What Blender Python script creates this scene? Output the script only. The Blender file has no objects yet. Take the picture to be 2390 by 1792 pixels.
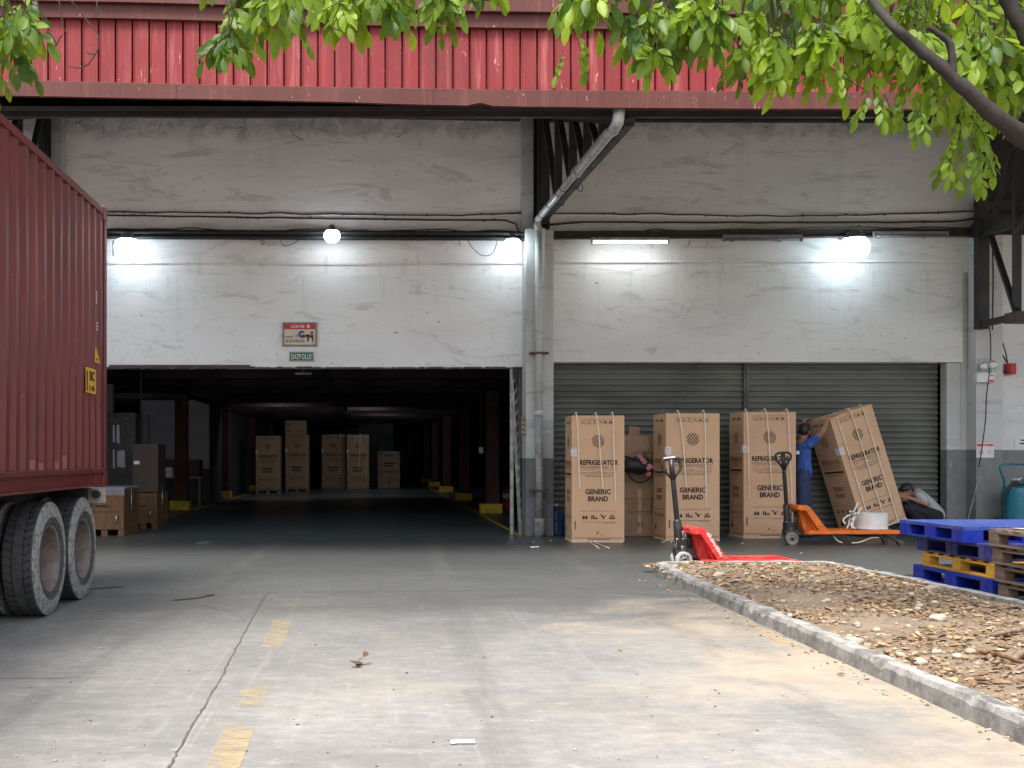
import bpy, math, random
from mathutils import Vector, Matrix, noise
random.seed(7)
R = math.radians
# ---------------------------------------------------------------- camera / world / sun
F, CX, HY, CH = 2500.0, 870.0, 1069.0, 1.25      # focal length and principal point in photo pixels, eye height
IW, IH = 2390.0, 1792.0
scene = bpy.context.scene
col = scene.collection
cam = bpy.data.cameras.new('camera'); camo = bpy.data.objects.new('camera', cam); col.objects.link(camo)
camo.location = (0, 0, CH); camo.rotation_euler = (R(90), 0, 0)
cam.sensor_width = 36; cam.lens = 36 * F / IW
cam.shift_x = (IW / 2 - CX) / IW; cam.shift_y = (HY - IH / 2) / IW
cam.clip_start = .05; cam.clip_end = 2000
scene.camera = camo
SUN_EL, SUN_AZ = R(62), R(205)          # azimuth of the sun measured clockwise from +Y
world = bpy.data.worlds.new("World"); scene.world = world; world.use_nodes = True
wn = world.node_tree; wn.nodes.clear()
sky = wn.nodes.new('ShaderNodeTexSky'); sky.sky_type = 'NISHITA'; sky.sun_disc = False
sky.sun_elevation = SUN_EL; sky.sun_rotation = SUN_AZ; sky.air_density = 1.0; sky.dust_density = 4.0
hs = wn.nodes.new('ShaderNodeHueSaturation'); hs.inputs['Saturation'].default_value = .62
bg = wn.nodes.new('ShaderNodeBackground'); bg.inputs[1].default_value = .15
wo = wn.nodes.new('ShaderNodeOutputWorld')
wn.links.new(sky.outputs[0], hs.inputs['Color']); wn.links.new(hs.outputs[0], bg.inputs[0]); wn.links.new(bg.outputs[0], wo.inputs[0])
sun = bpy.data.lights.new('sun', 'SUN'); sun.energy = 2.2; sun.angle = R(20); sun.color = (1, .95, .87)
suno = bpy.data.objects.new('sun', sun); col.objects.link(suno)
sd = Vector((math.sin(SUN_AZ) * math.cos(SUN_EL), math.cos(SUN_AZ) * math.cos(SUN_EL), math.sin(SUN_EL)))
suno.rotation_euler = sd.to_track_quat('Z', 'Y').to_euler(); suno.location = (0, -5, 30)
scene.view_settings.view_transform = 'Standard'; scene.view_settings.look = 'None'
scene.view_settings.exposure = 1.18; scene.view_settings.gamma = 1
scene.render.engine = 'CYCLES'
scene.cycles.max_bounces = 8; scene.cycles.diffuse_bounces = 5; scene.cycles.use_denoising = True
scene.cycles.sample_clamp_indirect = 6

# ---------------------------------------------------------------- placing helpers
def at(px, py, Y): return Vector(((px - CX) * Y / F, Y, CH - (py - HY) * Y / F))
def G(px, py):
    Y = F * CH / (py - HY); return Vector(((px - CX) * Y / F, Y, 0))
def PX(px, Y): return (px - CX) * Y / F
def PZ(py, Y): return CH - (py - HY) * Y / F
def lin(r, g, b):
    f = lambda c: (c / 255 / 12.92) if c / 255 <= .04045 else ((c / 255 + .055) / 1.055) ** 2.4
    return (f(r), f(g), f(b))

# ---------------------------------------------------------------- materials
class NT:
    def __init__(s, name):
        s.m = bpy.data.materials.new(name); s.m.use_nodes = True; s.t = s.m.node_tree
        s.t.nodes.clear(); s.out = s.n('ShaderNodeOutputMaterial'); s.b = s.n('ShaderNodeBsdfPrincipled')
        s.l(s.b.outputs[0], s.out.inputs[0]); s.tc = s.n('ShaderNodeTexCoord')
        s.geo = s.n('ShaderNodeNewGeometry')
    def n(s, k): return s.t.nodes.new(k)
    def l(s, a, b): s.t.links.new(a, b)
    def v(s, sock, val):
        if isinstance(val, (int, float)): sock.default_value = val
        elif isinstance(val, (tuple, list)):
            sock.default_value = tuple(val) if len(val) == len(sock.default_value) else tuple(val) + (1,)
        else: s.l(val, sock)
    def map(s, scale=(1, 1, 1), world=False, rot=(0, 0, 0), loc=(0, 0, 0)):
        mp = s.n('ShaderNodeMapping'); mp.inputs['Scale'].default_value = scale
        mp.inputs['Rotation'].default_value = rot; mp.inputs['Location'].default_value = loc
        s.l(s.geo.outputs['Position'] if world else s.tc.outputs['Object'], mp.inputs[0]); return mp.outputs[0]
    def noise(s, vec, sc=5, det=4, rough=.55, dist=0):
        n = s.n('ShaderNodeTexNoise'); s.l(vec, n.inputs['Vector']); n.inputs['Scale'].default_value = sc
        n.inputs['Detail'].default_value = det; n.inputs['Roughness'].default_value = rough
        n.inputs['Distortion'].default_value = dist; return n.outputs[0]
    def ramp(s, fac, a, b, ca=0.0, cb=1.0):
        n = s.n('ShaderNodeMapRange'); s.l(fac, n.inputs[0]); n.interpolation_type = 'SMOOTHSTEP'
        for i, x in enumerate((a, b, ca, cb)): n.inputs[i + 1].default_value = x
        return n.outputs[0]
    def math(s, op, a, b=0.0, clamp=False):
        n = s.n('ShaderNodeMath'); n.operation = op; n.use_clamp = clamp; s.v(n.inputs[0], a); s.v(n.inputs[1], b); return n.outputs[0]
    def mix(s, fac, a, b, mode='MIX'):
        n = s.n('ShaderNodeMix'); n.data_type = 'RGBA'; n.blend_type = mode
        s.v(n.inputs[0], fac); s.v(n.inputs[6], a); s.v(n.inputs[7], b); return n.outputs[2]
    def sep(s, vec):
        n = s.n('ShaderNodeSeparateXYZ'); s.l(vec, n.inputs[0]); return n.outputs
    def bump(s, h, strength=.3, dist=.01):
        n = s.n('ShaderNodeBump'); s.l(h, n.inputs['Height']); n.inputs['Strength'].default_value = strength
        n.inputs['Distance'].default_value = dist; s.l(n.outputs[0], s.b.inputs['Normal'])
    def done(s, color, rough=.6, metal=0, spec=None):
        s.v(s.b.inputs['Base Color'], color); s.v(s.b.inputs['Roughness'], rough); s.v(s.b.inputs['Metallic'], metal)
        if spec is not None: s.b.inputs['Specular IOR Level'].default_value = spec
        return s.m

def worn(name, c, c2=None, rough=.6, sc=3, amt=.5, metal=0, bump=.15, bsc=60, stretch=(1, 1, 1), dirt=None, dirt_amt=.0, spec=None, lo=.4, hi=.65):
    """a painted / cast surface with low-frequency tone change, optional dirt and fine bump"""
    t = NT(name); c2 = c2 or tuple(x * .7 for x in c)
    v = t.map(stretch)
    k = t.ramp(t.noise(v, sc, 6, .6), lo, hi, 0, amt)
    cc = t.mix(k, c, c2)
    fine = t.noise(t.map((1, 1, 1)), bsc, 3)
    cc = t.mix(t.ramp(fine, .3, .7, 0, .18), cc, tuple(x * .75 for x in c))
    if dirt:
        cc = t.mix(t.ramp(t.noise(t.map(stretch, loc=(3, 7, 1)), sc * 2.3, 8, .65), .6 - dirt_amt * .2, .72, 0, dirt_amt), cc, dirt)
    t.bump(fine, bump, .004)
    rr = t.ramp(t.noise(v, sc * 2, 4), .3, .7, max(0, rough - .1), min(1, rough + .12))
    return t.done(cc, rr, metal, spec)

M = {}
# plaster wall
def plaster(name, base, streak=.5, tint=(.42, .34, .31), seed=0):
    t = NT(name)
    v1 = t.map((.22, 1, .55), True, loc=(seed, 0, seed * 2)); v2 = t.map((1.1, 1, 2.6), True, loc=(seed, 0, 3)); v3 = t.map((3.2, 3, .35), True, loc=(seed, 1, 2))
    big = t.noise(v1, 1.6, 7, .62, .6); med = t.noise(v2, 1.2, 8, .7, 1.2); drip = t.noise(v3, 1.2, 5, .6)
    c = t.mix(t.ramp(big, .40, .68, 0, .5), base, tuple(x * .74 for x in base))
    sm = t.noise(t.map((.7, 1, 3.0), True, rot=(0, .22, 0), loc=(seed + 3, 0, 1)), 1.1, 10, .72, 1.4); c = t.mix(t.ramp(sm, .53, .64, 0, .45), c, (base[0] * .50, base[1] * .48, base[2] * .46))
    c = t.mix(t.ramp(t.noise(t.map((1, 1, 1), True), 22, 8, .8), .52, .75, 0, .35), c, tuple(x * .6 for x in base))
    c = t.mix(t.ramp(med, .56, .74, 0, .42), c, tuple(b * .52 for b in base))
    c = t.mix(t.ramp(t.noise(t.map((.9, 1, 3.4), True, loc=(9, 0, seed)), 1.0, 9, .72, 2.0), .60, .67, 0, .38), c, tint)
    z = t.sep(t.geo.outputs['Position'])[2]
    c = t.mix(t.math('MULTIPLY', t.ramp(drip, .55, .85, 0, streak), t.ramp(z, 4.3, 6.6, .15, 1)), c, tuple(b * .35 for b in base))
    d2 = t.noise(t.map((6.5, 3, .28), True, loc=(seed + 5, 1, 7)), 1.3, 7, .7); c = t.mix(t.math('MULTIPLY', t.ramp(d2, .52, .68, 0, .32), t.math('MULTIPLY', t.ramp(z, 3.2, 4.4), t.ramp(z, 4.62, 4.5))), c, tuple(b * .42 for b in base))
    spot = t.noise(t.map((5, 5, 5), True, loc=(seed, 0, 0)), 2.2, 2, .5)
    c = t.mix(t.ramp(spot, .745, .765, 0, .6), c, (.05, .05, .045))
    # grime that creeps in from the top edge and the corners
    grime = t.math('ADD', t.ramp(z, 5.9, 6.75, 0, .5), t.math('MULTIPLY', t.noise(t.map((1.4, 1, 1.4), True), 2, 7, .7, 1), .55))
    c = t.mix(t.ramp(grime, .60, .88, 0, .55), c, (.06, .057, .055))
    t.bump(t.math('ADD', t.noise(t.map((1, 1, 1), True), 9, 8, .65), t.math('MULTIPLY', med, 1.5)), .35, .012)
    return t.done(c, .85)
M['wall'] = plaster('plaster_wall', (.90, .84, .84), streak=.2)
M['wallR'] = plaster('plaster_wall_right', (.72, .72, .705), streak=.25, seed=4.3)
M['lintel'] = plaster('plaster_lintel', (.90, .875, .885), streak=.1, seed=2.2)  # whiter lintel plaster, light bounced off the yard put into its base colour
M['column'] = plaster('plaster_column', (.55, .55, .54), streak=.3, seed=8.1)
def grey_paint(name, base):
    t = NT(name); n = t.noise(t.map((1.5, 1.5, 1), True), 2.5, 9, .7, .5)
    c = t.mix(t.ramp(n, .35, .7), base, tuple(x * 1.35 for x in base))
    c = t.mix(t.ramp(t.noise(t.map((3, 3, 1.3), True), 3, 9, .75), .62, .66, 0, .8), c, (.42, .4, .37))
    t.bump(t.noise(t.map((1, 1, 1), True), 14, 7), .3, .01); return t.done(c, .75)
M['grey'] = grey_paint('grey_dado_paint', (.13, .135, .14))
M['greyR'] = grey_paint('grey_dado_paint_right', (.17, .175, .17))
M['steel_dark'] = worn('dark_steel', (.03, .029, .03), (.06, .05, .045), .6, 4, .7, .3, dirt=(.10, .06, .04), dirt_amt=.4)
M['steel_brown'] = worn('brown_steel', (.075, .04, .034), (.05, .035, .03), .6, 4, .7)
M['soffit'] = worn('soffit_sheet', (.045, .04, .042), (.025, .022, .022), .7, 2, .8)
def red_sheet(name, c, hi):
    t = NT(name); v = t.map((1.2, 1, .25), True); wn_ = t.n('ShaderNodeTexWhiteNoise'); wn_.noise_dimensions = '1D'; t.l(t.math('FLOOR', t.math('DIVIDE', t.math('ADD', t.sep(t.geo.outputs['Position'])[0], 20.0), .192)), wn_.inputs['W'])
    cc = t.mix(t.ramp(t.noise(v, 2.2, 6, .6), .35, .7), c, tuple(x * .8 for x in c))
    cc = t.mix(t.ramp(t.noise(t.map((6, 1, .35), True), 2.5, 6, .6), .5, .75, 0, .65), cc, hi)
    cc = t.mix(t.ramp(wn_.outputs[0], 0, 1, 0, .28 if 'clad' in name else 0), cc, tuple(x * .55 for x in c))
    sc_ = t.noise(t.map((10, 1, 3.2), True, rot=(0, .25, 0)), 2.6, 3, .5, 1.2)
    cc = t.mix(t.ramp(sc_, .70, .735, 0, .75), cc, (.55, .33, .30))
    cc = t.mix(t.ramp(t.noise(t.map((1, 1, 1), True), 1.1, 8, .7), .52, .75, 0, .45), cc, (.10, .03, .028))
    t.bump(t.noise(t.map((1, 1, 1), True), 3, 5), .25, .02); return t.done(cc, .6, 0, .3)
M['red_clad'] = red_sheet('red_cladding', (.24, .027, .031), (.44, .15, .14))
M['red_trim'] = red_sheet('red_trim', (.105, .032, .028), (.16, .06, .052))
M['pipe'] = worn('pvc_pipe', (.52, .50, .48), (.36, .34, .32), .5, 6, .8, dirt=(.12, .10, .09), dirt_amt=.7)
M['pipe_old'] = worn('weathered_pipe', (.36, .36, .35), (.20, .20, .19), .55, 5, .9, dirt=(.12, .11, .10), dirt_amt=.6)
M['foil'] = worn('silver_pipe', (.62, .61, .60), (.42, .41, .40), .42, 8, .7, .45, dirt=(.1, .09, .08), dirt_amt=.5)
M['black'] = worn('black_plastic', (.014, .014, .015), (.03, .03, .03), .45, 20, .6)
M['cable'] = worn('cable_rubber', (.02, .02, .022), (.05, .05, .05), .6, 9, .6)
M['galv'] = worn('galvanised', (.36, .37, .36), (.20, .20, .19), .4, 7, .8, .7, dirt=(.12, .09, .07), dirt_amt=.5)
M['shutter'] = worn('shutter_slats', (.165, .172, .152), (.105, .112, .097), .5, 1.6, .8, .15, stretch=(.5, 1, 1.4), dirt=(.17, .165, .14), dirt_amt=.5)
M['guide'] = worn('shutter_guide', (.12, .125, .12), (.07, .07, .07), .5, 3, .8, .3, dirt=(.2, .18, .15), dirt_amt=.4)
M['maroon'] = worn('maroon_steel', (.085, .02, .024), (.05, .014, .018), .6, 3, .7)
M['yellow'] = worn('yellow_kerb_paint', (.80, .54, .04), (.6, .38, .04), .65, 5, .9, dirt=(.1, .08, .05), dirt_amt=.6)
M['int_wall'] = worn('interior_white_wall', (.40, .39, .42), (.30, .29, .31), .8, 1.5, .6)
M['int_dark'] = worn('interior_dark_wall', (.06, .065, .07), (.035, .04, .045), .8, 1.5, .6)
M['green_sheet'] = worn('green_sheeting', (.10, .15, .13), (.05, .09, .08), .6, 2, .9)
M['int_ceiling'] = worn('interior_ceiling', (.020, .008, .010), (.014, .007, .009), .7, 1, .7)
# container red
def cont(name):
    t = NT(name)
    c = t.mix(t.ramp(t.noise(t.map((1, .8, .8)), 1.3, 7, .6), .35, .7), (.17, .027, .025), (.125, .027, .025))
    c = t.mix(t.ramp(t.noise(t.map((1, 2.5, .2), loc=(1, 2, 3)), 2, 6, .6), .5, .8, 0, .35), c, (.30, .075, .065))
    c = t.mix(t.ramp(t.noise(t.map((1, 1, 1)), 4.5, 9, .75), .57, .66, 0, .7), c, (.13, .058, .036))
    zz = t.sep(t.geo.outputs['Position'])[2]; dr = t.noise(t.map((1, 3.2, .25), loc=(5, 0, 0)), 2.4, 8, .7); c = t.mix(t.math('MULTIPLY', t.ramp(dr, .50, .66, 0, .6), t.ramp(zz, 2.4, 1.0, .35, 1)), c, (.17, .062, .054))
    c = t.mix(t.ramp(t.noise(t.map((4, 4, 9)), 5, 3, .5), .73, .75, 0, .7), c, (.45, .25, .18))
    t.bump(t.noise(t.map((1, 1, 1)), 2.2, 4), .2, .02); return t.done(c, .38)
M['cont'] = cont('container_red')
M['cont_patch'] = worn('faded_patch_paint', (.38, .13, .125), (.28, .09, .085), .6, 9, .8)
M['trailer'] = worn('trailer_frame', (.022, .022, .026), (.05, .04, .035), .65, 6, .7, dirt=(.12, .10, .08), dirt_amt=.5)
def tyre():
    t = NT('tyre_rubber'); n = t.noise(t.map((1, 1, 1)), 9, 8, .7)
    c = t.mix(t.ramp(n, .35, .7), (.045, .044, .044), (.085, .082, .078)); c = t.mix(t.ramp(t.noise(t.map((1, 1, 1)), 38, 5, .7), .5, .75, 0, .5), c, (.11, .105, .10))
    t.bump(n, .3, .006); return t.done(c, .8)
M['tyre'] = tyre()
M['tyre_worn'] = worn('scuffed_rubber', (.34, .33, .31), (.08, .08, .08), .85, 24, .9, bump=.5, bsc=90, dirt=(.36, .35, .33), dirt_amt=.7)
M['rim'] = worn('dusty_rim', (.24, .20, .18), (.13, .11, .10), .6, 9, .9, .2, dirt=(.36, .18, .09), dirt_amt=.6)
# cardboard
def card(name, c, kraft=.5):
    t = NT(name); v = t.map((1, 1, 1), True)
    cc = t.mix(t.ramp(t.noise(v, 2.2, 6, .6), .35, .7, 0, kraft), c, tuple(x * .8 for x in c))
    cc = t.mix(t.ramp(t.noise(t.map((90, 90, 1.2)), 1.2, 2), .3, .7, 0, .12), cc, tuple(x * .7 for x in c))
    cc = t.mix(t.ramp(t.noise(t.map((1, 1, 1), True, loc=(4, 4, 4)), 4.5, 10, .76), .56, .70, 0, .5), cc, tuple(x * .55 for x in c))
    t.bump(t.noise(t.map((1, 1, 1), True), 3.2, 5), .5, .03); return t.done(cc, .72)
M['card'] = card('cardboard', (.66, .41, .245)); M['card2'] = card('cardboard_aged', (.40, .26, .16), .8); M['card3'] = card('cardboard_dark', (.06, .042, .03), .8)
M['ink'] = worn('printing_ink', (.014, .010, .009), (.03, .02, .016), .7, 30, .7)
M['ink_soft'] = worn('soft_printing_ink', (.24, .12, .06), (.18, .09, .045), .7, 20, .6)
M['white'] = worn('white_plastic', (.72, .71, .69), (.58, .57, .55), .5, 8, .6)
M['strap'] = worn('strapping_band', (.78, .70, .58), (.62, .55, .44), .45, 12, .6)
M['foam'] = worn('packing_foam', (.66, .60, .50), (.5, .44, .36), .8, 12, .7)
M['paper'] = worn('paper', (.74, .73, .76), (.62, .62, .66), .7, 14, .5)
M['orange'] = worn('orange_enamel', (.80, .17, .012), (.62, .12, .01), .38, 5, .8, dirt=(.25, .10, .04), dirt_amt=.7)
M['jred'] = worn('red_enamel', (.68, .035, .030), (.50, .02, .02), .35, 5, .8, dirt=(.5, .25, .22), dirt_amt=.5)
M['wheelw'] = worn('white_nylon_wheel', (.55, .55, .54), (.35, .34, .33), .5, 14, .8)
M['wheelg'] = worn('dirty_wheel', (.26, .24, .21), (.14, .13, .12), .6, 14, .9, dirt=(.06, .055, .05), dirt_amt=.6)
M['chrome'] = worn('scuffed_chrome', (.55, .55, .54), (.3, .3, .3), .3, 20, .8, .8)
M['grease'] = worn('greasy_steel', (.05, .045, .04), (.12, .11, .10), .5, 30, .9, .5)
M['blue'] = worn('blue_pallet_plastic', (.005, .022, .33), (.008, .03, .24), .4, 4, .9, dirt=(.06, .08, .28), dirt_amt=.4)
M['blue_old'] = worn('dusty_blue_plastic', (.014, .022, .17), (.05, .06, .2), .55, 4, .9, dirt=(.13, .13, .2), dirt_amt=.7)
M['blue_top'] = worn('blue_deck_dusty', (.025, .06, .30), (.06, .09, .27), .5, 5, .9, dirt=(.14, .16, .28), dirt_amt=.5)
def wood(name, a, b, s=(14, 1, 14)):
    t = NT(name); v = t.map(s)
    c = t.mix(t.ramp(t.noise(v, 2.6, 7, .65, .6), .3, .7), a, b)
    c = t.mix(t.ramp(t.noise(t.map((1, 1, 1)), 6, 7, .7), .55, .75, 0, .6), c, tuple(x * .45 for x in b))
    t.bump(t.noise(v, 5, 6), .5, .004); return t.done(c, .8)
M['wood'] = wood('weathered_wood', (.27, .20, .145), (.15, .105, .075)); M['wood_y'] = wood('yellow_painted_wood', (.74, .43, .045), (.58, .30, .05))
M['wood_cr'] = wood('crate_wood', (.19, .095, .04), (.12, .06, .026), (10, 10, 1)); M['wood_pale'] = wood('pale_wood', (.30, .24, .17), (.2, .16, .11))
def film(name, c, a):
    t = NT(name); t.done(c, .25); t.b.inputs['Alpha'].default_value = a; t.bump(t.noise(t.map((4, 4, 1)), 6, 6), .6, .01); return t.m
M['film'] = film('stretch_film', (.32, .32, .38), .35)
M['teal'] = worn('teal_enamel', (.008, .17, .24), (.012, .12, .18), .3, 5, .7)
M['firered'] = worn('fire_red', (.55, .015, .015), (.4, .012, .012), .35, 8, .5)
M['jug'] = worn('blue_jug_plastic', (.010, .045, .12), (.014, .06, .15), .25, 6, .8)
M['skin'] = worn('skin', (.36, .18, .11), (.29, .135, .085), .5, 12, .6, bump=.1)
M['hair'] = worn('black_hair', (.010, .010, .011), (.02, .02, .022), .45, 60, .8, bump=.6, bsc=150)
M['shirt_blue'] = worn('blue_shirt', (.045, .12, .42), (.03, .08, .32), .85, 5, .8, bump=.3, bsc=220)
M['trouser_navy'] = worn('navy_trousers', (.035, .055, .13), (.022, .038, .10), .85, 5, .8, bump=.3, bsc=220)
M['shirt_grey'] = worn('grey_shirt', (.38, .40, .41), (.29, .31, .32), .85, 5, .8, bump=.3, bsc=220)
M['trouser_black'] = worn('black_trousers', (.012, .012, .017), (.02, .02, .028), .85, 5, .8, bump=.3, bsc=220)
M['shoe'] = worn('dark_shoe', (.03, .03, .035), (.05, .05, .05), .6, 12, .6)
M['pink'] = worn('pink_petals', (.65, .22, .30), (.75, .45, .50), .7, 30, .9)
M['sign_green'] = worn('green_sign', (.035, .14, .055), (.03, .11, .045), .5, 6, .5)
M['sign_red'] = worn('red_sign', (.62, .03, .03), (.5, .025, .025), .5, 6, .5)
M['sign_cream'] = worn('cream_sign', (.72, .62, .52), (.74, .45, .32), .5, 4, .8)
M['sign_purple'] = worn('purple_print', (.05, .03, .22), (.1, .08, .3), .5, 20, .6)
M['sign_frame'] = worn('sign_frame_metal', (.28, .27, .25), (.18, .15, .13), .5, 14, .8, .3)
M['sticker'] = worn('yellow_sticker', (.75, .42, .03), (.66, .34, .03), .5, 10, .5)
M['glassy'] = worn('clear_lamp_lens', (.55, .58, .58), (.3, .3, .3), .12, 20, .8, .4)
M['bark'] = wood('bark', (.036, .028, .024), (.017, .013, .011), (12, 12, 2))
M['twig'] = worn('twig_bark', (.05, .035, .025), (.03, .02, .016), .8, 10, .7)
def emis(name, c, s):
    t = NT(name); t.done(c, .4); t.b.inputs['Emission Color'].default_value = c + (1,); t.b.inputs['Emission Strength'].default_value = s; return t.m
M['lamp'] = emis('lit_lamp_globe', (.76, .92, 1.0), 12); M['lamp_big'] = emis('lit_big_lamp_globe', (.70, .88, 1.0), 8); M['tube'] = emis('lit_tube', (.92, .97, 1.0), 7)
M['tube_off'] = worn('unlit_tube', (.2, .19, .2), (.12, .11, .12), .5, 8, .6)

def leafmat(name, c, tr):
    t = NT(name); rnd = t.n('ShaderNodeAttribute'); rnd.attribute_name = 'tone'; rnd.attribute_type = 'GEOMETRY'
    k = rnd.outputs['Fac']
    cc = t.mix(k, c, tr); vn = t.noise(t.map((1, 1, 1)), 90, 3)
    cc = t.mix(t.ramp(vn, .35, .7, 0, .25), cc, tuple(x * .6 for x in c))
    t.done(cc, .42); t.b.inputs['Specular IOR Level'].default_value = .45
    tl = t.n('ShaderNodeBsdfTranslucent')
    t.l(t.mix(.5, cc, (.55, .62, .02)), tl.inputs['Color'])
    mx = t.n('ShaderNodeMixShader'); mx.inputs[0].default_value = .5
    t.l(t.b.outputs[0], mx.inputs[1]); t.l(tl.outputs[0], mx.inputs[2]); t.l(mx.outputs[0], t.out.inputs[0]); return t.m
M['leaf'] = leafmat('leaf_green', (.028, .105, .018), (.38, .56, .030))

# ground: one concrete sheet, sand washed out of the planter, tyre and sweep marks
def ground_mat():
    t = NT('yard_concrete'); P = t.geo.outputs['Position']; x, y, z = t.sep(P)
    v = t.map((1, 1, 1), True)
    a = t.noise(t.map((.55, .7, 1), True), 1.5, 10, .70, .3)
    sweep = t.noise(t.map((.8, 6, 1), True, rot=(0, 0, .06)), 1.2, 10, .74, .35)
    drag = t.noise(t.map((11, .5, 1), True, rot=(0, 0, -.05)), 1.2, 6, .65, .3)
    c = t.mix(t.ramp(a, .32, .7), (.315, .31, .298), (.205, .205, .198))
    mot = t.noise(t.map((1, 1.4, 1), True), 9, 10, .78); c = t.mix(t.ramp(mot, .46, .62, 0, .5), c, (.19, .19, .18)); c = t.mix(t.ramp(mot, .46, .34, 0, .5), c, (.50, .495, .475))
    tan = t.noise(t.map((.4, .5, 1), True, loc=(2, 9, 0)), 1.2, 9, .7, .5); c = t.mix(t.ramp(tan, .52, .68, 0, .4), c, (.38, .34, .26))
    c = t.mix(t.ramp(sweep, .50, .72, 0, .42), c, (.45, .445, .43))
    c = t.mix(t.ramp(sweep, .46, .30, 0, .34), c, (.17, .17, .165))
    c = t.mix(t.ramp(drag, .55, .75, 0, .35), c, (.46, .45, .435))
    c = t.mix(t.ramp(drag, .42, .30, 0, .22), c, (.18, .175, .17))
    # slab darker towards the building: canopy shade put into the colour, plus oil dirt
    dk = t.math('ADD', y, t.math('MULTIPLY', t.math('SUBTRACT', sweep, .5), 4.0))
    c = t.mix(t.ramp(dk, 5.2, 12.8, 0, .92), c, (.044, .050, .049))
    c = t.mix(t.ramp(y, 15, 19, 0, .8), c, (.12, .16, .17))  # inner floor lifted to teal, its sheen painted into the colour
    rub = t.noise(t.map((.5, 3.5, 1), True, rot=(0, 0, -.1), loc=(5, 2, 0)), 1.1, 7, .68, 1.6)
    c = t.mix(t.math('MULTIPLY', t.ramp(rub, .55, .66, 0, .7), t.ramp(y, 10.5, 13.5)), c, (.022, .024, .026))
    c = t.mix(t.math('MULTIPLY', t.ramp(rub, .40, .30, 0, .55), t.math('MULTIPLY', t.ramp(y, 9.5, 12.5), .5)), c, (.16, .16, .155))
    xw_ = t.math('ADD', x, t.math('MULTIPLY', t.math('SUBTRACT', a, .5), .35))
    for (tx, tw_) in ((.42, .13), (2.02, .14), (-1.9, .12)):
        tr_ = t.ramp(t.math('ABSOLUTE', t.math('SUBTRACT', t.math('ADD', xw_, t.math('MULTIPLY', y, -.03)), tx)), tw_, tw_ * .35); c = t.mix(t.math('MULTIPLY', tr_, t.ramp(drag, .35, .6, .10, .34)), c, (.12, .118, .112))
    oil = t.noise(t.map((1, 1.2, 1), True, loc=(8, 3, 0)), 1.7, 5, .6, .4); c = t.mix(t.ramp(oil, .68, .76, 0, .45), c, (.10, .098, .092))
    # sand
    sn = t.noise(t.map((.6, .75, 1), True, rot=(0, 0, .35)), 1.4, 11, .74, .5)
    near = t.math('MULTIPLY', t.ramp(x, .0, 3.2), t.ramp(y, 12.2, 7.0))
    sm = t.ramp(t.math('ADD', sn, t.math('MULTIPLY', near, .26)), .56, .86, 0, .85)
    sm = t.math('MULTIPLY', sm, t.ramp(near, 0.02, .3))
    grain = t.noise(v, 160, 3)
    sand = t.mix(t.ramp(sn, .4, .65), (.47, .355, .235), (.44, .385, .305))
    sand = t.mix(t.ramp(t.noise(t.map((1.3, 3.0, 1), True, rot=(0, 0, .5)), 2.2, 8, .7, 2), .55, .68, 0, .55), sand, (.34, .27, .19))
    c = t.mix(sm, c, sand)
    c = t.mix(t.ramp(grain, .25, .75, 0, .30), c, (.20, .19, .18), 'MULTIPLY')
    spots = t.noise(v, 7, 4, .6)
    c = t.mix(t.ramp(spots, .68, .74, 0, .5), c, (.12, .10, .085))
    pit = t.noise(v, 26, 2, .5)
    c = t.mix(t.ramp(pit, .74, .77, 0, .55), c, (.58, .56, .5))
    t.bump(t.math('ADD', t.math('MULTIPLY', t.noise(v, 45, 6), .7), a), .35, .008)
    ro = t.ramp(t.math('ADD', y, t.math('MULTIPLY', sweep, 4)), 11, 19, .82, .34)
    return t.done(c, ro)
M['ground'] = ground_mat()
def soil_mat():
    t = NT('planter_soil'); v = t.map((1, 1, 1), True)
    n = t.noise(v, 3, 10, .75, .6); c = t.mix(t.ramp(n, .3, .7), (.31, .232, .158), (.17, .125, .088))
    c = t.mix(t.ramp(t.noise(v, 2.6, 9, .75, 1), .52, .62, 0, .7), c, (.16, .14, .12))
    c = t.mix(t.ramp(t.noise(v, 50, 4, .7), .55, .7, 0, .6), c, (.48, .37, .26))
    t.bump(t.noise(v, 30, 8, .75), .9, .02); return t.done(c, .95)
M['soil'] = soil_mat()
def kerb_mat():
    t = NT('kerb_concrete'); v = t.map((1, 1, 1), True)
    c = t.mix(t.ramp(t.noise(v, 5, 9, .7), .35, .65), (.13, .128, .122), (.27, .265, .25))
    up = t.sep(t.geo.outputs['Normal'])[2]
    c = t.mix(t.math('MULTIPLY', t.ramp(t.noise(v, 7, 9, .75), .44, .56), t.ramp(up, .2, .9, .3, .85)), c, (.40, .39, .37))
    c = t.mix(t.ramp(t.noise(v, 12, 5, .7), .64, .68, 0, .8), c, (.07, .065, .06))
    t.bump(t.noise(v, 20, 8, .7), .8, .015); return t.done(c, .9)
M['kerb'] = kerb_mat()
def paint_mat():
    t = NT('worn_yellow_line'); v = t.map((1, 1, 1), True)
    n = t.noise(t.map((2, 6, 1), True), 3, 9, .75, .5); y = t.sep(t.geo.outputs['Position'])[1]
    t.done(t.mix(t.ramp(n, .4, .6), (.60, .41, .15), (.52, .43, .26)), .8)
    x = t.sep(t.geo.outputs['Position'])[0]; mk = None
    for (y0, y1, a) in ((3.6, 5.0, .26), (5.35, 5.9, .2), (7.0, 8.35, .22), (8.9, 9.6, .14)):
        q = t.math('MULTIPLY', t.math('MULTIPLY', t.ramp(y, y0 - .12, y0 + .12), t.ramp(y, y1 + .15, y1 - .15)), a); mk = q if mk is None else t.math('ADD', mk, q)
    al = t.ramp(t.math('ADD', t.noise(t.map((2.2, 5, 1), True), 3, 10, .78), mk), .58, .90, 0, .66)
    t.l(al, t.b.inputs['Alpha']); return t.m
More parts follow.
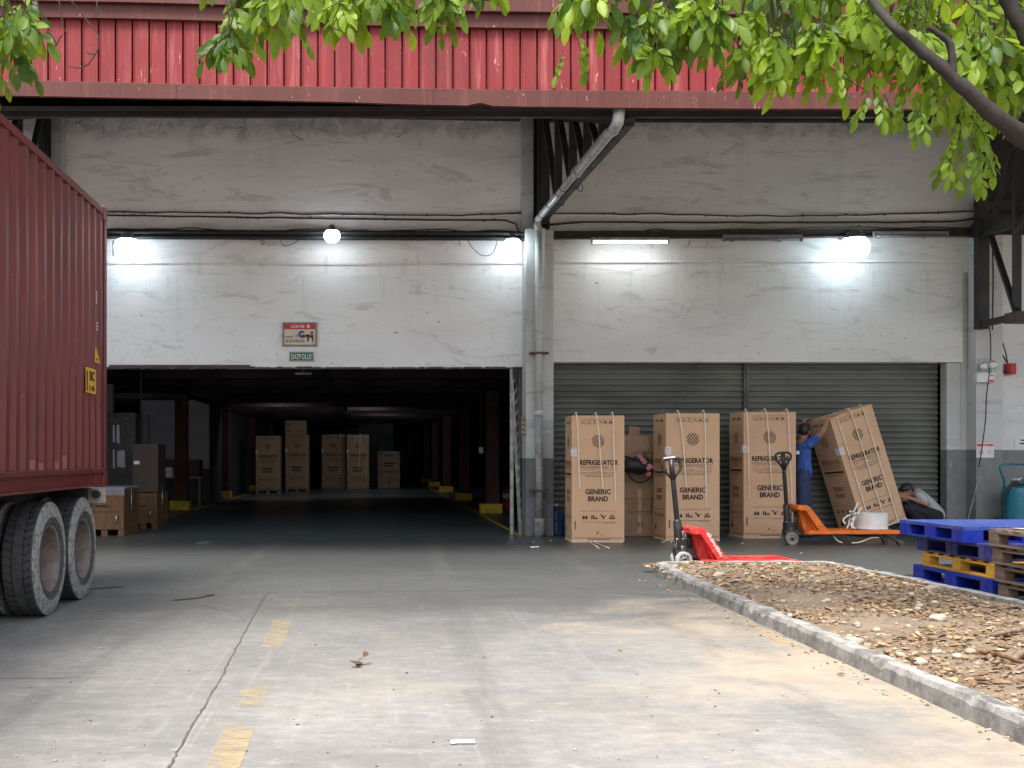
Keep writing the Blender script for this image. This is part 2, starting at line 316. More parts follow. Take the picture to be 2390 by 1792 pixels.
M['line'] = paint_mat()
M['crack'] = worn('joint_dirt', (.085, .08, .072), (.16, .15, .135), .9, 12, .9)
M['stone'] = worn('pale_stone', (.42, .37, .30), (.28, .24, .19), .85, 9, .9)
def litter_mat():
    t = NT('dry_leaf'); a = t.n('ShaderNodeAttribute'); a.attribute_name = 'tone'; k = a.outputs['Fac']
    cr = t.n('ShaderNodeValToRGB'); t.l(k, cr.inputs[0]); e = cr.color_ramp.elements
    e[0].position = 0; e[0].color = (.09, .045, .022, 1); e[1].position = 1; e[1].color = (.50, .40, .27, 1)
    for p, cc in ((.3, (.20, .11, .055, 1)), (.6, (.34, .23, .13, 1)), (.85, (.42, .32, .18, 1))):
        q = e.new(p); q.color = cc
    return t.done(cr.outputs[0], .8)
M['litter'] = litter_mat()

# ---------------------------------------------------------------- mesh builder
class MB:
    def __init__(s): s.v = []; s.f = []; s.m = []; s.s = []; s.tone = None
    def add(s, vs, fs, m=0, sm=False, T=None):
        o = len(s.v)
        for p in vs:
            p = Vector(p); s.v.append(T @ p if T else p)
        for f in fs: s.f.append([i + o for i in f]); s.m.append(m); s.s.append(sm)
    def box(s, a, b, m=0, T=None):
        x0, y0, z0 = a; x1, y1, z1 = b
        x0, x1 = min(x0, x1), max(x0, x1); y0, y1 = min(y0, y1), max(y0, y1); z0, z1 = min(z0, z1), max(z0, z1)
        s.add([(x0, y0, z0), (x1, y0, z0), (x1, y1, z0), (x0, y1, z0), (x0, y0, z1), (x1, y0, z1), (x1, y1, z1), (x0, y1, z1)],
              [(0, 3, 2, 1), (4, 5, 6, 7), (0, 1, 5, 4), (1, 2, 6, 5), (2, 3, 7, 6), (3, 0, 4, 7)], m, False, T)
    def bar(s, p, q, w, h, m=0, up=(0, 0, 1), T=None):
        p, q = Vector(p), Vector(q); d = (q - p).normalized(); u = Vector(up)
        if abs(d.dot(u)) > .98: u = Vector((0, 1, 0))
        sx = d.cross(u).normalized(); uz = sx.cross(d)
        vs = []
        for c in (p, q):
            for a, b in ((-1, -1), (1, -1), (1, 1), (-1, 1)): vs.append(c + sx * a * w / 2 + uz * b * h / 2)
        s.add(vs, [(0, 1, 2, 3), (7, 6, 5, 4), (0, 4, 5, 1), (1, 5, 6, 2), (2, 6, 7, 3), (3, 7, 4, 0)], m, False, T)
    def tube(s, pts, r, seg=8, m=0, T=None, cap=True, sm=True):
        pts = [Vector(p) for p in pts]; n = len(pts); rr = r if isinstance(r, (list, tuple)) else [r] * n
        vs = []; u = None
        for i, p in enumerate(pts):
            d = (pts[min(i + 1, n - 1)] - pts[max(i - 1, 0)])
            if d.length < 1e-9: d = Vector((0, 0, 1))
            d.normalize()
            if u is None: u = d.orthogonal().normalized()
            else:
                u = u - d * u.dot(d); u = u.normalized() if u.length > 1e-6 else d.orthogonal().normalized()
            w = d.cross(u)
            for k in range(seg):
                a = 2 * math.pi * k / seg; vs.append(p + (u * math.cos(a) + w * math.sin(a)) * rr[i])
        fs = []
        for i in range(n - 1):
            for k in range(seg):
                a = i * seg + k; b = i * seg + (k + 1) % seg; fs.append((a, b, b + seg, a + seg))
        s.add(vs, fs, m, sm, T)
        if cap:
            o = len(s.v) - len(vs)
            s.f.append([o + k for k in range(seg)][::-1]); s.m.append(m); s.s.append(False)
            s.f.append([o + (n - 1) * seg + k for k in range(seg)]); s.m.append(m); s.s.append(False)
    def lathe(s, prof, seg=24, m=0, T=None, sm=True, mats=None):
        """prof: list of (r, z) about local Z"""
        vs = []; n = len(prof)
        for r, z in prof:
            for k in range(seg):
                a = 2 * math.pi * k / seg; vs.append((r * math.cos(a), r * math.sin(a), z))
        for i in range(n - 1):
            fs = []
            for k in range(seg): fs.append((k, (k + 1) % seg, seg + (k + 1) % seg, seg + k))
            s.add(vs[i * seg:(i + 2) * seg], fs, mats[i] if mats else m, sm, T)
    def disc(s, r, z, seg=24, m=0, T=None):
        s.add([(r * math.cos(2 * math.pi * k / seg), r * math.sin(2 * math.pi * k / seg), z) for k in range(seg)], [list(range(seg))], m, False, T)
    def ball(s, c, r, m=0, seg=16, rings=10, T=None, sm=True):
        r = r if isinstance(r, (tuple, list)) else (r, r, r); c = Vector(c); vs = []; fs = []
        for i in range(rings + 1):
            th = math.pi * i / rings
            for k in range(seg):
                a = 2 * math.pi * k / seg
                vs.append(c + Vector((r[0] * math.sin(th) * math.cos(a), r[1] * math.sin(th) * math.sin(a), r[2] * math.cos(th))))
        for i in range(rings):
            for k in range(seg):
                a = i * seg + k; b = i * seg + (k + 1) % seg; fs.append((a, a + seg, b + seg, b))
        s.add(vs, fs, m, sm, T)
    def prism(s, poly, d0, d1, m=0, T=None):
        """poly in XZ, extruded along Y from d0 to d1"""
        n = len(poly); vs = [(x, d0, z) for x, z in poly] + [(x, d1, z) for x, z in poly]
        fs = [list(range(n)), list(range(n, 2 * n))[::-1]] + [(i, n + i, n + (i + 1) % n, (i + 1) % n) for i in range(n)]
        s.add(vs, fs, m, False, T)
    def build(s, name, mats, parent=None, bevel=0, world=False, loc=None):
        me = bpy.data.meshes.new(name); off = Vector((0, 0, 0))
        if parent is not None and world: off = parent.location
        if loc is not None: off = Vector(loc)
        me.from_pydata([tuple(p - off) for p in s.v], [], s.f)
        for mt in (mats if isinstance(mats, (list, tuple)) else [mats]): me.materials.append(mt)
        me.polygons.foreach_set('material_index', s.m); me.polygons.foreach_set('use_smooth', s.s)
        if s.tone is not None:
            at_ = me.attributes.new('tone', 'FLOAT', 'FACE'); at_.data.foreach_set('value', s.tone)
        me.update()
        o = bpy.data.objects.new(name, me); col.objects.link(o)
        if parent is not None: o.parent = parent
        if loc is not None: o.location = loc
        if bevel:
            b = o.modifiers.new('bevel', 'BEVEL'); b.width = bevel; b.segments = 2; b.limit_method = 'ANGLE'; b.angle_limit = R(40)
        return o
def tag(o, label=None, cat=None, group=None, kind=None):
    if label: o['label'] = label
    if cat: o['category'] = cat
    if group: o['group'] = group
    if kind: o['kind'] = kind
    return o
def empty(name, loc=(0, 0, 0), rz=0):
    o = bpy.data.objects.new(name, None); col.objects.link(o); o.location = loc; o.rotation_euler = (0, 0, rz); o.empty_display_size = .2; return o
def copy_tree(o, parent=None):
    c = o.copy(); col.objects.link(c); c.parent = parent
    for ch in [x for x in o.children]: copy_tree(ch, c)
    return c
_tc = {}
def text_geo(s, size=1.0, bold=.0, xs=1.0):
    key = (s, bold)
    if key not in _tc:
        cu = bpy.data.curves.new('t', 'FONT'); cu.body = s; cu.align_x = 'CENTER'; cu.align_y = 'BOTTOM_BASELINE'; cu.size = 1; cu.offset = bold; cu.resolution_u = 3
        o = bpy.data.objects.new('t', cu); col.objects.link(o); bpy.context.view_layer.update()
        me = bpy.data.meshes.new_from_object(o.evaluated_get(bpy.context.evaluated_depsgraph_get()))
        vs = [v.co.copy() for v in me.vertices]; fs = [list(p.vertices) for p in me.polygons]
        bpy.data.objects.remove(o); bpy.data.curves.remove(cu); bpy.data.meshes.remove(me)
        _tc[key] = (vs, fs)
    return _tc[key]
def text(mb, s, cx, z, h, w=None, m=0, bold=.02, T=None, y=0):
    """flat lettering in the XZ plane facing -Y; h cap height, w total width"""
    vs, fs = text_geo(s, bold=bold)
    x0 = min(v.x for v in vs); x1 = max(v.x for v in vs); y1 = max(v.y for v in vs); y0 = min(0, min(v.y for v in vs))
    k = h / max(y1, .01); kx = (w / (x1 - x0)) if w else k * .85
    mb.add([((v.x - (x0 + x1) / 2) * kx + cx, y, v.y * k + z) for v in vs], fs, m, False, T)

# ================================================================ SETTING
W = 17.5; C = 12.1; SH = 17.85                      # wall plane, canopy edge, shutter plane
g = MB()
# the yard sheet, with a finer grid near the camera
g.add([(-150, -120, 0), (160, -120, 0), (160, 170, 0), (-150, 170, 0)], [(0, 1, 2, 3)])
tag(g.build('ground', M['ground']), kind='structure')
# worn yellow line
g = MB(); pts = [(4.0, -.60), (5.5, -.625), (7, -.665), (8.6, -.70), (10.2, -.735)]
for i in range(len(pts) - 1):
    (y0, x0), (y1, x1) = pts[i], pts[i + 1]; g.add([(x0 - .07, y0, .004), (x0 + .07, y0, .004), (x1 + .07, y1, .004), (x1 - .07, y1, .004)], [(0, 1, 2, 3)])
g.add([(2.68, 8.55, .0045), (2.86, 8.4, .0045), (2.915, 9.7, .0045), (2.80, 9.8, .0045)], [(0, 1, 2, 3)]); g.add([(2.74, 7.2, .0045), (2.83, 7.1, .0045), (2.88, 8.1, .0045), (2.80, 8.2, .0045)], [(0, 1, 2, 3)])
tag(g.build('road_marking', M['line']), kind='structure')
# slab joints
def ribbon(mb, pts, w, z=.004, jit=.01, n=10, m=0):
    P = []
    for i in range(len(pts) - 1):
        a, b = Vector(pts[i]), Vector(pts[i + 1])
        for k in range(n): P.append(a.lerp(b, k / n))
    P.append(Vector(pts[-1])); rnd = random.Random(3); L = []
    for i, p in enumerate(P):
        d = (P[min(i + 1, len(P) - 1)] - P[max(0, i - 1)]).normalized(); nrm = Vector((-d.y, d.x)); j = rnd.uniform(-jit, jit); ww = w * rnd.uniform(.45, 1.3)
        L += [(p.x + nrm.x * (j + ww / 2), p.y + nrm.y * (j + ww / 2), z), (p.x + nrm.x * (j - ww / 2), p.y + nrm.y * (j - ww / 2), z)]
    mb.add(L, [(2 * i, 2 * i + 1, 2 * i + 3, 2 * i + 2) for i in range(len(P) - 1)], m)
g = MB()
ribbon(g, [(-.80, 3.8), (-.83, 4.6), (-.86, 6.0), (-.93, 8.0), (-.98, 9.9)], .010, jit=.008, n=22)
ribbon(g, [(-7, 9.55), (-2.6, 9.75), (-1, 9.9), (1.2, 10.15), (3.1, 10.5)], .010, jit=.008, n=20)
ribbon(g, [(-1.65, 9.9), (-1.45, 10.6), (-1.3, 11.6)], .008, jit=.01)
ribbon(g, [(-.98, 8.2), (-1.15, 8.7), (-1.55, 9.2)], .006, jit=.015)
ribbon(g, [(-3.4, 6.0), (-2.5, 6.03), (-1.5, 6.1)], .007, jit=.02)
tag(g.build('slab_joint', M['crack']), kind='structure')

# planter: kerb and soil
kpts = [(2.78, 1.5), (2.84, 4.5), (2.87, 6.0), (2.93, 8.1), (3.0, 10.4), (3.10, 11.75), (3.22, 11.93), (4.6, 11.98), (4.98, 11.93), (5.12, 11.6), (5.2, 10.3), (5.26, 8.5), (5.3, 4.0), (5.3, 1.5)]
inn = []
N = len(kpts)
for i, p in enumerate(kpts):
    a = Vector(kpts[max(0, i - 1)]); b = Vector(kpts[min(N - 1, i + 1)]); d = (b - a).normalized(); inn.append((p[0] + d.y * .13, p[1] - d.x * .13))
def kerb_strip():
    mb = MB(); P = []; Q = []
    for i in range(N - 1):
        a, b = Vector(kpts[i]), Vector(kpts[i + 1]); c, d = Vector(inn[i]), Vector(inn[i + 1]); n = max(2, int((b - a).length / .06))
        for k in range(n): P.append(a.lerp(b, k / n)); Q.append(c.lerp(d, k / n))
    rows = []
    for i, (a, b) in enumerate(zip(P, Q)):
        s = a * 3; n1 = noise.noise(Vector((s.x, s.y, 0))); n2 = noise.noise(Vector((s.x * 3, s.y * 3, 5))); n3 = noise.noise(Vector((s.x * 1.3, s.y * 1.3, 9)))
        h = .105 + .012 * n1; chip = max(0, n2 - .25) * .06 + (.025 if abs((s.y * .30) % 1 - .5) < .012 else 0)
        out = (a - b).normalized()
        a2 = a + out * (.012 * n1)
        rows.append([(a2.x + out.x * .012, a2.y + out.y * .012, -.01), (a2.x, a2.y, h * .75 - chip), (a2.x - out.x * (.018 + chip * .7), a2.y - out.y * (.018 + chip * .7), h),
                     ((a.x + b.x) / 2, (a.y + b.y) / 2, h + .004 * n3), (b.x + out.x * .012, b.y + out.y * .012, h - .004), (b.x, b.y, .02)])
    k = 6; vs = [p for r in rows for p in r]; fs = []
    for i in range(len(rows) - 1):
        for j in range(k - 1): fs.append((i * k + j, (i + 1) * k + j, (i + 1) * k + j + 1, i * k + j + 1))
    mb.add(vs, fs); return mb
tag(kerb_strip().build('planter_kerb', M['kerb']), kind='structure')
def soil_h(x, y):
    edge = min(1, max(0, min(x - 3.05, 5.2 - x) / .5)) * min(1, max(0, (11.9 - y) / .4))
    return .062 + .05 * edge + .05 * noise.noise(Vector((x * 1.1, y * 1.1, 0))) * edge + .022 * noise.noise(Vector((x * 5, y * 5, 3)))
g = MB(); nx, ny = 90, 300; x0, x1, y0, y1 = 2.8, 5.28, 1.6, 11.95
def px_in(u, y):   # keep the soil between the kerbs
    xl = 2.93 + (y - 4) * .019 if y < 10.4 else 3.07 + (y - 10.4) * .09; xr = 5.20 - max(0, y - 4) * .008; return xl - .03 + (xr - xl + .06) * u
vs = []
for j in range(ny + 1):
    y = y0 + (y1 - .08 - y0) * j / ny
    for i in range(nx + 1):
        x = px_in(i / nx, y); vs.append((x, y, soil_h(x, y)))
g.add(vs, [(j * (nx + 1) + i, j * (nx + 1) + i + 1, (j + 1) * (nx + 1) + i + 1, (j + 1) * (nx + 1) + i) for j in range(ny) for i in range(nx)], 0, True)
tag(g.build('planter_soil', M['soil']), kind='structure')

# ================================================================ WAREHOUSE
wh = tag(empty('warehouse', (0, W, 0)), 'white-walled warehouse with red ribbed canopy, an open bay and a shuttered bay', 'warehouse')
def part(mb, name, mat, bevel=0, label=None):
    o = mb.build(name, mat, wh, bevel, world=True)
    if label: o['label'] = label
    return o
X = lambda px, Y=W: PX(px, Y)
Z = lambda py, Y=W: PZ(py, Y)
zl = Z(857); zr = Z(845)
zstep = Z(641); cL, cR = X(1219), X(1284)
TOP = 7.3
# left bay wall (upper sheet set back, lintel 40 mm proud)
b = MB(); b.box((-14, W + .04, zstep), (cL, W + .35, TOP), 0); b.box((-14, W, zl), (cL, W + .35, zstep - .001), 1)
part(b, 'wall', [M['wall'], M['lintel']], label='stained white plaster wall above the open bay')
# ragged underside edge of the left lintel
b = MB(); rnd = random.Random(5); x = -5.4
while x < cL - .1:
    w_ = rnd.uniform(.05, .3); b.box((x, W - .012 - rnd.uniform(0, .01), zl - rnd.uniform(.01, .035)), (x + w_, W + .05, zl + rnd.uniform(.0, .012))); x += w_ * rnd.uniform(1.0, 1.6)
b.box((-4.3, W - .05, zl - .015), (-2.0, W - .02, zl + .035))
part(b, 'lintel_edge_trim', M['steel_brown'])
# right bay wall
rR = X(2247)
b = MB(); b.box((cR, W + .04, zstep + .05), (X(2290), W + .35, TOP)); b.box((cR, W, zr), (rR, W + .35, zstep + .049))
part(b, 'wall', M['wallR'], label='grey-white plaster wall above the two rolling shutters')
# ledge bands below the cables on both bays
b = MB(); b.box((-14, W + .015, Z(497)), (cL, W + .0395, Z(500))); b.box((cR, W + .015, Z(499)), (X(2270), W + .0395, Z(503))); b.box((-14, W - .012, Z(612)), (cL, W - .001, Z(615))); b.box((cR, W - .012, Z(608)), (rR, W - .001, Z(611)))
part(b, 'wall_ledge', M['wall'])
# central column
b = MB(); zb = Z(1070, 17.05)
zc = Z(532, 17.1); b.box((cL, 17.1, zb), (cR - .14, W + .5, zc), 0); b.box((cR - .139, 17.16, zb), (cR, W + .5, zc - .01), 0); b.box((cL - .02, 17.42, zc + .001), (cR - .28, W + .5, TOP), 0); b.box((cR - .279, W + .03, zc + .001), (cR, W + .5, TOP), 2)
b.box((cL - .002, 17.097, 0), (cR - .14, W + .502, zb - .001), 1); b.box((cR - .139, 17.157, 0), (cR + .002, W + .502, zb - .001), 1)
part(b, 'column', [M['column'], M['grey'], M['steel_dark']], .012, 'pale column with a grey painted foot between the bays')
# downpipe down the column
b = MB(); px_ = X(1257, 17.02)
b.tube([(px_, 17.0, Z(530, 17)), (px_, 17.0, 2.0)], .056, 16, 0); b.tube([(px_, 17.0, 2.0), (px_, 17.0, 1.93)], .070, 16, 0); b.tube([(px_, 17.0, 1.93), (px_ + .012, 17.0, .28)], .060, 16, 1)
b.tube([(px_ + .012, 17.0, .29), (px_ + .012, 17.0, 0)], [.085, .09], 10, 2)
for z_ in (2.9, .72): b.box((px_ - .14, 16.93, z_), (px_ + .15, 17.09, z_ + .03), 3)
part(b, 'downpipe', [M['column'], M['pipe_old'], M['kerb'], M['steel_brown']])
# right pilaster and the wall beyond
pl, pr = X(2225, 17.4), X(2331, 17.4); zb2 = Z(1050, 17.3); zb3 = Z(1050, 17.8)
b = MB()
b.box((rR + .001, W + .06, zb2), (X(2262), W + .45, TOP), 0); b.box((X(2214), W + .061, zb2), (rR, W + .45, zr - .001), 0); b.box((X(2214), W + .058, 0), (X(2262), W + .45, zb2 - .001), 1)
b.box((X(2262) + .001, 17.3, zb2), (X(2324), W + .45, Z(555)), 0); b.box((X(2262) - .001, 17.297, 0), (X(2324) + .002, W + .45, zb2 - .001), 1)
part(b, 'column', [M['column'], M['greyR']], .01, 'right-hand pilaster carrying the emergency light')
b = MB(); b.box((X(2324) + .002, 17.8, zb3), (22, 18.2, Z(548, 17.8)), 0); b.box((X(2324) + .002, 17.797, 0), (22, 18.2, zb3 - .001), 1); b.box((X(2290) + .001, 17.9, Z(548, 17.9)), (22, 18.2, TOP), 2)
part(b, 'side_wall', [M['wallR'], M['greyR'], M['soffit']])
# left pilaster
b = MB(); b.box((X(124), W - .14, 0), (X(152), W - .001, TOP), 0)
part(b, 'column', M['column'], .01)

# rolling shutters
def shutter(xa, xb, y, top, name_label):
    mb = MB(); prof = []; z = 0.03; pitch = .097
    while z < top:
        for k in range(7):
            a = math.pi * k / 6; prof.append((-.030 * math.sin(a), z + .070 * (1 - math.cos(a)) / 2))
        prof.append((.012, z + .074)); prof.append((.012, z + .092)); z += pitch
    n = len(prof); vs = []
    cols_ = [xa + (xb - xa) * i / 12 for i in range(13)]
    for xx in cols_:
        for yy, zz in prof: vs.append((xx, y + yy + .006 * noise.noise(Vector((xx * .9, zz * 2, 0))), zz))
    fs = [(c_ * n + i, (c_ + 1) * n + i, (c_ + 1) * n + i + 1, c_ * n + i + 1) for c_ in range(12) for i in range(n - 1)]
    mb.add(vs, fs, 0, False)
    mb.box((xa, y + .02, 0), (xb, y + .03, top)); mb.box((xa, y - .03, .0), (xb, y + .02, .07), 1)
    o = part(mb, 'rolling_shutter', [M['shutter'], M['guide']], label=name_label); return o
gx = (X(1732, SH), X(1746, SH)); xr = X(2200, SH)
shutter(cR + .002, gx[0], SH, zr + .25, 'left rolling shutter of dark grey slats')
shutter(gx[1], xr, SH, zr + .25, 'right rolling shutter of dark grey slats')
b = MB(); b.box((gx[0] + .001, SH - .08, 0), (gx[1] - .001, SH + .03, zr + .3)); b.box((gx[0] + .035, SH - .1, 0), (gx[0] + .05, SH - .079, zr + .3))
part(b, 'shutter_guide', M['guide'], .004); b = MB(); b.box((xr + .001, SH - .10, 0), (X(2214), SH + .05, zr + .3)); b.box((xr + .04, SH - .12, 0), (xr + .06, SH - .101, zr))
part(b, 'shutter_guide', M['guide'], .004)
b = MB(); b.box((cR + .003, SH + .06, 0), (X(2214), SH + .2, TOP)); part(b, 'backing_wall', M['int_dark'])
# folding gate stack at the right of the open bay
b = MB(); y_ = 17.55
b.box((X(1190, y_), y_ - .03, .0), (X(1198, y_), y_ + .04, zl - .02), 0, Matrix.Translation((.045, 0, 0)) @ Matrix.Shear('XZ', 4, (0, 0)) if False else None)
b.bar((X(1214, y_), y_, 0), (X(1193, y_), y_, zl - .03), .05, .06, 0)
b.bar((X(1217, y_), y_ + .02, 0), (X(1204, y_), y_ + .02, zl - .05), .04, .05, 1)
for k in range(14):
    z_ = .12 + k * .18; f_ = k / 14; b.bar((X(1214 - 21 * f_, y_) + .01, y_ - .02, z_), (X(1217 - 12 * f_, y_), y_ - .02, z_ + .12), .012, .02, 0)
b.box((X(1196, y_), y_ - .05, zl - .20), (X(1208, y_), y_ + .06, zl - .03), 2)
b.bar((X(1212, y_), y_ + .04, 0), (X(1212, y_), y_ + .04, zl), .03, .1, 3)
part(b, 'folding_gate', [M['galv'], M['steel_brown'], M['black'], M['guide']])

# canopy ---------------------------------------------------------------
st = [(-700, 214, 174, 22), (0, 225, 184, 34), (300, 231, 191, 39), (600, 236, 198, 47), (800, 241, 202, 54), (1010, 247, 205, 58), (1090, 249, 206, 60), (1120, 243, 207, 60), (1150, 250, 207, 61), (1400, 253, 209, 63), (1600, 255, 210, 66), (2060, 257, 213, 70), (2390, 259, 214, 73), (3300, 262, 217, 78)]
def interp(px, k):
    for i in range(len(st) - 1):
        if st[i][0] <= px <= st[i + 1][0]:
            f = (px - st[i][0]) / (st[i + 1][0] - st[i][0]); return st[i][k] * (1 - f) + st[i + 1][k] * f
    return st[-1][k]
XL, XR = PX(-650, C), PX(3200, C)
# gutter board
b = MB(); xs = [PX(s_[0], C) for s_ in st if -650 <= s_[0] <= 3200] ; xs = sorted(set([XL] + xs + [XR] + [XL + (XR - XL) * i / 90 for i in range(91)]))
vs = []
for xx in xs:
    p = CX + xx * F / C; zb_, zt_ = PZ(interp(p, 1), C), PZ(interp(p, 2), C); wv = .012 * noise.noise(Vector((xx * 1.3, 0, 0)))
    dent = .05 * math.exp(-((p - 1118) / 26) ** 2)
    vs += [(xx, C + .05, zb_ + .03), (xx, C + .01 + wv + dent, zb_), (xx, C + wv - .012, zb_ + .012), (xx, C + wv, zb_ + .02), (xx, C + wv * .5, (zb_ + zt_) / 2), (xx, C, zt_ - .012), (xx, C + .02, zt_), (xx, C + .10, zt_)]
k = 8; b.add(vs, [(i * k + j, (i + 1) * k + j, (i + 1) * k + j + 1, i * k + j + 1) for i in range(len(xs) - 1) for j in range(k - 1)])
for pj in (410, 1008, 1345, 1790, 2250):
    xx = PX(pj, C); b.box((xx, C - .006, PZ(interp(pj, 1), C) + .015), (xx + .012, C + .02, PZ(interp(pj, 2), C) - .01))
part(b, 'gutter', M['red_trim'])
# ribbed cladding: pans with narrow sunk joints
b = MB(); xx = XL; i = 0; zt_of = lambda x_: PZ(interp(CX + x_ * F / C, 3), C)
zb_of = lambda x_: PZ(interp(CX + x_ * F / C, 2), C)
while xx < XR:
    p = .192; a = [(xx, .10), (xx + .002, .17), (xx + .022, .17), (xx + .024, .092), (xx + .032, .092), (xx + .040, .10), (xx + .11, .098 + .005 * math.sin(i * 2.3)), (xx + p, .10)]
    vs = [];
    for ax, ay in a: vs += [(ax, C + ay, zb_of(ax) - .02), (ax, C + ay, zt_of(ax) + .06)]
    b.add(vs, [(2 * j, 2 * j + 2, 2 * j + 3, 2 * j + 1) for j in range(len(a) - 1)]); xx += p; i += 1
part(b, 'ribbed_cladding', M['red_clad'])
# two trim boards over the cladding, the higher one proud
b = MB(); segs = [XL + (XR - XL) * i / 24 for i in range(25)]
for i in range(24):
    xa, xb = segs[i], segs[i + 1]
    for (d0, d1, off0, off1) in ((.04, .30, 0, .155), (-.02, .32, .160, .9)):
        z0a, z0b = zt_of(xa) + off0, zt_of(xb) + off0
        v8 = [(xa, C + d0, z0a), (xb, C + d0, z0b), (xb, C + d1, z0b), (xa, C + d1, z0a), (xa, C + d0, z0a - off0 + off1), (xb, C + d0, z0b - off0 + off1), (xb, C + d1, z0b - off0 + off1), (xa, C + d1, z0a - off0 + off1)]
        b.add(v8, [(0, 3, 2, 1), (4, 5, 6, 7), (0, 1, 5, 4), (2, 3, 7, 6)])
for pj in (387, 836, 1500): b.box((PX(pj, C), C - .024, zt_of(PX(pj, C)) + .165), (PX(pj, C) + .008, C - .02, 7))
part(b, 'ridge_trim', M['red_trim'])
# roof and soffit (dark inside)
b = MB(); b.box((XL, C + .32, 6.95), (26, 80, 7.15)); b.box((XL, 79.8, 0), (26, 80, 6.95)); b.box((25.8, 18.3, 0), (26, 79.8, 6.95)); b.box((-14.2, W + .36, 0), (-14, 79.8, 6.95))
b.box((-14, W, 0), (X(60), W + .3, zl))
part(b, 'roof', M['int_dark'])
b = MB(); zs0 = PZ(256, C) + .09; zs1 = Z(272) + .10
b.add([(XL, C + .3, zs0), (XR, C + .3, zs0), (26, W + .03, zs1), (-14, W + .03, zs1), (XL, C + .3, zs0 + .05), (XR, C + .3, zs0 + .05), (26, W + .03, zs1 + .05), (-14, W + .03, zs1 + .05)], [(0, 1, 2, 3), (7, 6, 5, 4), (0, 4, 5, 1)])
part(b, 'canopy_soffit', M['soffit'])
b = MB()
for f in (.04, .16, .32, .48, .64, .80, .93):
    y_ = C + .3 + (W - C - .3) * f; z_ = zs0 + (zs1 - zs0) * f; b.box((XL, y_, z_ - .075), (24, y_ + .06, z_ - .003))
# dark beam along the wall head, following the slight fall of the canopy
for (pa, ya, pb, yb) in ((-800, 250, 500, 266), (500, 266, 1215, 279), (1283, 281, 2300, 283)):
    x0_, x1_ = X(pa, W - .1), X(pb, W - .1); za, zb_ = Z(ya, W - .1), Z(yb, W - .1)
    b.add([(x0_, W - .12, za), (x1_, W - .12, zb_), (x1_, W - .001, zb_), (x0_, W - .001, za), (x0_, W - .12, za + .35), (x1_, W - .12, zb_ + .35), (x1_, W - .001, zb_ + .35), (x0_, W - .001, za + .35)], [(0, 3, 2, 1), (0, 1, 5, 4), (1, 2, 6, 5), (3, 0, 4, 7)])
part(b, 'purlins', M['steel_dark'])
# brackets (trusses)
def bracket(xw, xc, zlow, zlow_c, lab, posts=(.03, .24, .43, .60, .76), w=.11, first=None):
    mb = MB(); Pt = lambda t, z: (xw + (xc - xw) * t, W - .15 + (C + .35 - W + .15) * t, z)
    top = lambda t: zs1 + (zs0 - zs1) * t - .12; low = lambda t: zlow + (zlow_c - zlow) * t
    mb.bar(Pt(0, low(0)), Pt(1, low(1)), .10, .08); mb.bar(Pt(0, top(0)), Pt(1, top(1)), .12, .09)
    mb.bar(Pt(.0, low(0) - .08), Pt(.0, top(0) + .1), .14, .26)
    for i, t in enumerate(posts):
        if top(t) - low(t) > .12: mb.bar(Pt(t, low(t)), Pt(t, top(t)), w, .06)
    for i in range(len(posts) - 1):
        a, c_ = posts[i], posts[i + 1]; mb.bar(Pt(a + .01, top(a)), Pt(c_ - .01, low(c_)), w * .85, .05)
    for t in posts[:3]: mb.box((Pt(t, 0)[0] - .08, Pt(t, 0)[1] - .10, low(t) - .03), (Pt(t, 0)[0] + .08, Pt(t, 0)[1] + .1, low(t) + .12), 1)
    return part(mb, 'bracket_truss', [M['steel_dark'], M['steel_brown']], 0, lab)
bracket(X(1262), PX(1487, C), Z(520), PZ(262, C), 'central dark steel bracket truss beside the sloping pipe')
bracket(X(112), X(112) - .15, 5.0, 5.2, 'dark steel bracket truss above the container')
# right-hand deep truss
b = MB(); xw = X(2291, 17.2); ZZ = lambda py, Y=17.2: PZ(py, Y)
xf = lambda t: xw + .10 + .22 * t
b.bar((xw, 17.2, ZZ(768)), (xw, 17.2, ZZ(286)), .17, .15)
for zt, ztt in ((ZZ(757), ZZ(748)), (ZZ(553), ZZ(553) - .05)):
    b.bar((xw, 17.2, zt), (xw + .35, 12.4, ztt + .4 if zt > 4 else ztt + .05), .12, .09)
b.bar((X(2306, 17.1), 17.0, ZZ(560)), (9.62, 15.95, PZ(748, 16.0)), .075, .06); b.bar((9.68, 16.1, ZZ(745, 16.0)), (9.68, 16.1, 6.2), .10, .08)
b.bar((9.8, 15.9, PZ(745, 15.9)), (9.95, 14.2, 4.9), .075, .06); b.bar((9.98, 14.2, 3.3), (9.98, 14.2, 5.9), .09, .07)
b.bar((X(2306, 17.1), 17.0, ZZ(530)), (9.62, 16.0, 6.0), .075, .06); b.bar((9.62, 16.0, PZ(545, 16)), (9.9, 14.3, 5.9), .075, .06)
b.bar((xw, 17.25, ZZ(480)), (13, 17.3, ZZ(455)), .1, .12); b.bar((xw, 17.25, ZZ(512)), (13, 17.3, ZZ(520)), .06, .20)
b.box((xw - .12, 17.1, ZZ(552)), (xw + .12, 17.3, ZZ(522)))
b.box((9.55, 15.9, PZ(752, 16)), (9.82, 16.2, PZ(728, 16)), 1)
part(b, 'bracket_truss', [M['steel_dark'], M['steel_brown']], 0, 'deep dark steel truss at the right edge')
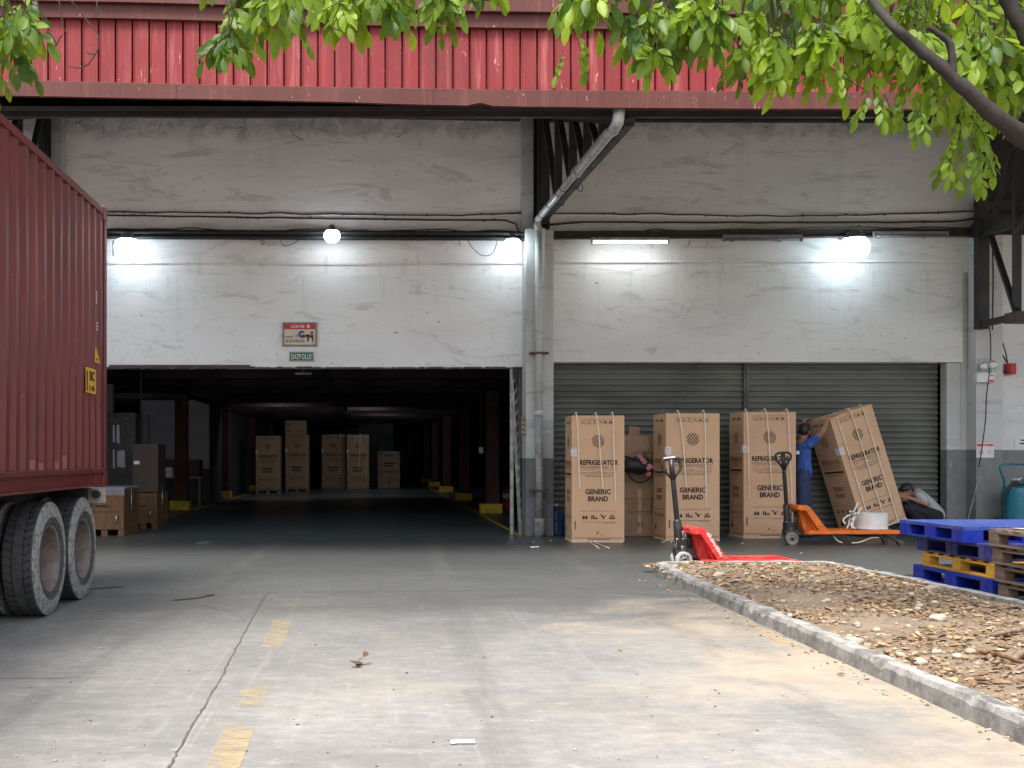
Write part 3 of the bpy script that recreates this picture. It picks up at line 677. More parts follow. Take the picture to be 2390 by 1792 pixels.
# sloping rain pipe along the central bracket
b = MB(); pe = PX(1446, C + .1)
p0 = Vector((pe, C + .12, PZ(246, C))); p1 = Vector((pe - .01, C + .14, PZ(283, C + .1))); q = Vector((X(1255, 16.95), 16.95, Z(512, 16.95)))
p2 = p1.lerp(q, .04) + Vector((0, 0, -.03)); p3 = p1.lerp(q, .08); m_ = p1.lerp(q, .42)
b.tube([p0, p1, p2, p3, m_], .068, 18, 0); b.tube([m_, q], .052, 18, 1); b.tube([m_.lerp(p3, .03), m_.lerp(q, .03)], .075, 18, 0)
b.tube([q, q + Vector((0, .02, -.10)), Vector((px_, 17.0, Z(535, 17)))], .058, 16, 2)
for f in (.05, .60, .66, .8, .93):
    c_ = p1.lerp(q, f); d_ = (q - p1).normalized(); b.tube([c_ - d_ * .010, c_ + d_ * .010], .072 if f < .5 else .057, 16, 3); b.tube([c_ + Vector((.05, 0, .05)), c_ + Vector((.22, .05, .12))], .012, 6, 3)
part(b, 'rain_pipe', [M['pipe'], M['foil'], M['pipe_old'], M['black']])

# interior ---------------------------------------------------------------
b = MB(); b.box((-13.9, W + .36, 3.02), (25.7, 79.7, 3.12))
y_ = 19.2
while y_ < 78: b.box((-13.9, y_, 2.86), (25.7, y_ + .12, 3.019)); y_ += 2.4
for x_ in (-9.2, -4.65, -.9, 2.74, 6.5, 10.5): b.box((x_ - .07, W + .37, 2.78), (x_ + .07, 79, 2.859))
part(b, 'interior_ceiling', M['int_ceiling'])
def icolumn(x_, y_, base=(.50, .42, .22), bl='yellow'):
    mb = MB(); mb.box((x_ - .145, y_ - .13, .01), (x_ + .145, y_ + .13, 2.779)); mb.box((x_ - .08, y_ - .135, .3), (x_ + .08, y_ - .131, 2.7))
    o = part(mb, 'interior_column', M['maroon'], .01)
    mb = MB(); mb.box((x_ - base[0] / 2 - .03, y_ - base[1] / 2, 0), (x_ + base[0] / 2 - .03, y_ + base[1] / 2, base[2])); part(mb, 'column_base', M['yellow'], .02)
for i in range(7): icolumn(2.72, 24.4 + 7.45 * i)
for i in range(6): icolumn(-4.62, 25.9 + 7.45 * i, (.48, .42, .22))
b = MB(); b.tube([(2.44, 24.25, 1.45), (2.44, 24.25, 2.55), (2.40, 24.25, 2.68), (2.25, 24.25, 2.78), (1.4, 24.25, 2.82)], .022, 8, 0); b.box((2.40, 24.2, 1.36), (2.50, 24.28, 1.50), 1)
part(b, 'conduit', [M['maroon'], M['paper']])
yb = 30.5
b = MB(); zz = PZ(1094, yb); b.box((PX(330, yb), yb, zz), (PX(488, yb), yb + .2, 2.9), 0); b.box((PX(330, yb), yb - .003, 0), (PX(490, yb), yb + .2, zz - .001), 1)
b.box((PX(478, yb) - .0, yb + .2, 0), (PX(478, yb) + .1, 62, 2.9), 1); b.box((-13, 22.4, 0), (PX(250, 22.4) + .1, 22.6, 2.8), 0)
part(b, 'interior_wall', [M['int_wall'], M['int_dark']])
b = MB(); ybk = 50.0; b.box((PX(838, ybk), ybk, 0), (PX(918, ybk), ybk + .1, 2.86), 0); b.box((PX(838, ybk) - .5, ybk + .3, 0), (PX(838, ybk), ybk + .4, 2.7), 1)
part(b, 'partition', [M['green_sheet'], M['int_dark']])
b = MB(); b.add([(-4.35, 22, .004), (-4.27, 22, .004), (-4.27, 60, .004), (-4.35, 60, .004)], [(0, 1, 2, 3)]); b.add([(2.33, 17.2, .004), (2.42, 17.2, .004), (2.42, 62, .004), (2.33, 62, .004)], [(0, 1, 2, 3)])
tag(b.build('floor_line', M['yellow']), kind='structure')

# ================================================================ CONTAINER AND TRAILER
cx_, yF, zB, zT = -2.53, 10.18, .99, 3.61
root = tag(empty('shipping_container', (cx_ - 1.22, yF - 6.1, zB)), 'faded red corrugated shipping container riding on the trailer at the left', 'shipping container')
def rp(mb, name, mat, bevel=0, par=None): return mb.build(name, mat, par or root, bevel, world=True)
b = MB(); prof = []; y_ = yF - .13; rn = random.Random(2)
while y_ > -2.0:
    prof += [(-.006, y_), (-.006, y_ - .062), (-.040, y_ - .100), (-.040, y_ - .165)]; y_ -= .215
n = len(prof); zs_ = [zB + .165 + (zT - zB - .24) * i / 8 for i in range(9)]; vs = []
for z_ in zs_:
    for dx, yy in prof: vs.append((cx_ + dx + .007 * noise.noise(Vector((yy * 1.5, z_ * 1.4, 0))), yy, z_))
b.add(vs, [(j * n + i, j * n + i + 1, (j + 1) * n + i + 1, (j + 1) * n + i) for j in range(8) for i in range(n - 1)])
rp(b, 'side_panel', M['cont'])
b = MB(); b.box((cx_ - 2.4, -2, zB + .02), (cx_ - .06, yF - .06, zT - .03)); rp(b, 'container_body', M['cont'])
b = MB(); b.box((cx_ - .05, -2, zB + .125), (cx_ + .012, yF - .085, zB + .164)); b.box((cx_ - .03, -2, zB + .018), (cx_ - .018, yF - .085, zB + .124)); b.box((cx_ - .06, -2, zB - .0), (cx_ + .006, yF - .085, zB + .017))
for yy in (yF - .42, yF - 3.2): b.box((cx_ - .02, yy, zB + .018), (cx_ + .004, yy + .012, zB + .124))
rp(b, 'bottom_rail', M['cont'], .004)
b = MB(); b.box((cx_ - .06, -2, zT - .074), (cx_ + .002, yF - .085, zT - .012)); rp(b, 'top_rail', M['cont'], .004)
b = MB(); b.box((cx_ - .10, yF - .084, zB + .001), (cx_ + .004, yF, zT)); b.box((cx_ - .17, yF - .13, zT - .115), (cx_ + .006, yF + .006, zT + .006)); b.box((cx_ - .17, yF - .13, zB - .006), (cx_ + .010, yF + .006, zB + .112))
rp(b, 'corner_post', M['cont'], .006)
b = MB()
for z_ in (zB + .35, zB + 1.0, zB + 1.7, zB + 2.3): b.tube([(cx_ - .03, yF + .02, z_), (cx_ - .03, yF + .02, z_ + .13)], .018, 8)
for x_ in (-.3, -.8): b.tube([(cx_ + x_, yF + .03, zB + .1), (cx_ + x_, yF + .03, zT - .1)], .018, 8)
b.box((cx_ - 2.38, yF - .04, zB + .05), (cx_ - .11, yF + .0, zT - .05))
rp(b, 'cargo_door', M['cont'])
# faded repair patches low on the side
b = MB()
for (pa, pb, pya, pyb) in ((74, 88, 1073, 1103), (93, 108, 1080, 1102), (130, 145, 1077, 1099), (149, 161, 1062, 1099)):
    ya = -cx_ * F / (CX - pa); yb_ = -cx_ * F / (CX - pb); zz0 = PZ(pyb, ya); zz1 = PZ(pya, ya)
    b.box((cx_ - .035, ya, max(zz0, zB + .168)), (cx_ - .0045, min(yb_, ya + .10), zz1))
rp(b, 'patch', M['cont_patch'])
# stickers on the side
def sidepos(px, py):
    Y_ = -(cx_ + .002) * F / (CX - px); return Y_, PZ(py, Y_)
TS = Matrix(((0, 0, 0, 0), (1, 0, 0, 0), (0, 0, 1, 0), (0, 0, 0, 1)))    # (x,_,z) -> (0, x, z) : reads left to right facing +X
def side_T(Y_, z_, s=1): return Matrix(((0, 1 if s else -1, 0, cx_ + .003), (1, 0, 0, Y_), (0, 0, 1, z_), (0, 0, 0, 1)))
ya, za = sidepos(201, 915); yb_, zb__ = sidepos(224, 863)
b = MB(); b.box((cx_ - .003, ya, za), (cx_ + .002, yb_, zb__), 0)
T_ = side_T((ya + yb_) / 2, 0)
text(b, 'BC', .03, za + .115, .085, .16, 1, .03, T_, .003); text(b, '3 40', .02, za + .02, .05, .17, 1, .02, T_, .003); b.box((cx_ + .0, ya + .015, za + .02), (cx_ + .005, ya + .045, zb__ - .03), 1)
rp(b, 'number_plate', [M['sticker'], M['ink']])
ya, za = sidepos(222, 845); yb_, zb__ = sidepos(233, 817)
b = MB(); b.add([(cx_ + .004, ya, za), (cx_ + .004, yb_ , za), (cx_ + .004, ya + .03, zb__ + .02), (cx_ - .004, ya, za), (cx_ - .004, yb_, za), (cx_ - .004, ya + .03, zb__ + .02)], [(0, 1, 2), (5, 4, 3), (0, 3, 4, 1), (1, 4, 5, 2), (2, 5, 3, 0)], 0); b.box((cx_ + .004, ya + .03, za + .02), (cx_ + .006, ya + .07, za + .04), 1)
rp(b, 'warning_sticker', [M['sticker'], M['ink']])
b = MB()
for (p0_, p1_, pa_, pb_) in ((224, 226, 675, 708), (225.5, 227.5, 747, 771)):
    ya, za = sidepos(p0_, pb_); yb_, zb__ = sidepos(p1_, pa_); k = int((zb__ - za) / .03)
    for i in range(k): b.box((cx_ + .001, ya + .004 * (i % 2), za + i * .03), (cx_ + .004, yb_, za + i * .03 + .019))
rp(b, 'stencilled_number', M['paper'])

tr = tag(empty('semi_trailer', (cx_ - 1.22, 8.5, 0)), 'dark semi-trailer chassis with dusty dual wheels under the red container', 'trailer')
b = MB()
for x_ in (-.55, -1.75): b.box((cx_ + x_ - .09, -2, .62), (cx_ + x_ + .09, 10.05, .975))
for y_ in (9.95, 7.2, 5.0): b.box((cx_ - 2.3, y_ - .09, .70), (cx_ - .1, y_ + .09, .97))
for y_ in (8.55, 9.5): b.tube([(cx_ - 2.0, y_, .46), (cx_ - .3, y_, .46)], .07, 10); b.box((cx_ - .75, y_ - .45, .58), (cx_ - .60, y_ + .45, .66)); b.box((cx_ - .7, y_ - .1, .46), (cx_ - .45, y_ + .1, .70))
b.box((cx_ - .55, 9.03, .3), (cx_ - .4, 9.09, .8))
rp(b, 'chassis', M['trailer'], .006, tr)
b = MB(); ya = 10.0; b.box((PX(212, 10.0), 9.9, PZ(1173, 10)), (PX(250, 10.0), 9.96, PZ(1140, 10)), 0); b.tube([(PX(228, 9.9), 9.89, PZ(1153, 9.9)), (PX(228, 9.9), 9.84, PZ(1153, 9.9))], .035, 14, 1); b.box((PX(217, 9.9), 9.88, PZ(1159, 9.9)), (PX(229, 9.9), 9.899, PZ(1148, 9.9)), 1)
rp(b, 'rear_light_bracket', [M['stone'], M['black']], .004, tr)
# tyres: axis along X, outer face towards +X
def tyre_mesh():
    mb = MB(); Rr, w = .455, .265; Tm = Matrix.Rotation(R(90), 4, 'Y'); seg = 72
    prof = [(.255, w / 2 - .03), (.275, w / 2 - .008), (.33, w / 2), (.392, w / 2 - .002), (.425, w / 2 - .010), (Rr - .006, w / 2 - .020), (Rr, w / 2 - .030)]
    full = [(r, z) for r, z in prof]; mats = [0, 0, 1, 1, 1, 0]
    grooves = [w / 2 - .052, .048, .042, -.002, -.008, -.048, -.054, -w / 2 + .052]
    full += [(Rr, .048), (Rr - .012, .047), (Rr - .012, .041), (Rr, .040), (Rr, -.040), (Rr - .012, -.041), (Rr - .012, -.047), (Rr, -.048)]
    mats += [0] * 8
    full += [(r, -z) for r, z in reversed(prof)]; mats += [0, 0, 1, 1, 1, 0, 0]
    mb.lathe(full, seg, 0, Tm, True, mats[:len(full) - 1])
    # shoulder lugs with wavy sipes
    nl = 46
    for k in range(nl):
        for side in (1, -1):
            a0 = 2 * math.pi * (k + (.5 if side < 0 else 0)) / nl
            pts_ = []
            for i in range(7):
                u = i / 6; zz_ = side * (.034 + u * .068); a = a0 + .022 * math.sin(u * 5.5) ; pts_.append((zz_, a))
            vs = []
            for zz_, a in pts_:
                for da in (-.013, .013):
                    vs.append(Tm @ Vector(((Rr + .0015) * math.cos(a + da), (Rr + .0015) * math.sin(a + da), zz_)))
            mb.add(vs, [(2 * i, 2 * i + 1, 2 * i + 3, 2 * i + 2) for i in range(6)], 2, False)
    return mb
def rim_mesh(out=1):
    mb = MB(); Tm = Matrix.Rotation(R(90), 4, 'Y'); s = out
    prof = [(.272, .104), (.266, .120), (.250, .110), (.243, .075), (.236, .02), (.225, -.07), (.20, -.115), (.115, -.112), (.11, -.09), (.095, -.03), (.0, -.025)]
    mb.lathe([(r, z * s) for r, z in prof], 40, 0, Tm)
    for k in range(8):
        a = 2 * math.pi * k / 8; mb.lathe([(.014, -.07 * s), (.014, -.045 * s), (.001, -.043 * s)], 6, 0, Tm @ Matrix.Translation((.165 * math.cos(a), .165 * math.sin(a), 0)), False)
    return mb
first = None
wheels = [(cx_ - .03 - .132, 8.55, 1), (cx_ - .03 - .132 - .31, 8.55, -1), (cx_ - .03 - .132, 9.52, 1), (cx_ - .03 - .132 - .31, 9.52, -1)]
for i, (wx, wy, o_) in enumerate(wheels):
    if first is None:
        wl = empty('wheel'); wl.parent = tr; wl.location = (wx - tr.location.x, wy - 8.5, .452)
        ty = tyre_mesh().build('tyre', [M['tyre'], M['tyre_worn'], M['black']], wl); ty.rotation_euler = (R(10), 0, 0)
        ri = rim_mesh().build('rim', M['rim'], wl); first = wl
    else:
        wl = copy_tree(first, tr); wl.location = (wx - tr.location.x, wy - 8.5, .452); wl.rotation_euler = (R(23 * i), 0, 0)
        if o_ < 0: wl.rotation_euler = (R(23 * i), 0, math.pi)

# ================================================================ CARTONS
def strap_bundle(): pass
def fridge_print(mb, w, h, mat=0, y=-.003, rich=True, T=None):
    s = h / 1.88; k = w / .77
    text(mb, 'REFRIGERATOR', 0.015 * k, 1.15 * s, .072 * s, .56 * k, mat, .038, T, y)
    text(mb, 'GENERIC', 0.0, .715 * s, .074 * s, .375 * k, mat, .036, T, y); text(mb, 'BRAND', 0.0, .61 * s, .074 * s, .295 * k, mat, .036, T, y)
    # striped disc
    r, cz = .094 * s, 1.50 * s
    for i in range(-3, 3):
        d = (i + .5) * .0325 * s; hl = math.sqrt(max(0, r * r - d * d)); 
        if hl < .02: continue
        ca, sa = math.cos(R(50)), math.sin(R(50)); px0, pz0 = -sa * d, ca * d; hw = .0072 * s
        P = [(px0 + ca * a + -sa * b_, pz0 + sa * a + ca * b_) for a, b_ in ((-hl, -hw), (hl, -hw), (hl, hw), (-hl, hw))]
        mb.add([(x, y, cz + z) for x, z in P], [(0, 1, 2, 3)], mat, False, T)
    def rect(x0, z0, x1, z1): mb.add([(x0 * k, y, z0 * s), (x1 * k, y, z0 * s), (x1 * k, y, z1 * s), (x0 * k, y, z1 * s)], [(0, 1, 2, 3)], mat, False, T)
    rn = random.Random(11)
    # fine print
    for i, (z_, a, b_) in enumerate(((1.122, -.26, .28), (1.108, -.26, .14), (1.094, -.24, .28), (1.070, -.26, -.05), (1.070, .06, .28), (1.047, -.05, .03), (1.030, -.26, .27), (1.012, -.25, .26), (.985, -.20, .22), (.972, -.16, .18))):
        x_ = a
        while x_ < b_:
            l = rn.uniform(.01, .05); rect(x_, z_, min(b_, x_ + l), z_ + rn.choice((.004, .0055))); x_ += l + .004
    # handling marks frame
    x0, x1, z0, z1 = -.25, .225, 1.755, 1.82
    for q in ((x0, z0, x1, z0 + .003), (x0, z1, x1, z1 + .003), (x0, z0, x0 + .003, z1), (x1, z0, x1 + .003, z1)): rect(*q)
    cw = (x1 - x0) / 6
    for i in range(6):
        cx = x0 + cw * (i + .5)
        if i: rect(x0 + cw * i, z0, x0 + cw * i + .0022, z1)
        if i in (0, 1): rect(cx - .02, z0 + .01, cx + .02, z0 + .015); rect(cx - .014, z0 + .018, cx - .009, z1 - .012); rect(cx + .009, z0 + .018, cx + .014, z1 - .012)
        if i == 2: mb.add([((cx + a) * k, y, (z0 + c_) * s) for a, c_ in ((-.016, .052), (.016, .052), (.003, .03), (.003, .014), (.012, .010), (-.012, .010), (-.003, .014), (-.003, .03))], [(0, 7, 3, 2, 1), (3, 7, 6, 4)] if False else [(0, 7, 2, 1), (7, 6, 3, 2), (6, 5, 4, 3)], mat, False, T)
        if i == 3: rect(cx - .025, z0 + .028, cx + .025, z0 + .034); mb.add([((cx + a) * k, y, (z0 + c_) * s) for a, c_ in ((.008, .018), (.028, .031), (.008, .045))], [(0, 1, 2)], mat, False, T)
        if i in (4, 5): rect(cx - .022, z0 + .012, cx + .022, z0 + .022); rect(cx - .006, z0 + .024, cx + .018, z0 + .040); rect(cx - .02, z0 + .03, cx - .010, z0 + .044)
    # lower icon strip between rules
    rect(-.25, .462, .25, .466); rect(-.25, .298, .25, .302); rect(.07, .285, .25, .289)
    for i, cx in enumerate((-.20, -.055, .075, .20)):
        if i == 0:
            for dx in (-.03, .012): rect(cx + dx, .345, cx + dx + .034, .385); rect(cx + dx + .006, .39, cx + dx + .028, .398)
        elif i == 1: rect(cx - .045, .345, cx - .028, .40); rect(cx - .02, .345, cx + .05, .358); rect(cx - .02, .36, cx + .0, .40); rect(cx + .02, .36, cx + .04, .375)
        elif i == 2: mb.add([((cx + a) * k, y, c_ * s) for a, c_ in ((-.05, .415), (-.035, .42), (.02, .375), (.015, .345), (-.005, .35), (-.012, .375))], [(0, 1, 2, 3, 4, 5)], mat, False, T); rect(cx + .02, .385, cx + .045, .40)
        else: rect(cx - .04, .345, cx + .05, .36); rect(cx - .03, .37, cx + .01, .39); rect(cx - .005, .395, cx + .03, .408); rect(cx + .02, .365, cx + .045, .38)
    # small curl mark, bottom rules
    for i in range(6):
        a = R(60 + i * 32); rr_ = .022; mb.add([(.0 + rr_ * math.cos(a) * k, y, .135 * s + rr_ * math.sin(a)), (.0 + (rr_ - .010) * math.cos(a), y, .135 * s + (rr_ - .012) * math.sin(a)), ((rr_ - .010) * math.cos(a + .56), y, .135 * s + (rr_ - .012) * math.sin(a + .56)), (rr_ * math.cos(a + .56), y, .135 * s + rr_ * math.sin(a + .56))], [(0, 3, 2, 1)], mat, False, T)
    rect(.03, .112, .085, .117); rect(-.37, .066, .37, .070); rect(-.37, .052, .37, .055)
    for i in range(12): rect(-.15 + i * .027, .036, -.15 + i * .027 + .02, .046)
    for i in range(7): rect(-.345, .19 + i * .018, -.325, .203 + i * .018)
def side_print(mb, d, h, mat=0, T=None):
    s = h / 1.88; y = -.003
    def rect(x0, z0, x1, z1): mb.add([(x0 * d, y, z0 * s), (x1 * d, y, z0 * s), (x1 * d, y, z1 * s), (x0 * d, y, z1 * s)], [(0, 1, 2, 3)], mat, False, T)
    text(mb, 'REFRIGERATOR', 0, 1.14 * s, .072 * s, d * .74, mat, .03, T, y)
    text(mb, 'GENERIC', 0, .705 * s, .07 * s, d * .46, mat, .03, T, y); text(mb, 'BRAND', 0, .60 * s, .07 * s, d * .38, mat, .03, T, y)
    for i in range(-3, 4):
        dd = i * .027; hl = math.sqrt(.092 ** 2 - dd ** 2); ca, sa = math.cos(R(50)), math.sin(R(50))
        mb.add([(-sa * dd + ca * a - sa * b_, y, 1.50 * s + ca * dd + sa * a + ca * b_) for a, b_ in ((-hl, -.006), (hl, -.006), (hl, .006), (-hl, .006))], [(0, 1, 2, 3)], mat, False, T)
    for z_, w_ in ((1.115, .38), (1.10, .36), (1.08, .38), (1.06, .34), (.975, .38), (.958, .38), (.94, .3), (.462, .4), (.298, .4)): rect(-w_, z_, w_, z_ + .005)
    for cx in (-.3, -.1, .1, .3): rect(cx - .05, .34, cx + .03, .38); rect(cx - .02, .38, cx + .05, .40)
    rect(-.3, 1.77, -.05, 1.80); rect(.05, 1.76, .3, 1.80)
    rect(-.46, .06, .46, .064); rect(-.46, .046, .46, .049)
def side_dark(mb, d, h, mat=0, T=None):
    s = h / 1.88; y = -.0032
    mb.add([(-.40 * d, y, .995 * s), (.40 * d, y, .995 * s), (.40 * d, y, 1.025 * s), (-.40 * d, y, 1.025 * s)], [(0, 1, 2, 3)], mat, False, T)
    mb.add([(-.36 * d, y, .14 * s), (-.22 * d, y, .14 * s), (-.30 * d, y, .24 * s)], [(0, 1, 2)], mat, False, T)
def carton_body(w, d, h, seed=0, lid=True):
    """cardboard shell, slightly bowed, origin at the front-left bottom corner... centre of the front edge is x=0"""
    mb = MB(); nx_, nz_ = 6, 12; rnd = random.Random(seed)
    def sheet(fn, nu, nv):
        vs = [fn(i / nu, j / nv) for j in range(nv + 1) for i in range(nu + 1)]
        mb.add(vs, [(j * (nu + 1) + i, j * (nu + 1) + i + 1, (j + 1) * (nu + 1) + i + 1, (j + 1) * (nu + 1) + i) for j in range(nv) for i in range(nu)], 0, False)
    mb.box((-w / 2, 0, .012), (w / 2, d, h))
    # top flap tape line and a few folded lips along the top edge
    mb.box((-w / 2 - .002, d * .46, h + .0005), (w / 2 + .002, d * .54, h + .002), 1)
    return mb
def fridge(loc, w, d, h, rz=0, straps=(), mats=('card', 'card'), ink='ink', label='', foam=True, film=False, sticker=True, group=None, M4=None, simple=False):
    r = empty('refrigerator_carton', loc, rz); tag(r, label, 'refrigerator carton', group)
    if M4 is not None: r.matrix_world = M4
    bm_ = carton_body(w, d, h, 1); bm_.build('carton', [M[mats[0]], M[mats[1]]], r, .008)
    p = MB(); fridge_print(p, w, h, 0); p.build('front_print', M[ink], r)
    TL = Matrix.Translation((-w / 2, d / 2, 0)) @ Matrix.Rotation(R(-90), 4, 'Z')
    if not simple:
        p = MB(); side_print(p, d, h, 0, TL); side_dark(p, d, h, 1, TL); p.build('side_print', [M['ink_soft'], M['ink']], r)
    if sticker:
        p = MB(); s = h / 1.88; z0, z1 = 1.275 * s, 1.385 * s
        p.box((-w / 2 - .0045, -.0045, z0), (-w / 2 + .075, -.0035, z1), 0); p.box((-w / 2 - .0045, -.0035, z0), (-w / 2 - .0035, .10, z1), 0)
        for i in range(4): p.box((-w / 2 + .01, -.0055, z0 + .015 + i * .024), (-w / 2 + .05 + .012 * (i % 2), -.0046, z0 + .021 + i * .024), 1)
        p.build('delivery_label', [M['paper'], M['ink_soft']], r)
    if foam:
        p = MB(); rn = random.Random(int(w * 1e4)); x_ = -w / 2
        while x_ < w / 2 - .02:
            w_ = rn.uniform(.04, .12); hh = rn.uniform(.010, .026); p.box((x_, -.012 - rn.uniform(0, .01), .0005), (min(w / 2, x_ + w_), .012, hh)); x_ += w_
        p.box((-w / 2 - .012, -.006, .0005), (-w / 2 + .005, d, .016)); p.build('foam_base', M['foam'], r)
    for k, s_ in enumerate(straps):
        # (x at top, x at bottom, z bottom) loose band hanging over the front edge
        xt, xb_, zb_ = s_[:3]; p = MB(); wv = random.Random(k + int(w * 100)); n_ = 14; P = []
        P += [(xt - .02, .16, h + .004), (xt - .012, .07, h + .022), (xt - .006, .02, h + .040)]
        for i in range(n_ + 1):
            u = i / n_; P.append((xt + (xb_ - xt) * (u ** .75) + .004 * math.sin(u * 6 + k), -.020 - .012 * math.sin(u * math.pi), h + .012 - (h + .012 - zb_) * u))
        vs = []
        for q in P: vs += [(q[0] - .0085, q[1], q[2]), (q[0] + .0085, q[1], q[2]), (q[0] + .0085, q[1] + .0025, q[2] + .001), (q[0] - .0085, q[1] + .0025, q[2] + .001)]
        m_n = len(P); p.add(vs, [f_ for i in range(m_n - 1) for f_ in ((4 * i, 4 * i + 1, 4 * i + 5, 4 * i + 4), (4 * i + 1, 4 * i + 2, 4 * i + 6, 4 * i + 5), (4 * i + 2, 4 * i + 3, 4 * i + 7, 4 * i + 6), (4 * i + 3, 4 * i, 4 * i + 4, 4 * i + 7))] + [(3, 2, 1, 0), tuple(4 * (m_n - 1) + i for i in range(4))])
        p.ball((xt - .004, .01, h + .042), (.012, .008, .014), 0, 8, 6)
        p.build('strap', M['strap'], r)
    if film:
        p = MB(); p.box((-w / 2 - .008, -.012, h * .93), (w / 2 + .008, d + .01, h + .02)); p.build('stretch_wrap', M['film'], r, .01)
    return r
def place_front(px_l, px_r, py_bot, py_top, Yf, d, rz=0, **kw):
    xl, xr_ = PX(px_l, Yf), PX(px_r, Yf); w = (xr_ - xl) / math.cos(rz); h = PZ(py_top, Yf)
    return fridge(((xl + xr_) / 2, Yf, 0), w, d, h, rz, **kw)
gp = 'refrigerator cartons standing in front of the shutters'
place_front(1335, 1456.6, 1266, 969.5, 15.9, .70, R(-2.5), straps=((-.32, -.27, .80), (-.03, .07, .80), (.215, .25, .61)), label='first upright refrigerator carton beside the central column, three slack straps down its front', group=gp)
place_front(1554, 1680, 1261, 964.6, 16.2, .66, R(1.5), straps=((-.22, -.10, .80), (.17, .20, .50)), label='upright refrigerator carton behind the red pallet jack, second from the column', group=gp)
place_front(1735.5, 1857.5, 1256, 961, 16.72, .66, 0, straps=((-.37, -.32, .62), (-.07, .03, .75), (.27, .34, .50)), label='upright refrigerator carton behind the orange pallet jack, touching the man in blue', group=gp)
# the tilted one
th, be = R(17), R(13); c_, s_ = math.cos(th), math.sin(th); w4, d4, h4 = .80, .60, 1.92
u_ = Vector((c_, 0, s_)) * math.cos(be) + Vector((0, 1, 0)) * math.sin(be); w_v = Vector((0, 1, 0)) * math.cos(be) - Vector((c_, 0, s_)) * math.sin(be); v_v = Vector((-s_, 0, c_))
Y4 = 16.9; fl = Vector((PX(2019, Y4), Y4, .05)); org = fl + u_ * (w4 / 2)
M4 = Matrix(((u_.x, w_v.x, v_v.x, org.x), (u_.y, w_v.y, v_v.y, org.y), (u_.z, w_v.z, v_v.z, org.z), (0, 0, 0, 1)))
fridge((0, 0, 0), w4, d4, h4, 0, straps=((-.29, -.27, .03), (-.02, .0, .03), (.21, .22, .03)), label='refrigerator carton tipped over to the left by the man in blue', group=gp, M4=M4)

# opened carton with junk in its mouth between the first two
def at_w(px, py, Y_): return at(px, py, Y_)
r = tag(empty('opened_carton', (PX(1495, 17.2), 17.15, 0)), 'opened dull carton wedged between two upright cartons with a black bundle on it', 'opened carton')
xa, xb_, ht = PX(1450, 17.15) - r.location.x, PX(1536, 17.15) - r.location.x, PZ(1015, 17.15)
b = MB(); b.box((xa, 0, .005), (xb_, .34, ht)); b.box(((xa + xb_) / 2 - .03, -.002, .05), ((xa + xb_) / 2 + .03, -.0005, .75), 1); b.build('carton', [M['card2'], M['card']], r, .01)
b = MB(); b.add([(xa - .02, -.01, ht + .0), (xa + .42, -.03, ht - .02), (xa + .46, -.16, ht - .52), (xa + .02, -.12, ht - .48), (xa - .02, 0, ht + .004), (xa + .42, -.02, ht - .016), (xa + .46, -.15, ht - .516), (xa + .02, -.11, ht - .476)], [(0, 3, 2, 1), (4, 5, 6, 7), (0, 1, 5, 4), (1, 2, 6, 5), (2, 3, 7, 6), (3, 0, 4, 7)])
b.add([(xa + .12, .02, ht), (xa + .30, .02, ht), (xa + .29, .0, ht + .13), (xa + .13, .0, ht + .14), (xa + .12, .026, ht), (xa + .30, .026, ht), (xa + .29, .006, ht + .13), (xa + .13, .006, ht + .14)], [(0, 1, 2, 3), (7, 6, 5, 4), (0, 4, 5, 1), (1, 5, 6, 2), (2, 6, 7, 3), (3, 7, 4, 0)])
b.build('flap', M['card2'], r)
b = MB(); rn = random.Random(4)
for i, z_ in enumerate((.92, .88, .83, .60, .585, .53)): b.box((xa + .02, -.003, z_), (xb_ - .02 - rn.uniform(0, .15), -.001, z_ + .005))
for dx in (-.19, -.05, .09): b.box(((xa + xb_) / 2 + dx, -.003, .385), ((xa + xb_) / 2 + dx + .11, -.001, .40)); b.box(((xa + xb_) / 2 + dx, -.003, .36), ((xa + xb_) / 2 + dx + .10, -.001, .372))
for dx in (-.05, .015): b.box(((xa + xb_) / 2 + dx, -.004, .15), ((xa + xb_) / 2 + dx + .045, -.0025, .22)); b.box(((xa + xb_) / 2 + dx + .01, -.0045, .165), ((xa + xb_) / 2 + dx + .02, -.004, .205), 1)
for i in range(9): x_ = (xa + xb_) / 2 - .12 + i * .03; b.box((x_, -.003, .97 + .01 * (i % 3)), (x_ + .012, -.001, 1.03 + .03 * (i % 2)))
b.build('front_print', [M['ink_soft'], M['card']], r)
b = MB(); P = []; c0 = Vector(((xa + xb_) / 2, -.03, 1.08))
for i in range(15): a = math.pi * i / 14; P.append(c0 + Vector((-.20 * math.cos(a), -.01, -.22 * math.sin(a))))
b.tube(P, .009, 6); b.tube([c0 + Vector((.19, 0, 0)), c0 + Vector((.22, 0, -.3)), c0 + Vector((.17, 0, -.7))], .005, 6); b.build('loose_cable', M['cable'], r)
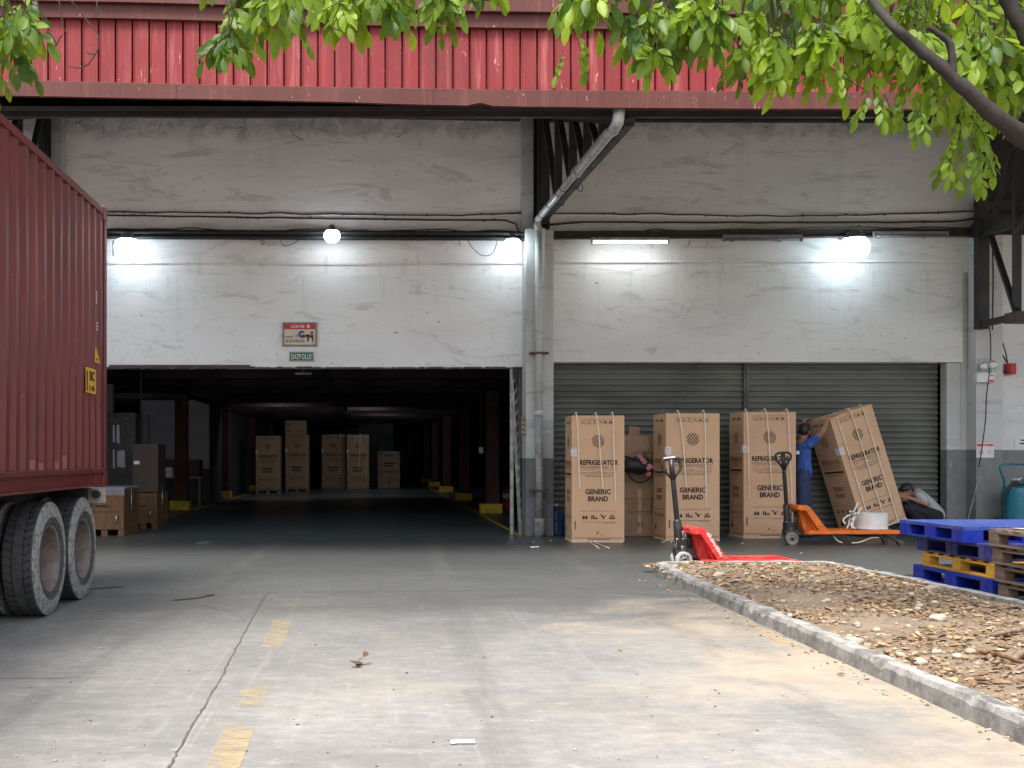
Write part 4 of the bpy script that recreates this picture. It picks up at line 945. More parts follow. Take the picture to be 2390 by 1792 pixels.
# bundle (black net bag with flowers) lying on it
r2 = tag(empty('bag_bundle', (PX(1490, 17.0), 16.93, PZ(1078, 16.95))), 'black net bag with pink flowers lying against the opened carton', 'bag')
b = MB(); rn = random.Random(8)
def lump(mb, c, rad, m, n=26, seed=1, sq=.6):
    rnd = random.Random(seed); vs = []; fs = []; rings = 12; seg = 22
    for i in range(rings + 1):
        t_ = math.pi * i / rings
        for k in range(seg):
            a = 2 * math.pi * k / seg; d = Vector((math.sin(t_) * math.cos(a), math.sin(t_) * math.sin(a), math.cos(t_)))
            q = 1 + .28 * noise.noise(d * 2.2 + Vector((seed, 0, 0))) + .12 * noise.noise(d * 6 + Vector((seed, 3, 0))); vs.append(Vector(c) + Vector((d.x * rad[0], d.y * rad[1], d.z * rad[2])) * q)
    for i in range(rings):
        for k in range(seg): a = i * seg + k; e = i * seg + (k + 1) % seg; fs.append((a, a + seg, e + seg, e))
    mb.add(vs, fs, m, True)
lump(b, (-.06, 0, -.06), (.27, .10, .12), 0, seed=2); lump(b, (.14, 0, -.05), (.15, .09, .09), 0, seed=5)
b.tube([(-.36, 0, .12), (-.1, -.05, .05), (.2, -.02, -.10)], .018, 8, 0)
for i in range(46):
    a = Vector((rn.uniform(-.08, .14), rn.uniform(-.07, .02), rn.uniform(.0, .14))); d = Vector((rn.uniform(-1, 1), rn.uniform(-.5, .3), rn.uniform(-.3, 1))).normalized() * rn.uniform(.04, .12)
    b.tube([a, a + d * .6 + Vector((0, 0, .01)), a + d], .0035, 4, 0)
b.build('net_bag', M['black'], r2)
b = MB()
for (fx, fz) in ((.02, .04), (.05, .0), (.13, -.06), (.115, -.10), (.12, -.19), (.155, -.08), (-.02, .08)):
    for k in range(5):
        a = 2 * math.pi * k / 5; b.ball((fx + .022 * math.cos(a), -.11, fz + .022 * math.sin(a)), (.02, .008, .014), 0, 8, 5)
b.build('flower', M['pink'], r2)

# water jugs behind the first carton
for i, (px_j, Y_, dz) in enumerate(((1298, 17.4, 0),)):
    r = tag(empty('water_jug', (PX(px_j, Y_), Y_, 0)), 'dark blue water jug tucked between the column and the first carton', 'water jug')
    b = MB(); b.lathe([(.0, .005), (.12, .005), (.135, .02), (.135, .10), (.128, .115), (.135, .13), (.135, .22), (.128, .235), (.135, .25), (.135, .33), (.10, .40), (.035, .44), (.03, .49), (.0, .49)], 28, 0); b.build('jug_body', M['jug'], r)
    b = MB(); b.lathe([(.034, .475), (.034, .505), (.0, .506)], 16, 0); b.build('cap', M['white'], r)

# ---- cartons inside the open bay
gi = 'refrigerator cartons inside the dark bay'
def inside(pa, pb, pbot, ptop, d, lab, pal=0, **kw):
    Y_ = F * CH / (pbot - HY); xl, xr_ = PX(pa, Y_), PX(pb, Y_); w = xr_ - xl; h = PZ(ptop, Y_) - pal
    return fridge(((xl + xr_) / 2, Y_, pal), w, d, h, 0, label=lab, group=gi, foam=False, mats=('card2', 'card2'), **kw)
inside(597, 653, 1153, 1017, .8, 'leftmost refrigerator carton on a pallet inside the dark bay', .13)
inside(666, 720, 1149, 1014, .8, 'refrigerator carton on a pallet with a smaller box on its head, inside the bay', .13)
inside(751, 806, 1141, 1014, .8, 'bare-footed strapped refrigerator carton, third from the left inside the bay', straps=((.28, .28, .6),))
inside(809.5, 861, 1142, 1015, .8, 'refrigerator carton with film on top, rightmost of the tall ones inside', straps=((.1, .05, .8),), film=True)
Yb = F * CH / (1149 - HY) + .1
for pa, pb, pyb in ((597, 654, 1153), (666, 721, 1149)):
    Y_ = F * CH / (pyb - HY); r = tag(empty('pallet', (PX((pa + pb) / 2, Y_), Y_ - .01, 0)), 'pale wooden pallet under the %s carton inside the bay' % ('leftmost' if pa == 597 else 'second tall'), 'pallet', 'wooden pallets inside the bay')
    w = (pb - pa) / F * Y_ / 2
    b = MB()
    for z0 in (0.001, .105): b.box((-w, 0, z0), (w, .8, z0 + .022))
    b.build('deck', M['wood_pale'], r)
    for x_ in (-w, -.05, w - .1):
        b = MB(); b.box((x_, .01, .0235), (x_ + .1, .79, .1045)); b.build('block', M['wood_pale'], r)
r = tag(empty('carton', (PX(690, Yb), Yb, PZ(1014, Yb - .1))), 'small plain carton sitting on top of the second tall carton inside', 'carton')
b = MB(); hw = 25 * Yb / F; hh = 33 * Yb / F; b.box((-hw, 0, .003), (hw, .6, hh)); b.build('carton_body', M['card2'], r, .008)
b = MB(); b.ball((-hw + .12, -.003, hh - .15), (.06, .002, .05), 0, 10, 6); b.box((-hw + .09, -.004, .09), (-hw + .17, -.001, .15)); b.box((hw - .2, -.004, .09), (hw - .1, -.001, .15)); b.build('front_print', M['ink_soft'], r)
Y_ = F * CH / (1139 - HY); r = tag(empty('carton', (PX(907.5, Y_), Y_, 0)), 'short squarish carton with film on top standing right of the tall ones inside', 'carton')
hw = 26 * Y_ / F; hh = PZ(1054, Y_); b = MB(); b.box((-hw, 0, .003), (hw, .8, hh)); b.build('carton_body', M['card2'], r, .01)
b = MB(); b.box((-hw - .01, -.012, hh - .07), (hw + .01, .81, hh + .025)); b.build('stretch_wrap', M['film'], r, .01)
b = MB()
for x0, z0, x1, z1 in ((-.42, 1.42, -.25, 1.52), (.38, 1.42, .45, 1.52), (-.18, 1.36, .2, 1.40), (-.1, 1.29, .1, 1.31), (-.2, 1.0, .2, 1.06), (-.18, .90, .18, .95), (-.16, .66, .18, .70), (-.5, .78, .5, .785), (-.35, .5, -.31, .8), (-.35, .9, -.34, 1.4), (.36, .55, .39, .74)): b.box((x0, -.003, z0), (x1, -.001, z1))
b.ball((0, -.002, .24), (.05, .003, .05), 0, 12, 6); b.build('front_print', M['ink'], r)
# stacked dull cartons behind them and at the right behind the columns
k = 0
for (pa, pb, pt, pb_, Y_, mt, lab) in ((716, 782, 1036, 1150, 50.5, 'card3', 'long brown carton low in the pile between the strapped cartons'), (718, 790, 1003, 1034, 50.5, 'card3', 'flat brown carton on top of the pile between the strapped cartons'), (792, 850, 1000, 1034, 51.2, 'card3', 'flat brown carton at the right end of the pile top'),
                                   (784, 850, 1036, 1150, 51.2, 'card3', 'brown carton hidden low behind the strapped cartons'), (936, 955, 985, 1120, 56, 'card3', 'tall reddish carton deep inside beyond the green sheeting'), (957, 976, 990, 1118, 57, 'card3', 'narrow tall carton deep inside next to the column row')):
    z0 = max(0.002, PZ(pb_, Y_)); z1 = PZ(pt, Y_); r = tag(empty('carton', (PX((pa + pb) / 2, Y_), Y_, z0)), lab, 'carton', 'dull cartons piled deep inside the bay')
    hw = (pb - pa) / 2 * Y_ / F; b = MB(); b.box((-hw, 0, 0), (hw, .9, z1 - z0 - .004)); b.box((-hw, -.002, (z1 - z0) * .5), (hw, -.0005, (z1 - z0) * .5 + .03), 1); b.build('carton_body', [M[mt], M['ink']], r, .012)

# crates and cartons by the left side of the bay
def crate(loc, w, d, h, lab, rz=0):
    r = tag(empty('wooden_crate', loc, rz), lab, 'crate', 'crates just inside the bay behind the trailer'); 
    b = MB(); b.box((.02, .02, .10), (w - .02, d - .02, h - .02)); b.build('crate_panel', M['wood_cr'], r)
    b = MB()
    for x_ in (0, w - .07): b.box((x_, 0, .1), (x_ + .07, .019, h)); b.box((x_, d - .019, .1), (x_ + .07, d, h))
    for y_ in (0.021, d / 2 - .035, d - .091):
        b.box((w - .019, y_, .1), (w, y_ + .07, h)); b.box((0, y_, .1), (.019, y_ + .07, h))
    for z_ in (.101, h * .52, h - .08):
        b.box((.071, .002, z_), (w - .071, .0185, z_ + .075)); b.box((w - .018, .093, z_), (w - .003, d / 2 - .036, z_ + .075)); b.box((w - .018, d / 2 + .036, z_), (w - .003, d - .092, z_ + .075))
    b.build('crate_frame', M['wood_cr'], r, .004)
    for x_ in (.0, w / 2 - .05, w - .1):
        b = MB(); b.box((x_, .02, 0), (x_ + .1, d - .02, .099)); b.build('skid', M['wood_cr'], r)
    b = MB(); b.tube([(w - .12, -.01, .2), (w - .115, -.012, .35)], .012, 6); b.tube([(w + .008, d * .45, .3), (w + .008, d * .45, .75)], .012, 6); b.box((w * .3, -.002, h * .62), (w * .62, .0015, h * .66), 1); b.build('strap', [M['chrome'], M['ink']], r)
    return r
yc = 17.2
crate((PX(196, yc), yc, 0), (289 - 196) * yc / F, 1.1, PZ(1142, yc), 'orange-brown wooden crate just behind the trailer wheels', 0)
b = MB()
r = tag(empty('stretch_wrap', (PX(240, yc), yc + .02, PZ(1142, yc) + .004)), 'pale stretch film draped over the crate behind the trailer', 'film')
b.box((-.33, .05, 0), (.35, 1.05, .035)); b.box((-.33, -.028, -.10), (.35, -.024, .03)); b.build('film_sheet', M['film'], r, .008)
yc = 18.9
crate((PX(300, yc), yc, 0), (378 - 312) * yc / F, 1.0, PZ(1150, yc), 'dull wooden crate deeper in the bay with a tall carton on it', 0)
r = tag(empty('carton', (PX(336, yc), yc + .1, PZ(1150, yc) + .003)), 'tall dark carton standing on the deeper crate at the left', 'carton'); b = MB(); b.box((-.23, 0, 0), (.23, .7, PZ(1036, yc) - PZ(1150, yc))); b.build('carton_body', M['card3'], r, .01); b = MB(); b.box((-.2, -.003, .5), (-.1, -.001, .56)); b.build('front_print', M['paper'], r)
yc = 19.6
r = tag(empty('equipment_cabinet', (PX(282, yc), yc, 0)), 'dark glazed cabinet with pale papers inside behind the container corner', 'cabinet')
b = MB(); z0, z1 = 0.0, PZ(962, yc); x0, x1 = PX(232, yc) - r.location.x, PX(315, yc) - r.location.x; b.box((x0, .05, .003), (x1, .6, z1)); b.build('cabinet_body', M['trailer'], r, .01)
b = MB(); rn = random.Random(3)
for (pa, pb, pya, pyb) in ((262, 267, 990, 1032), (271, 278, 990, 1035), (262, 267, 1048, 1093), (272, 291, 1050, 1092), (316, 321, 1062, 1094)):
    xa_, xb2 = PX(pa, yc) - r.location.x, PX(pb, yc) - r.location.x; za_, zb2_ = PZ(pyb, yc), PZ(pya, yc); b.add([(xa_, .045, za_ + rn.uniform(0, .04)), (xb2, .045, za_), (xb2 - .01, .045, zb2_), (xa_, .045, zb2_ - .02)], [(0, 1, 2, 3)])
b.build('pinned_paper', M['int_wall'], r)
r = tag(empty('wall_monitor', (PX(328, 20), 20, PZ(1052, 20))), 'dark upright screen-like panel hanging inside the bay at the left', 'panel')
b = MB(); b.box((-.14, 0, 0), (.14, .08, PZ(966, 20) - PZ(1052, 20))); b.box((-.015, .02, .69), (.015, .05, 1.62), 0); b.build('panel_body', M['black'], r, .01)
yc = 28.0
r = tag(empty('work_table', (PX(430, yc), yc, 0)), 'work table with brown cartons on it along the white inner wall', 'table'); b = MB(); b.box((-.95, 0, .72), (.45, .7, .76)); b.build('table_top', M['card2'], r)
for x_ in (-.9, .36):
    b = MB(); b.box((x_, .02, 0.002), (x_ + .06, .08, .719)); b.build('leg', M['wood'], r)
for i, (x_, w_, h_, mt, lab) in enumerate(((-.62, .60, .24, 'paper', 'white-fronted carton on the inner work table'), (-.62, .7, .22, 'card3', 'brown carton on the white-fronted one'), (.15, .5, .45, 'card3', 'brown carton at the right end of the inner table'))):
    r = tag(empty('carton', (PX(430, yc) + x_, yc + .05, .763 + (.245 if i == 1 else 0))), lab, 'carton', 'cartons on the inner table'); b = MB(); b.box((-w_ / 2, 0, 0), (w_ / 2, .5, h_)); b.box((-w_ / 2, -.001, h_ * .48), (w_ / 2, -.0002, h_ * .53), 1); b.build('carton_body', [M[mt], M['int_dark']], r, .008)
# red extinguisher by the first inner column
def extinguisher(loc, lab):
    r = tag(empty('fire_extinguisher', loc), lab, 'fire extinguisher')
    b = MB(); b.lathe([(.0, .005), (.085, .005), (.09, .02), (.09, .44), (.075, .49), (.03, .52), (.028, .55), (0, .55)], 24, 0); b.build('cylinder', M['firered'], r)
    b = MB(); b.lathe([(.0915, .30), (.0915, .42)], 24, 0, None, True); b.build('label_band', M['paper'], r)
    b = MB(); b.box((-.02, -.1, .55), (.02, .05, .575)); b.box((-.015, -.1, .59), (.015, .03, .605)); b.tube([(0, .05, .56), (.08, .08, .54), (.11, .03, .40), (.105, 0, .22)], .012, 8); b.build('valve', M['black'], r); return r
Ye = 3125 / 124; extinguisher((PX(1183, Ye), Ye, 0), 'red fire extinguisher standing inside beside the yellow column base')
# blue jug-like can seen beside it is left to the shadow

# ================================================================ PALLET JACKS
def pallet_jack(loc, L, col_m, wheel_m, hub_m, lift, lab, S=1.0, lean=(0, 0, 0), bh=1.25, loop='round', rz=0, wid=.50, wr=.09):
    """forks along +X, steering end at x=0"""
    r = tag(empty('pallet_jack', loc, rz), lab, 'pallet jack', 'hand pallet jacks in front of the cartons'); wd = wid / 2
    fz = lift
    for s in (-1, 1):
        b = MB(); y = s * wd
        b.prism([(.12, fz - .052), (.15, fz), (L - .12, fz), (L, fz - .028), (L - .01, fz - .052)], y - .075, y + .075, 0)
        b.build('fork', M[col_m], r, .006)
        b = MB(); b.tube([(L - .22, y - .035, fz - .075 if lift > .15 else .04), (L - .22, y + .035, fz - .075 if lift > .15 else .04)], .038, 18)
        if lift > .15: b.bar((L - .22, y, fz - .075), (L - .32, y, fz - .03), .05, .03); 
        b.build('load_roller', M['grease'], r)
        if lift > .15:
            b = MB(); b.tube([(L - .12, y - .035, .04), (L - .12, y + .035, .04)], .04, 18); b.bar((L - .12, y, .04), (L - .36, y, fz - .03), .05, .03); b.build('roller_arm', M['grease'], r)
    # slanting apron: two side plates and a back plate down to the forks
    b = MB(); zt = fz + .36
    for s in (-1, 1):
        y0_, y1_ = (s * wd - .075, s * wd - .055) if s < 0 else (s * wd + .055, s * wd + .075)
        b.prism([(.02, zt - .075), (-.02, zt - .06), (-.02, zt), (.12, zt), (.175, zt - .04), (.42, fz - .002), (.29, fz - .0015), (.10, zt - .075)], s * wd - .06, s * wd + .06, 0)
    b.prism([(-.02, zt - .06), (-.02, zt), (.12, zt - .002), (.12, zt - .05)], -wd + .061, wd - .061, 0)
    b.build('fork_carriage', M[col_m], r, .008)
    b = MB(); b.prism([(.06, zt - .07), (.12, zt - .07), (.30, fz - .01), (.14, fz - .01)], -wd + .10, wd - .10, 0); b.build('apron', M[col_m], r)
    # hydraulic head
    b = MB(); b.tube([(-.03, 0, wr + .10), (-.03, 0, zt - .05)], .038, 14, 1); b.tube([(-.03, 0, .04 + wr), (-.03, 0, wr + .16)], .075, 16, 0); b.box((-.11, -.07, wr + .05), (.08, .07, wr + .12), 0); b.tube([(.06, 0, wr + .08), (.06, 0, zt - .1)], .03, 12, 0); b.box((-.10, -.045, wr + .14), (-.02, .045, wr + .24), 2); b.tube([(.0, -.06, wr + .05), (.28, -.05, fz - .03)], .014, 8, 0)
    b.tube([(0.02, .05, zt - .02), (.02, .05, zt + .012)], .018, 10, 0)
    b.build('pump', [M['grease'], M['chrome'], M[hub_m]], r)
    b = MB(); b.tube([(-.03, -.10, wr), (-.03, .10, wr)], .018, 10); b.tube([(-.03, 0, wr), (-.03, 0, wr + .09)], .03, 10); b.build('axle', M['grease'], r)
    for s in (-1, 1):
        w_e = empty('steering_wheel'); w_e.parent = r; w_e.location = (-.03 + (.03 * S if s > 0 else 0) * 0, s * .085, wr); TY = Matrix.Rotation(R(90), 4, 'X')
        b = MB(); b.lathe([(wr * .62, .022), (wr * .72, .026), (wr, .026), (wr, -.026), (wr * .72, -.026), (wr * .62, -.022)], 30, 0, TY, False); b.build('tread_ring', M[wheel_m], w_e)
        b = MB(); b.lathe([(wr * .62, .014), (wr * .3, .012), (wr * .26, .028), (.0, .028)], 24, 0, TY); b.lathe([(wr * .62, -.014), (wr * .3, -.012), (wr * .26, -.028), (.0, -.028)], 24, 0, TY)
        if loop != 'round':
            for k in range(8):
                a = 2 * math.pi * k / 8; b.bar((wr * .28 * math.cos(a), -.016, wr * .28 * math.sin(a)), (wr * .72 * math.cos(a), -.027, wr * .72 * math.sin(a)), .007, .007, 1)
        b.ball((0, -.028, 0), (wr * .26, .012, wr * .26), 1, 14, 8); b.build('hub', [M[wheel_m], M['black']], w_e)
    # tiller
    dx, hh = lean[0], bh; p0 = Vector((-.05, 0, wr + .16)); p1 = Vector((-.05 + dx, 0, hh)); nrm = (p1 - p0).normalized()
    q = lambda t: p0.lerp(p1, t)
    b = MB(); b.tube([q(0), q(.10), q(.27), q(.30)], [.055, .052, .046, .032], 12); b.tube([q(.29), q(.74), q(.78)], .029, 12); b.box(tuple(p0 + Vector((-.05, -.07, -.06))), tuple(p0 + Vector((.07, .07, .07)))); b.build('tiller', M['black'], r, .004)
    b = MB(); base = q(.76); lw, lh = (.125, (p1 - base).length) if loop == 'round' else (.105, (p1 - base).length); Tl = Matrix.Translation(base) @ Matrix.Rotation(math.atan2(dx, hh - p0.z), 4, 'Y')
    if loop == 'round': pr = [(0, 0), (.05, .35), (.105, .62), (.12, .78), (.10, .93), (.06, .99), (0, 1.0)]
    else: pr = [(0, 0), (.05, .25), (.098, .46), (.105, .60), (.105, .90), (.09, 1.0), (0, 1.0)]
    P = [(x_, 0, z_ * lh) for x_, z_ in pr] + [(-x_, 0, z_ * lh) for x_, z_ in reversed(pr[:-1])]; b.tube(P, .0165, 10, 0, Tl)
    if loop == 'round': b.tube([(0, 0, lh * .02), (0, 0, lh * .96)], .03, 10, 0, Tl); b.tube([(-.085, 0, lh * .45), (0, 0, lh * .7)], .011, 8, 0, Tl); b.tube([(.085, 0, lh * .45), (0, 0, lh * .7)], .011, 8, 0, Tl)
    else: b.tube([(0, 0, 0), (0, 0, lh * .98)], .030, 10, 0, Tl); b.tube([(-.095, 0, lh * .52), (-.06, 0, lh * .56), (-.08, -.02, lh * .40)], .010, 8, 0, Tl); b.box((-.085, -.02, lh + .012), (.045, .02, lh + .026), 1, Tl)
    b.build('handle_loop', [M['black'], M['paper']], r)
    return r
Yo = 15.55
jo = pallet_jack((PX(1847, Yo), Yo, 0), (2105 - 1847) * Yo / F, 'orange', 'wheelg', 'chrome', .215, 'orange hand pallet jack carrying a white strapping roll, its forks raised', bh=PZ(1056, Yo), lean=(-.075, 0, 0), rz=R(1.5), wid=.42)
Yr = 12.3
jr = pallet_jack((PX(1596, Yr), Yr, 0), (1863 - 1596) * Yr / F, 'jred', 'wheelw', 'white', .105, 'bright red hand pallet jack with lowered forks behind the planter kerb', bh=PZ(1071, Yr), lean=(-.10, 0, 0), loop='square', rz=R(3), wr=.092, wid=.44)
# scuffed lettering strip on the red side plate
b = MB(); rn = random.Random(9)
for i in range(16):
    z_ = .40 - i * .017; x_ = .155 + i * .0105; 
    b.box((x_ + rn.uniform(0, .01), -.2835, z_), (x_ + rn.uniform(.025, .055), -.2815, z_ + .010))
o = b.build('side_marking', M['white'], jr)
# strapping roll on the orange forks
Yk = 15.6
r = tag(empty('strapping_roll', (PX(2032, Yk), Yk, .222)), 'white drum-shaped roll of strapping band lying on the orange forks', 'strapping roll', None)
b = MB(); rr_ = 37 * Yk / F; b.lathe([(.10, .0), (rr_, .0), (rr_ + .003, .01), (rr_, .02), (rr_, .21), (rr_ + .003, .222), (rr_ - .004, .232), (.10, .232), (.10, .0)], 48, 0); b.build('band_coil', M['white'], r, .003)
def band(pts, w=.014, name='loose_band', par=None, mat='strap'):
    P = []; n_ = len(pts)
    for i in range(n_ - 1):
        p0, p1, p2, p3 = (Vector(pts[max(0, i - 1)]), Vector(pts[i]), Vector(pts[i + 1]), Vector(pts[min(n_ - 1, i + 2)]))
        for k in range(6):
            t = k / 6; P.append(.5 * ((2 * p1) + (p2 - p0) * t + (2 * p0 - 5 * p1 + 4 * p2 - p3) * t * t + (3 * p1 - p0 - 3 * p2 + p3) * t ** 3))
    P.append(Vector(pts[-1])); mb = MB(); up = Vector((0, -.35, 1)).normalized(); vs = []
    for i, p in enumerate(P):
        d = (P[min(i + 1, len(P) - 1)] - P[max(0, i - 1)]).normalized(); s1 = d.cross(Vector((0, 1, 0)));
        if s1.length < .1: s1 = Vector((0, 0, 1))
        s1.normalize(); vs += [p + s1 * w / 2, p - s1 * w / 2, p - s1 * w / 2 + Vector((0, .003, 0)), p + s1 * w / 2 + Vector((0, .003, 0))]
    mb.add(vs, [f_ for i in range(len(P) - 1) for f_ in ((4 * i, 4 * i + 1, 4 * i + 5, 4 * i + 4), (4 * i + 3, 4 * i + 7, 4 * i + 6, 4 * i + 2), (4 * i, 4 * i + 4, 4 * i + 7, 4 * i + 3), (4 * i + 1, 4 * i + 2, 4 * i + 6, 4 * i + 5))])
    return mb
sx = 1 / 7.135
def zp(x, y, Y_=Yk - .2): v = at(1800 + x * sx, 1080 + y * sx, Y_); return v - r.location
for pts in ([(1290, 1010), (1330, 900), (1400, 760), (1450, 660)], [(1260, 1090), (1330, 960), (1440, 840), (1500, 740)], [(1235, 1015), (1200, 950), (1260, 890), (1340, 860)], [(1300, 800), (1350, 830), (1420, 860), (1370, 960), (1360, 1050), (1400, 1100)], [(1350, 800), (1330, 900), (1330, 1000), (1350, 1090)]):
    o = band([zp(*p) for p in pts], .020, par=r).build('loose_band', M['white'], r)
r3 = tag(empty('strap_offcut', (PX(1990, 15.4), 15.3, 0)), 'loose white strap trailing on the floor under the orange jack', 'strap')
def zq(x, y, Y_=15.35): v = at(1800 + x * sx, 1080 + y * sx, Y_); v.z = max(v.z, .006); return v - r3.location
band([zq(1045, 1215), (zq(1100, 1290)), zq(1190, 1330)], .012).build('strap_end', M['strap'], r3)
band([zq(1340, 1330), zq(1450, 1325), zq(1560, 1290), zq(1660, 1250), zq(1800, 1245)], .014).build('strap_end', M['strap'], r3)

# ================================================================ PALLETS (right)
def plastic_pallet(loc, w, d, h, mat, mat_top, lab, rz=0):
    r = tag(empty('plastic_pallet', loc, rz), lab, 'pallet', 'blue plastic pallets in the stack past the planter')
    b = MB(); n_ = 7
    for i in range(n_): x_ = w * i / n_; b.box((x_ + (.004 if i else 0), 0, h - .022), (x_ + w / n_ - (.004 if i < n_ - 1 else 0), d, h))
    b.box((0, 0, h - .034), (w, .03, h - .0225)); b.box((0, d - .03, h - .034), (w, d, h - .0225)); b.box((0, .031, h - .034), (.03, d - .031, h - .0225)); b.box((w - .03, .031, h - .034), (w, d - .031, h - .0225))
    b.build('deck', M[mat_top], r, .003)
    bx = .19; by = .20
    for i in range(3):
        for j in range(3):
            x_ = (w - bx) * i / 2; y_ = (d - by) * j / 2; b = MB(); t_ = .010; b.box((x_, y_, .019), (x_ + t_, y_ + by, h - .0345)); b.box((x_ + bx - t_, y_, .019), (x_ + bx, y_ + by, h - .0345)); b.box((x_ + t_ + .0005, y_, .019), (x_ + bx - t_ - .0005, y_ + t_, h - .0345)); b.box((x_ + t_ + .0005, y_ + by - t_, .019), (x_ + bx - t_ - .0005, y_ + by, h - .0345))
            b.box((x_ - .004, y_ + by / 2 - .004, .0195), (x_ - .0005, y_ + by / 2 + .004, h - .035)); b.build('foot_block', M[mat], r, .002)
    b = MB()
    for i in range(3): x_ = (w - bx) * i / 2; b.box((x_, 0, 0.001), (x_ + bx, d, .0185))
    for j in (0, 1): y_ = (d - by) * j; b.box((bx + .001, y_ + .04, .001), (w / 2 - bx / 2 - .001, y_ + by - .04, .0185)); b.box((w / 2 + bx / 2 + .001, y_ + .04, .001), (w - bx - .001, y_ + by - .04, .0185))
    b.build('runner', M[mat], r, .002)
    return r
def wood_pallet(loc, w, d, h, mat, lab, rz=0, grp=None, along='x', seed=0):
    r = tag(empty('wooden_pallet', loc, rz), lab, 'pallet', grp); rn = random.Random(seed)
    nb = 7
    for i in range(nb):
        y_ = (d - .10) * i / (nb - 1); b = MB(); b.box((rn.uniform(0, .012), y_, h - .020), (w - rn.uniform(0, .012), y_ + .10 - rn.uniform(0, .01), h - .001 + rn.uniform(-.002, 0))); b.build('deck_board', M[mat], r, .003)
    for i in range(3):
        x_ = (w - .1) * i / 2; b = MB(); b.box((x_ + .001, .002, h - .042), (x_ + .099, d - .002, h - .021)); b.build('stringer_board', M[mat], r, .003)
        for j in range(3):
            y_ = (d - .145) * j / 2; b = MB(); b.box((x_ + .002, y_ + .001, .023), (x_ + .098, y_ + .144, h - .043)); b.build('block', M[mat], r, .003)
        b = MB(); b.box((x_, 0, .001), (x_ + .1, d, .022)); b.build('base_board', M[mat], r, .003)
    return r
hp = .152
plastic_pallet((5.60, 9.68, 0), 1.1, 1.42, hp, 'blue', 'blue', 'bright blue plastic pallet at the very bottom of the mixed stack')
wood_pallet((5.63, 9.70, hp + .001), 1.05, 1.28, hp, 'wood_y', 'yellow painted wooden pallet sandwiched between blue ones', 0, None, seed=3)
plastic_pallet((5.62, 9.74, 2 * hp + .002), 1.1, 1.32, hp, 'blue_old', 'blue_old', 'dusty dark blue plastic pallet directly under the top one')
plastic_pallet((5.50, 9.98, 3 * hp + .003), 1.3, 1.2, hp, 'blue', 'blue_top', 'wide bright blue plastic pallet on top of the mixed stack')
# small white label on the dusty pallet's front block
for i in range(4):
    wood_pallet((5.555 - i * .026, 8.32 + .012 * (i % 2), i * .157), 1.1, 1.2, .155, 'wood', ('lowest', 'second lowest', 'third', 'topmost')[i] + ' weathered wooden pallet in the grey-brown stack at the right edge', 0, 'weathered wooden pallets stacked at the right edge', seed=10 + i)
r = tag(empty('plastic_sheet', (5.95, 9.2, 4 * .157 + .002)), 'flat white plastic sheet lying on the weathered pallet stack', 'plastic sheet'); b = MB()
for i in range(10):
    pass
b.add([(-.32 + .07 * i, -.25 + .5 * j, .004 + .008 * noise.noise(Vector((i, j * 3, 0)))) for j in (0, 1) for i in range(12)], [(i, i + 1, i + 13, i + 12) for i in range(11)], 0, True); b.box((-.32, -.26, 0), (.45, -.22, .014)); b.build('sheet', M['foam'], r)

# ================================================================ LAMPS, TUBES, CABLES, SIGNS
def flood(px, py, rpx, watts, lab, Y_=17.0, side=-1):
    p = at(px, py, Y_); r = tag(empty('flood_lamp', tuple(p)), lab, 'lamp', 'lit white lamps along the facade'); rr_ = rpx * Y_ / F
    b = MB(); b.ball((0, 0, 0), (rr_, rr_ * .8, rr_ * .9), 0, 22, 14); b.build('lamp_globe', M['lamp' if rpx < 25 else 'lamp_big'], r)
    b = MB(); b.lathe([(.0, rr_ * .9 + .045), (rr_ * .35, rr_ * .9 + .04), (rr_ * .62, rr_ * .78), (rr_ * .72, rr_ * .60), (rr_ * .69, rr_ * .60), (rr_ * .55, rr_ * .74)], 20, 0); b.tube([(0, .02, rr_ * .8), (0, .02, rr_ * .8 + .07)], .035, 12, 0); b.tube([(0, .02, rr_ * .8 + .06), (0, .30, rr_ * .8 + .10), (0, .48, rr_ * .8 + .08)], .012, 8, 0); b.box((-.05, .46, rr_ * .8 + .03), (.05, .49, rr_ * .8 + .13)); b.build('lamp_bracket', M['galv'], r)
    if side: b = MB(); b.box((side * (rr_ + .05), .06, -.12), (side * (rr_ + .02), .12, .12)); b.bar((side * (rr_ + .03), .09, .1), (0, .05, rr_ * .8 + .03), .02, .02); b.build('ballast_box', M['galv'], r)
    return r
flood(297, 577, 30, 0, 'big bright lamp at the left, next to the container top corner')
flood(775, 550, 19, 0, 'small bright lamp on the dark channel above the red notice', side=0)
flood(1196, 571, 20, 0, 'small bright lamp beside the central column', side=0)
flood(1995, 577, 34, 0, 'biggest bright lamp over the right shutter bay', side=0)
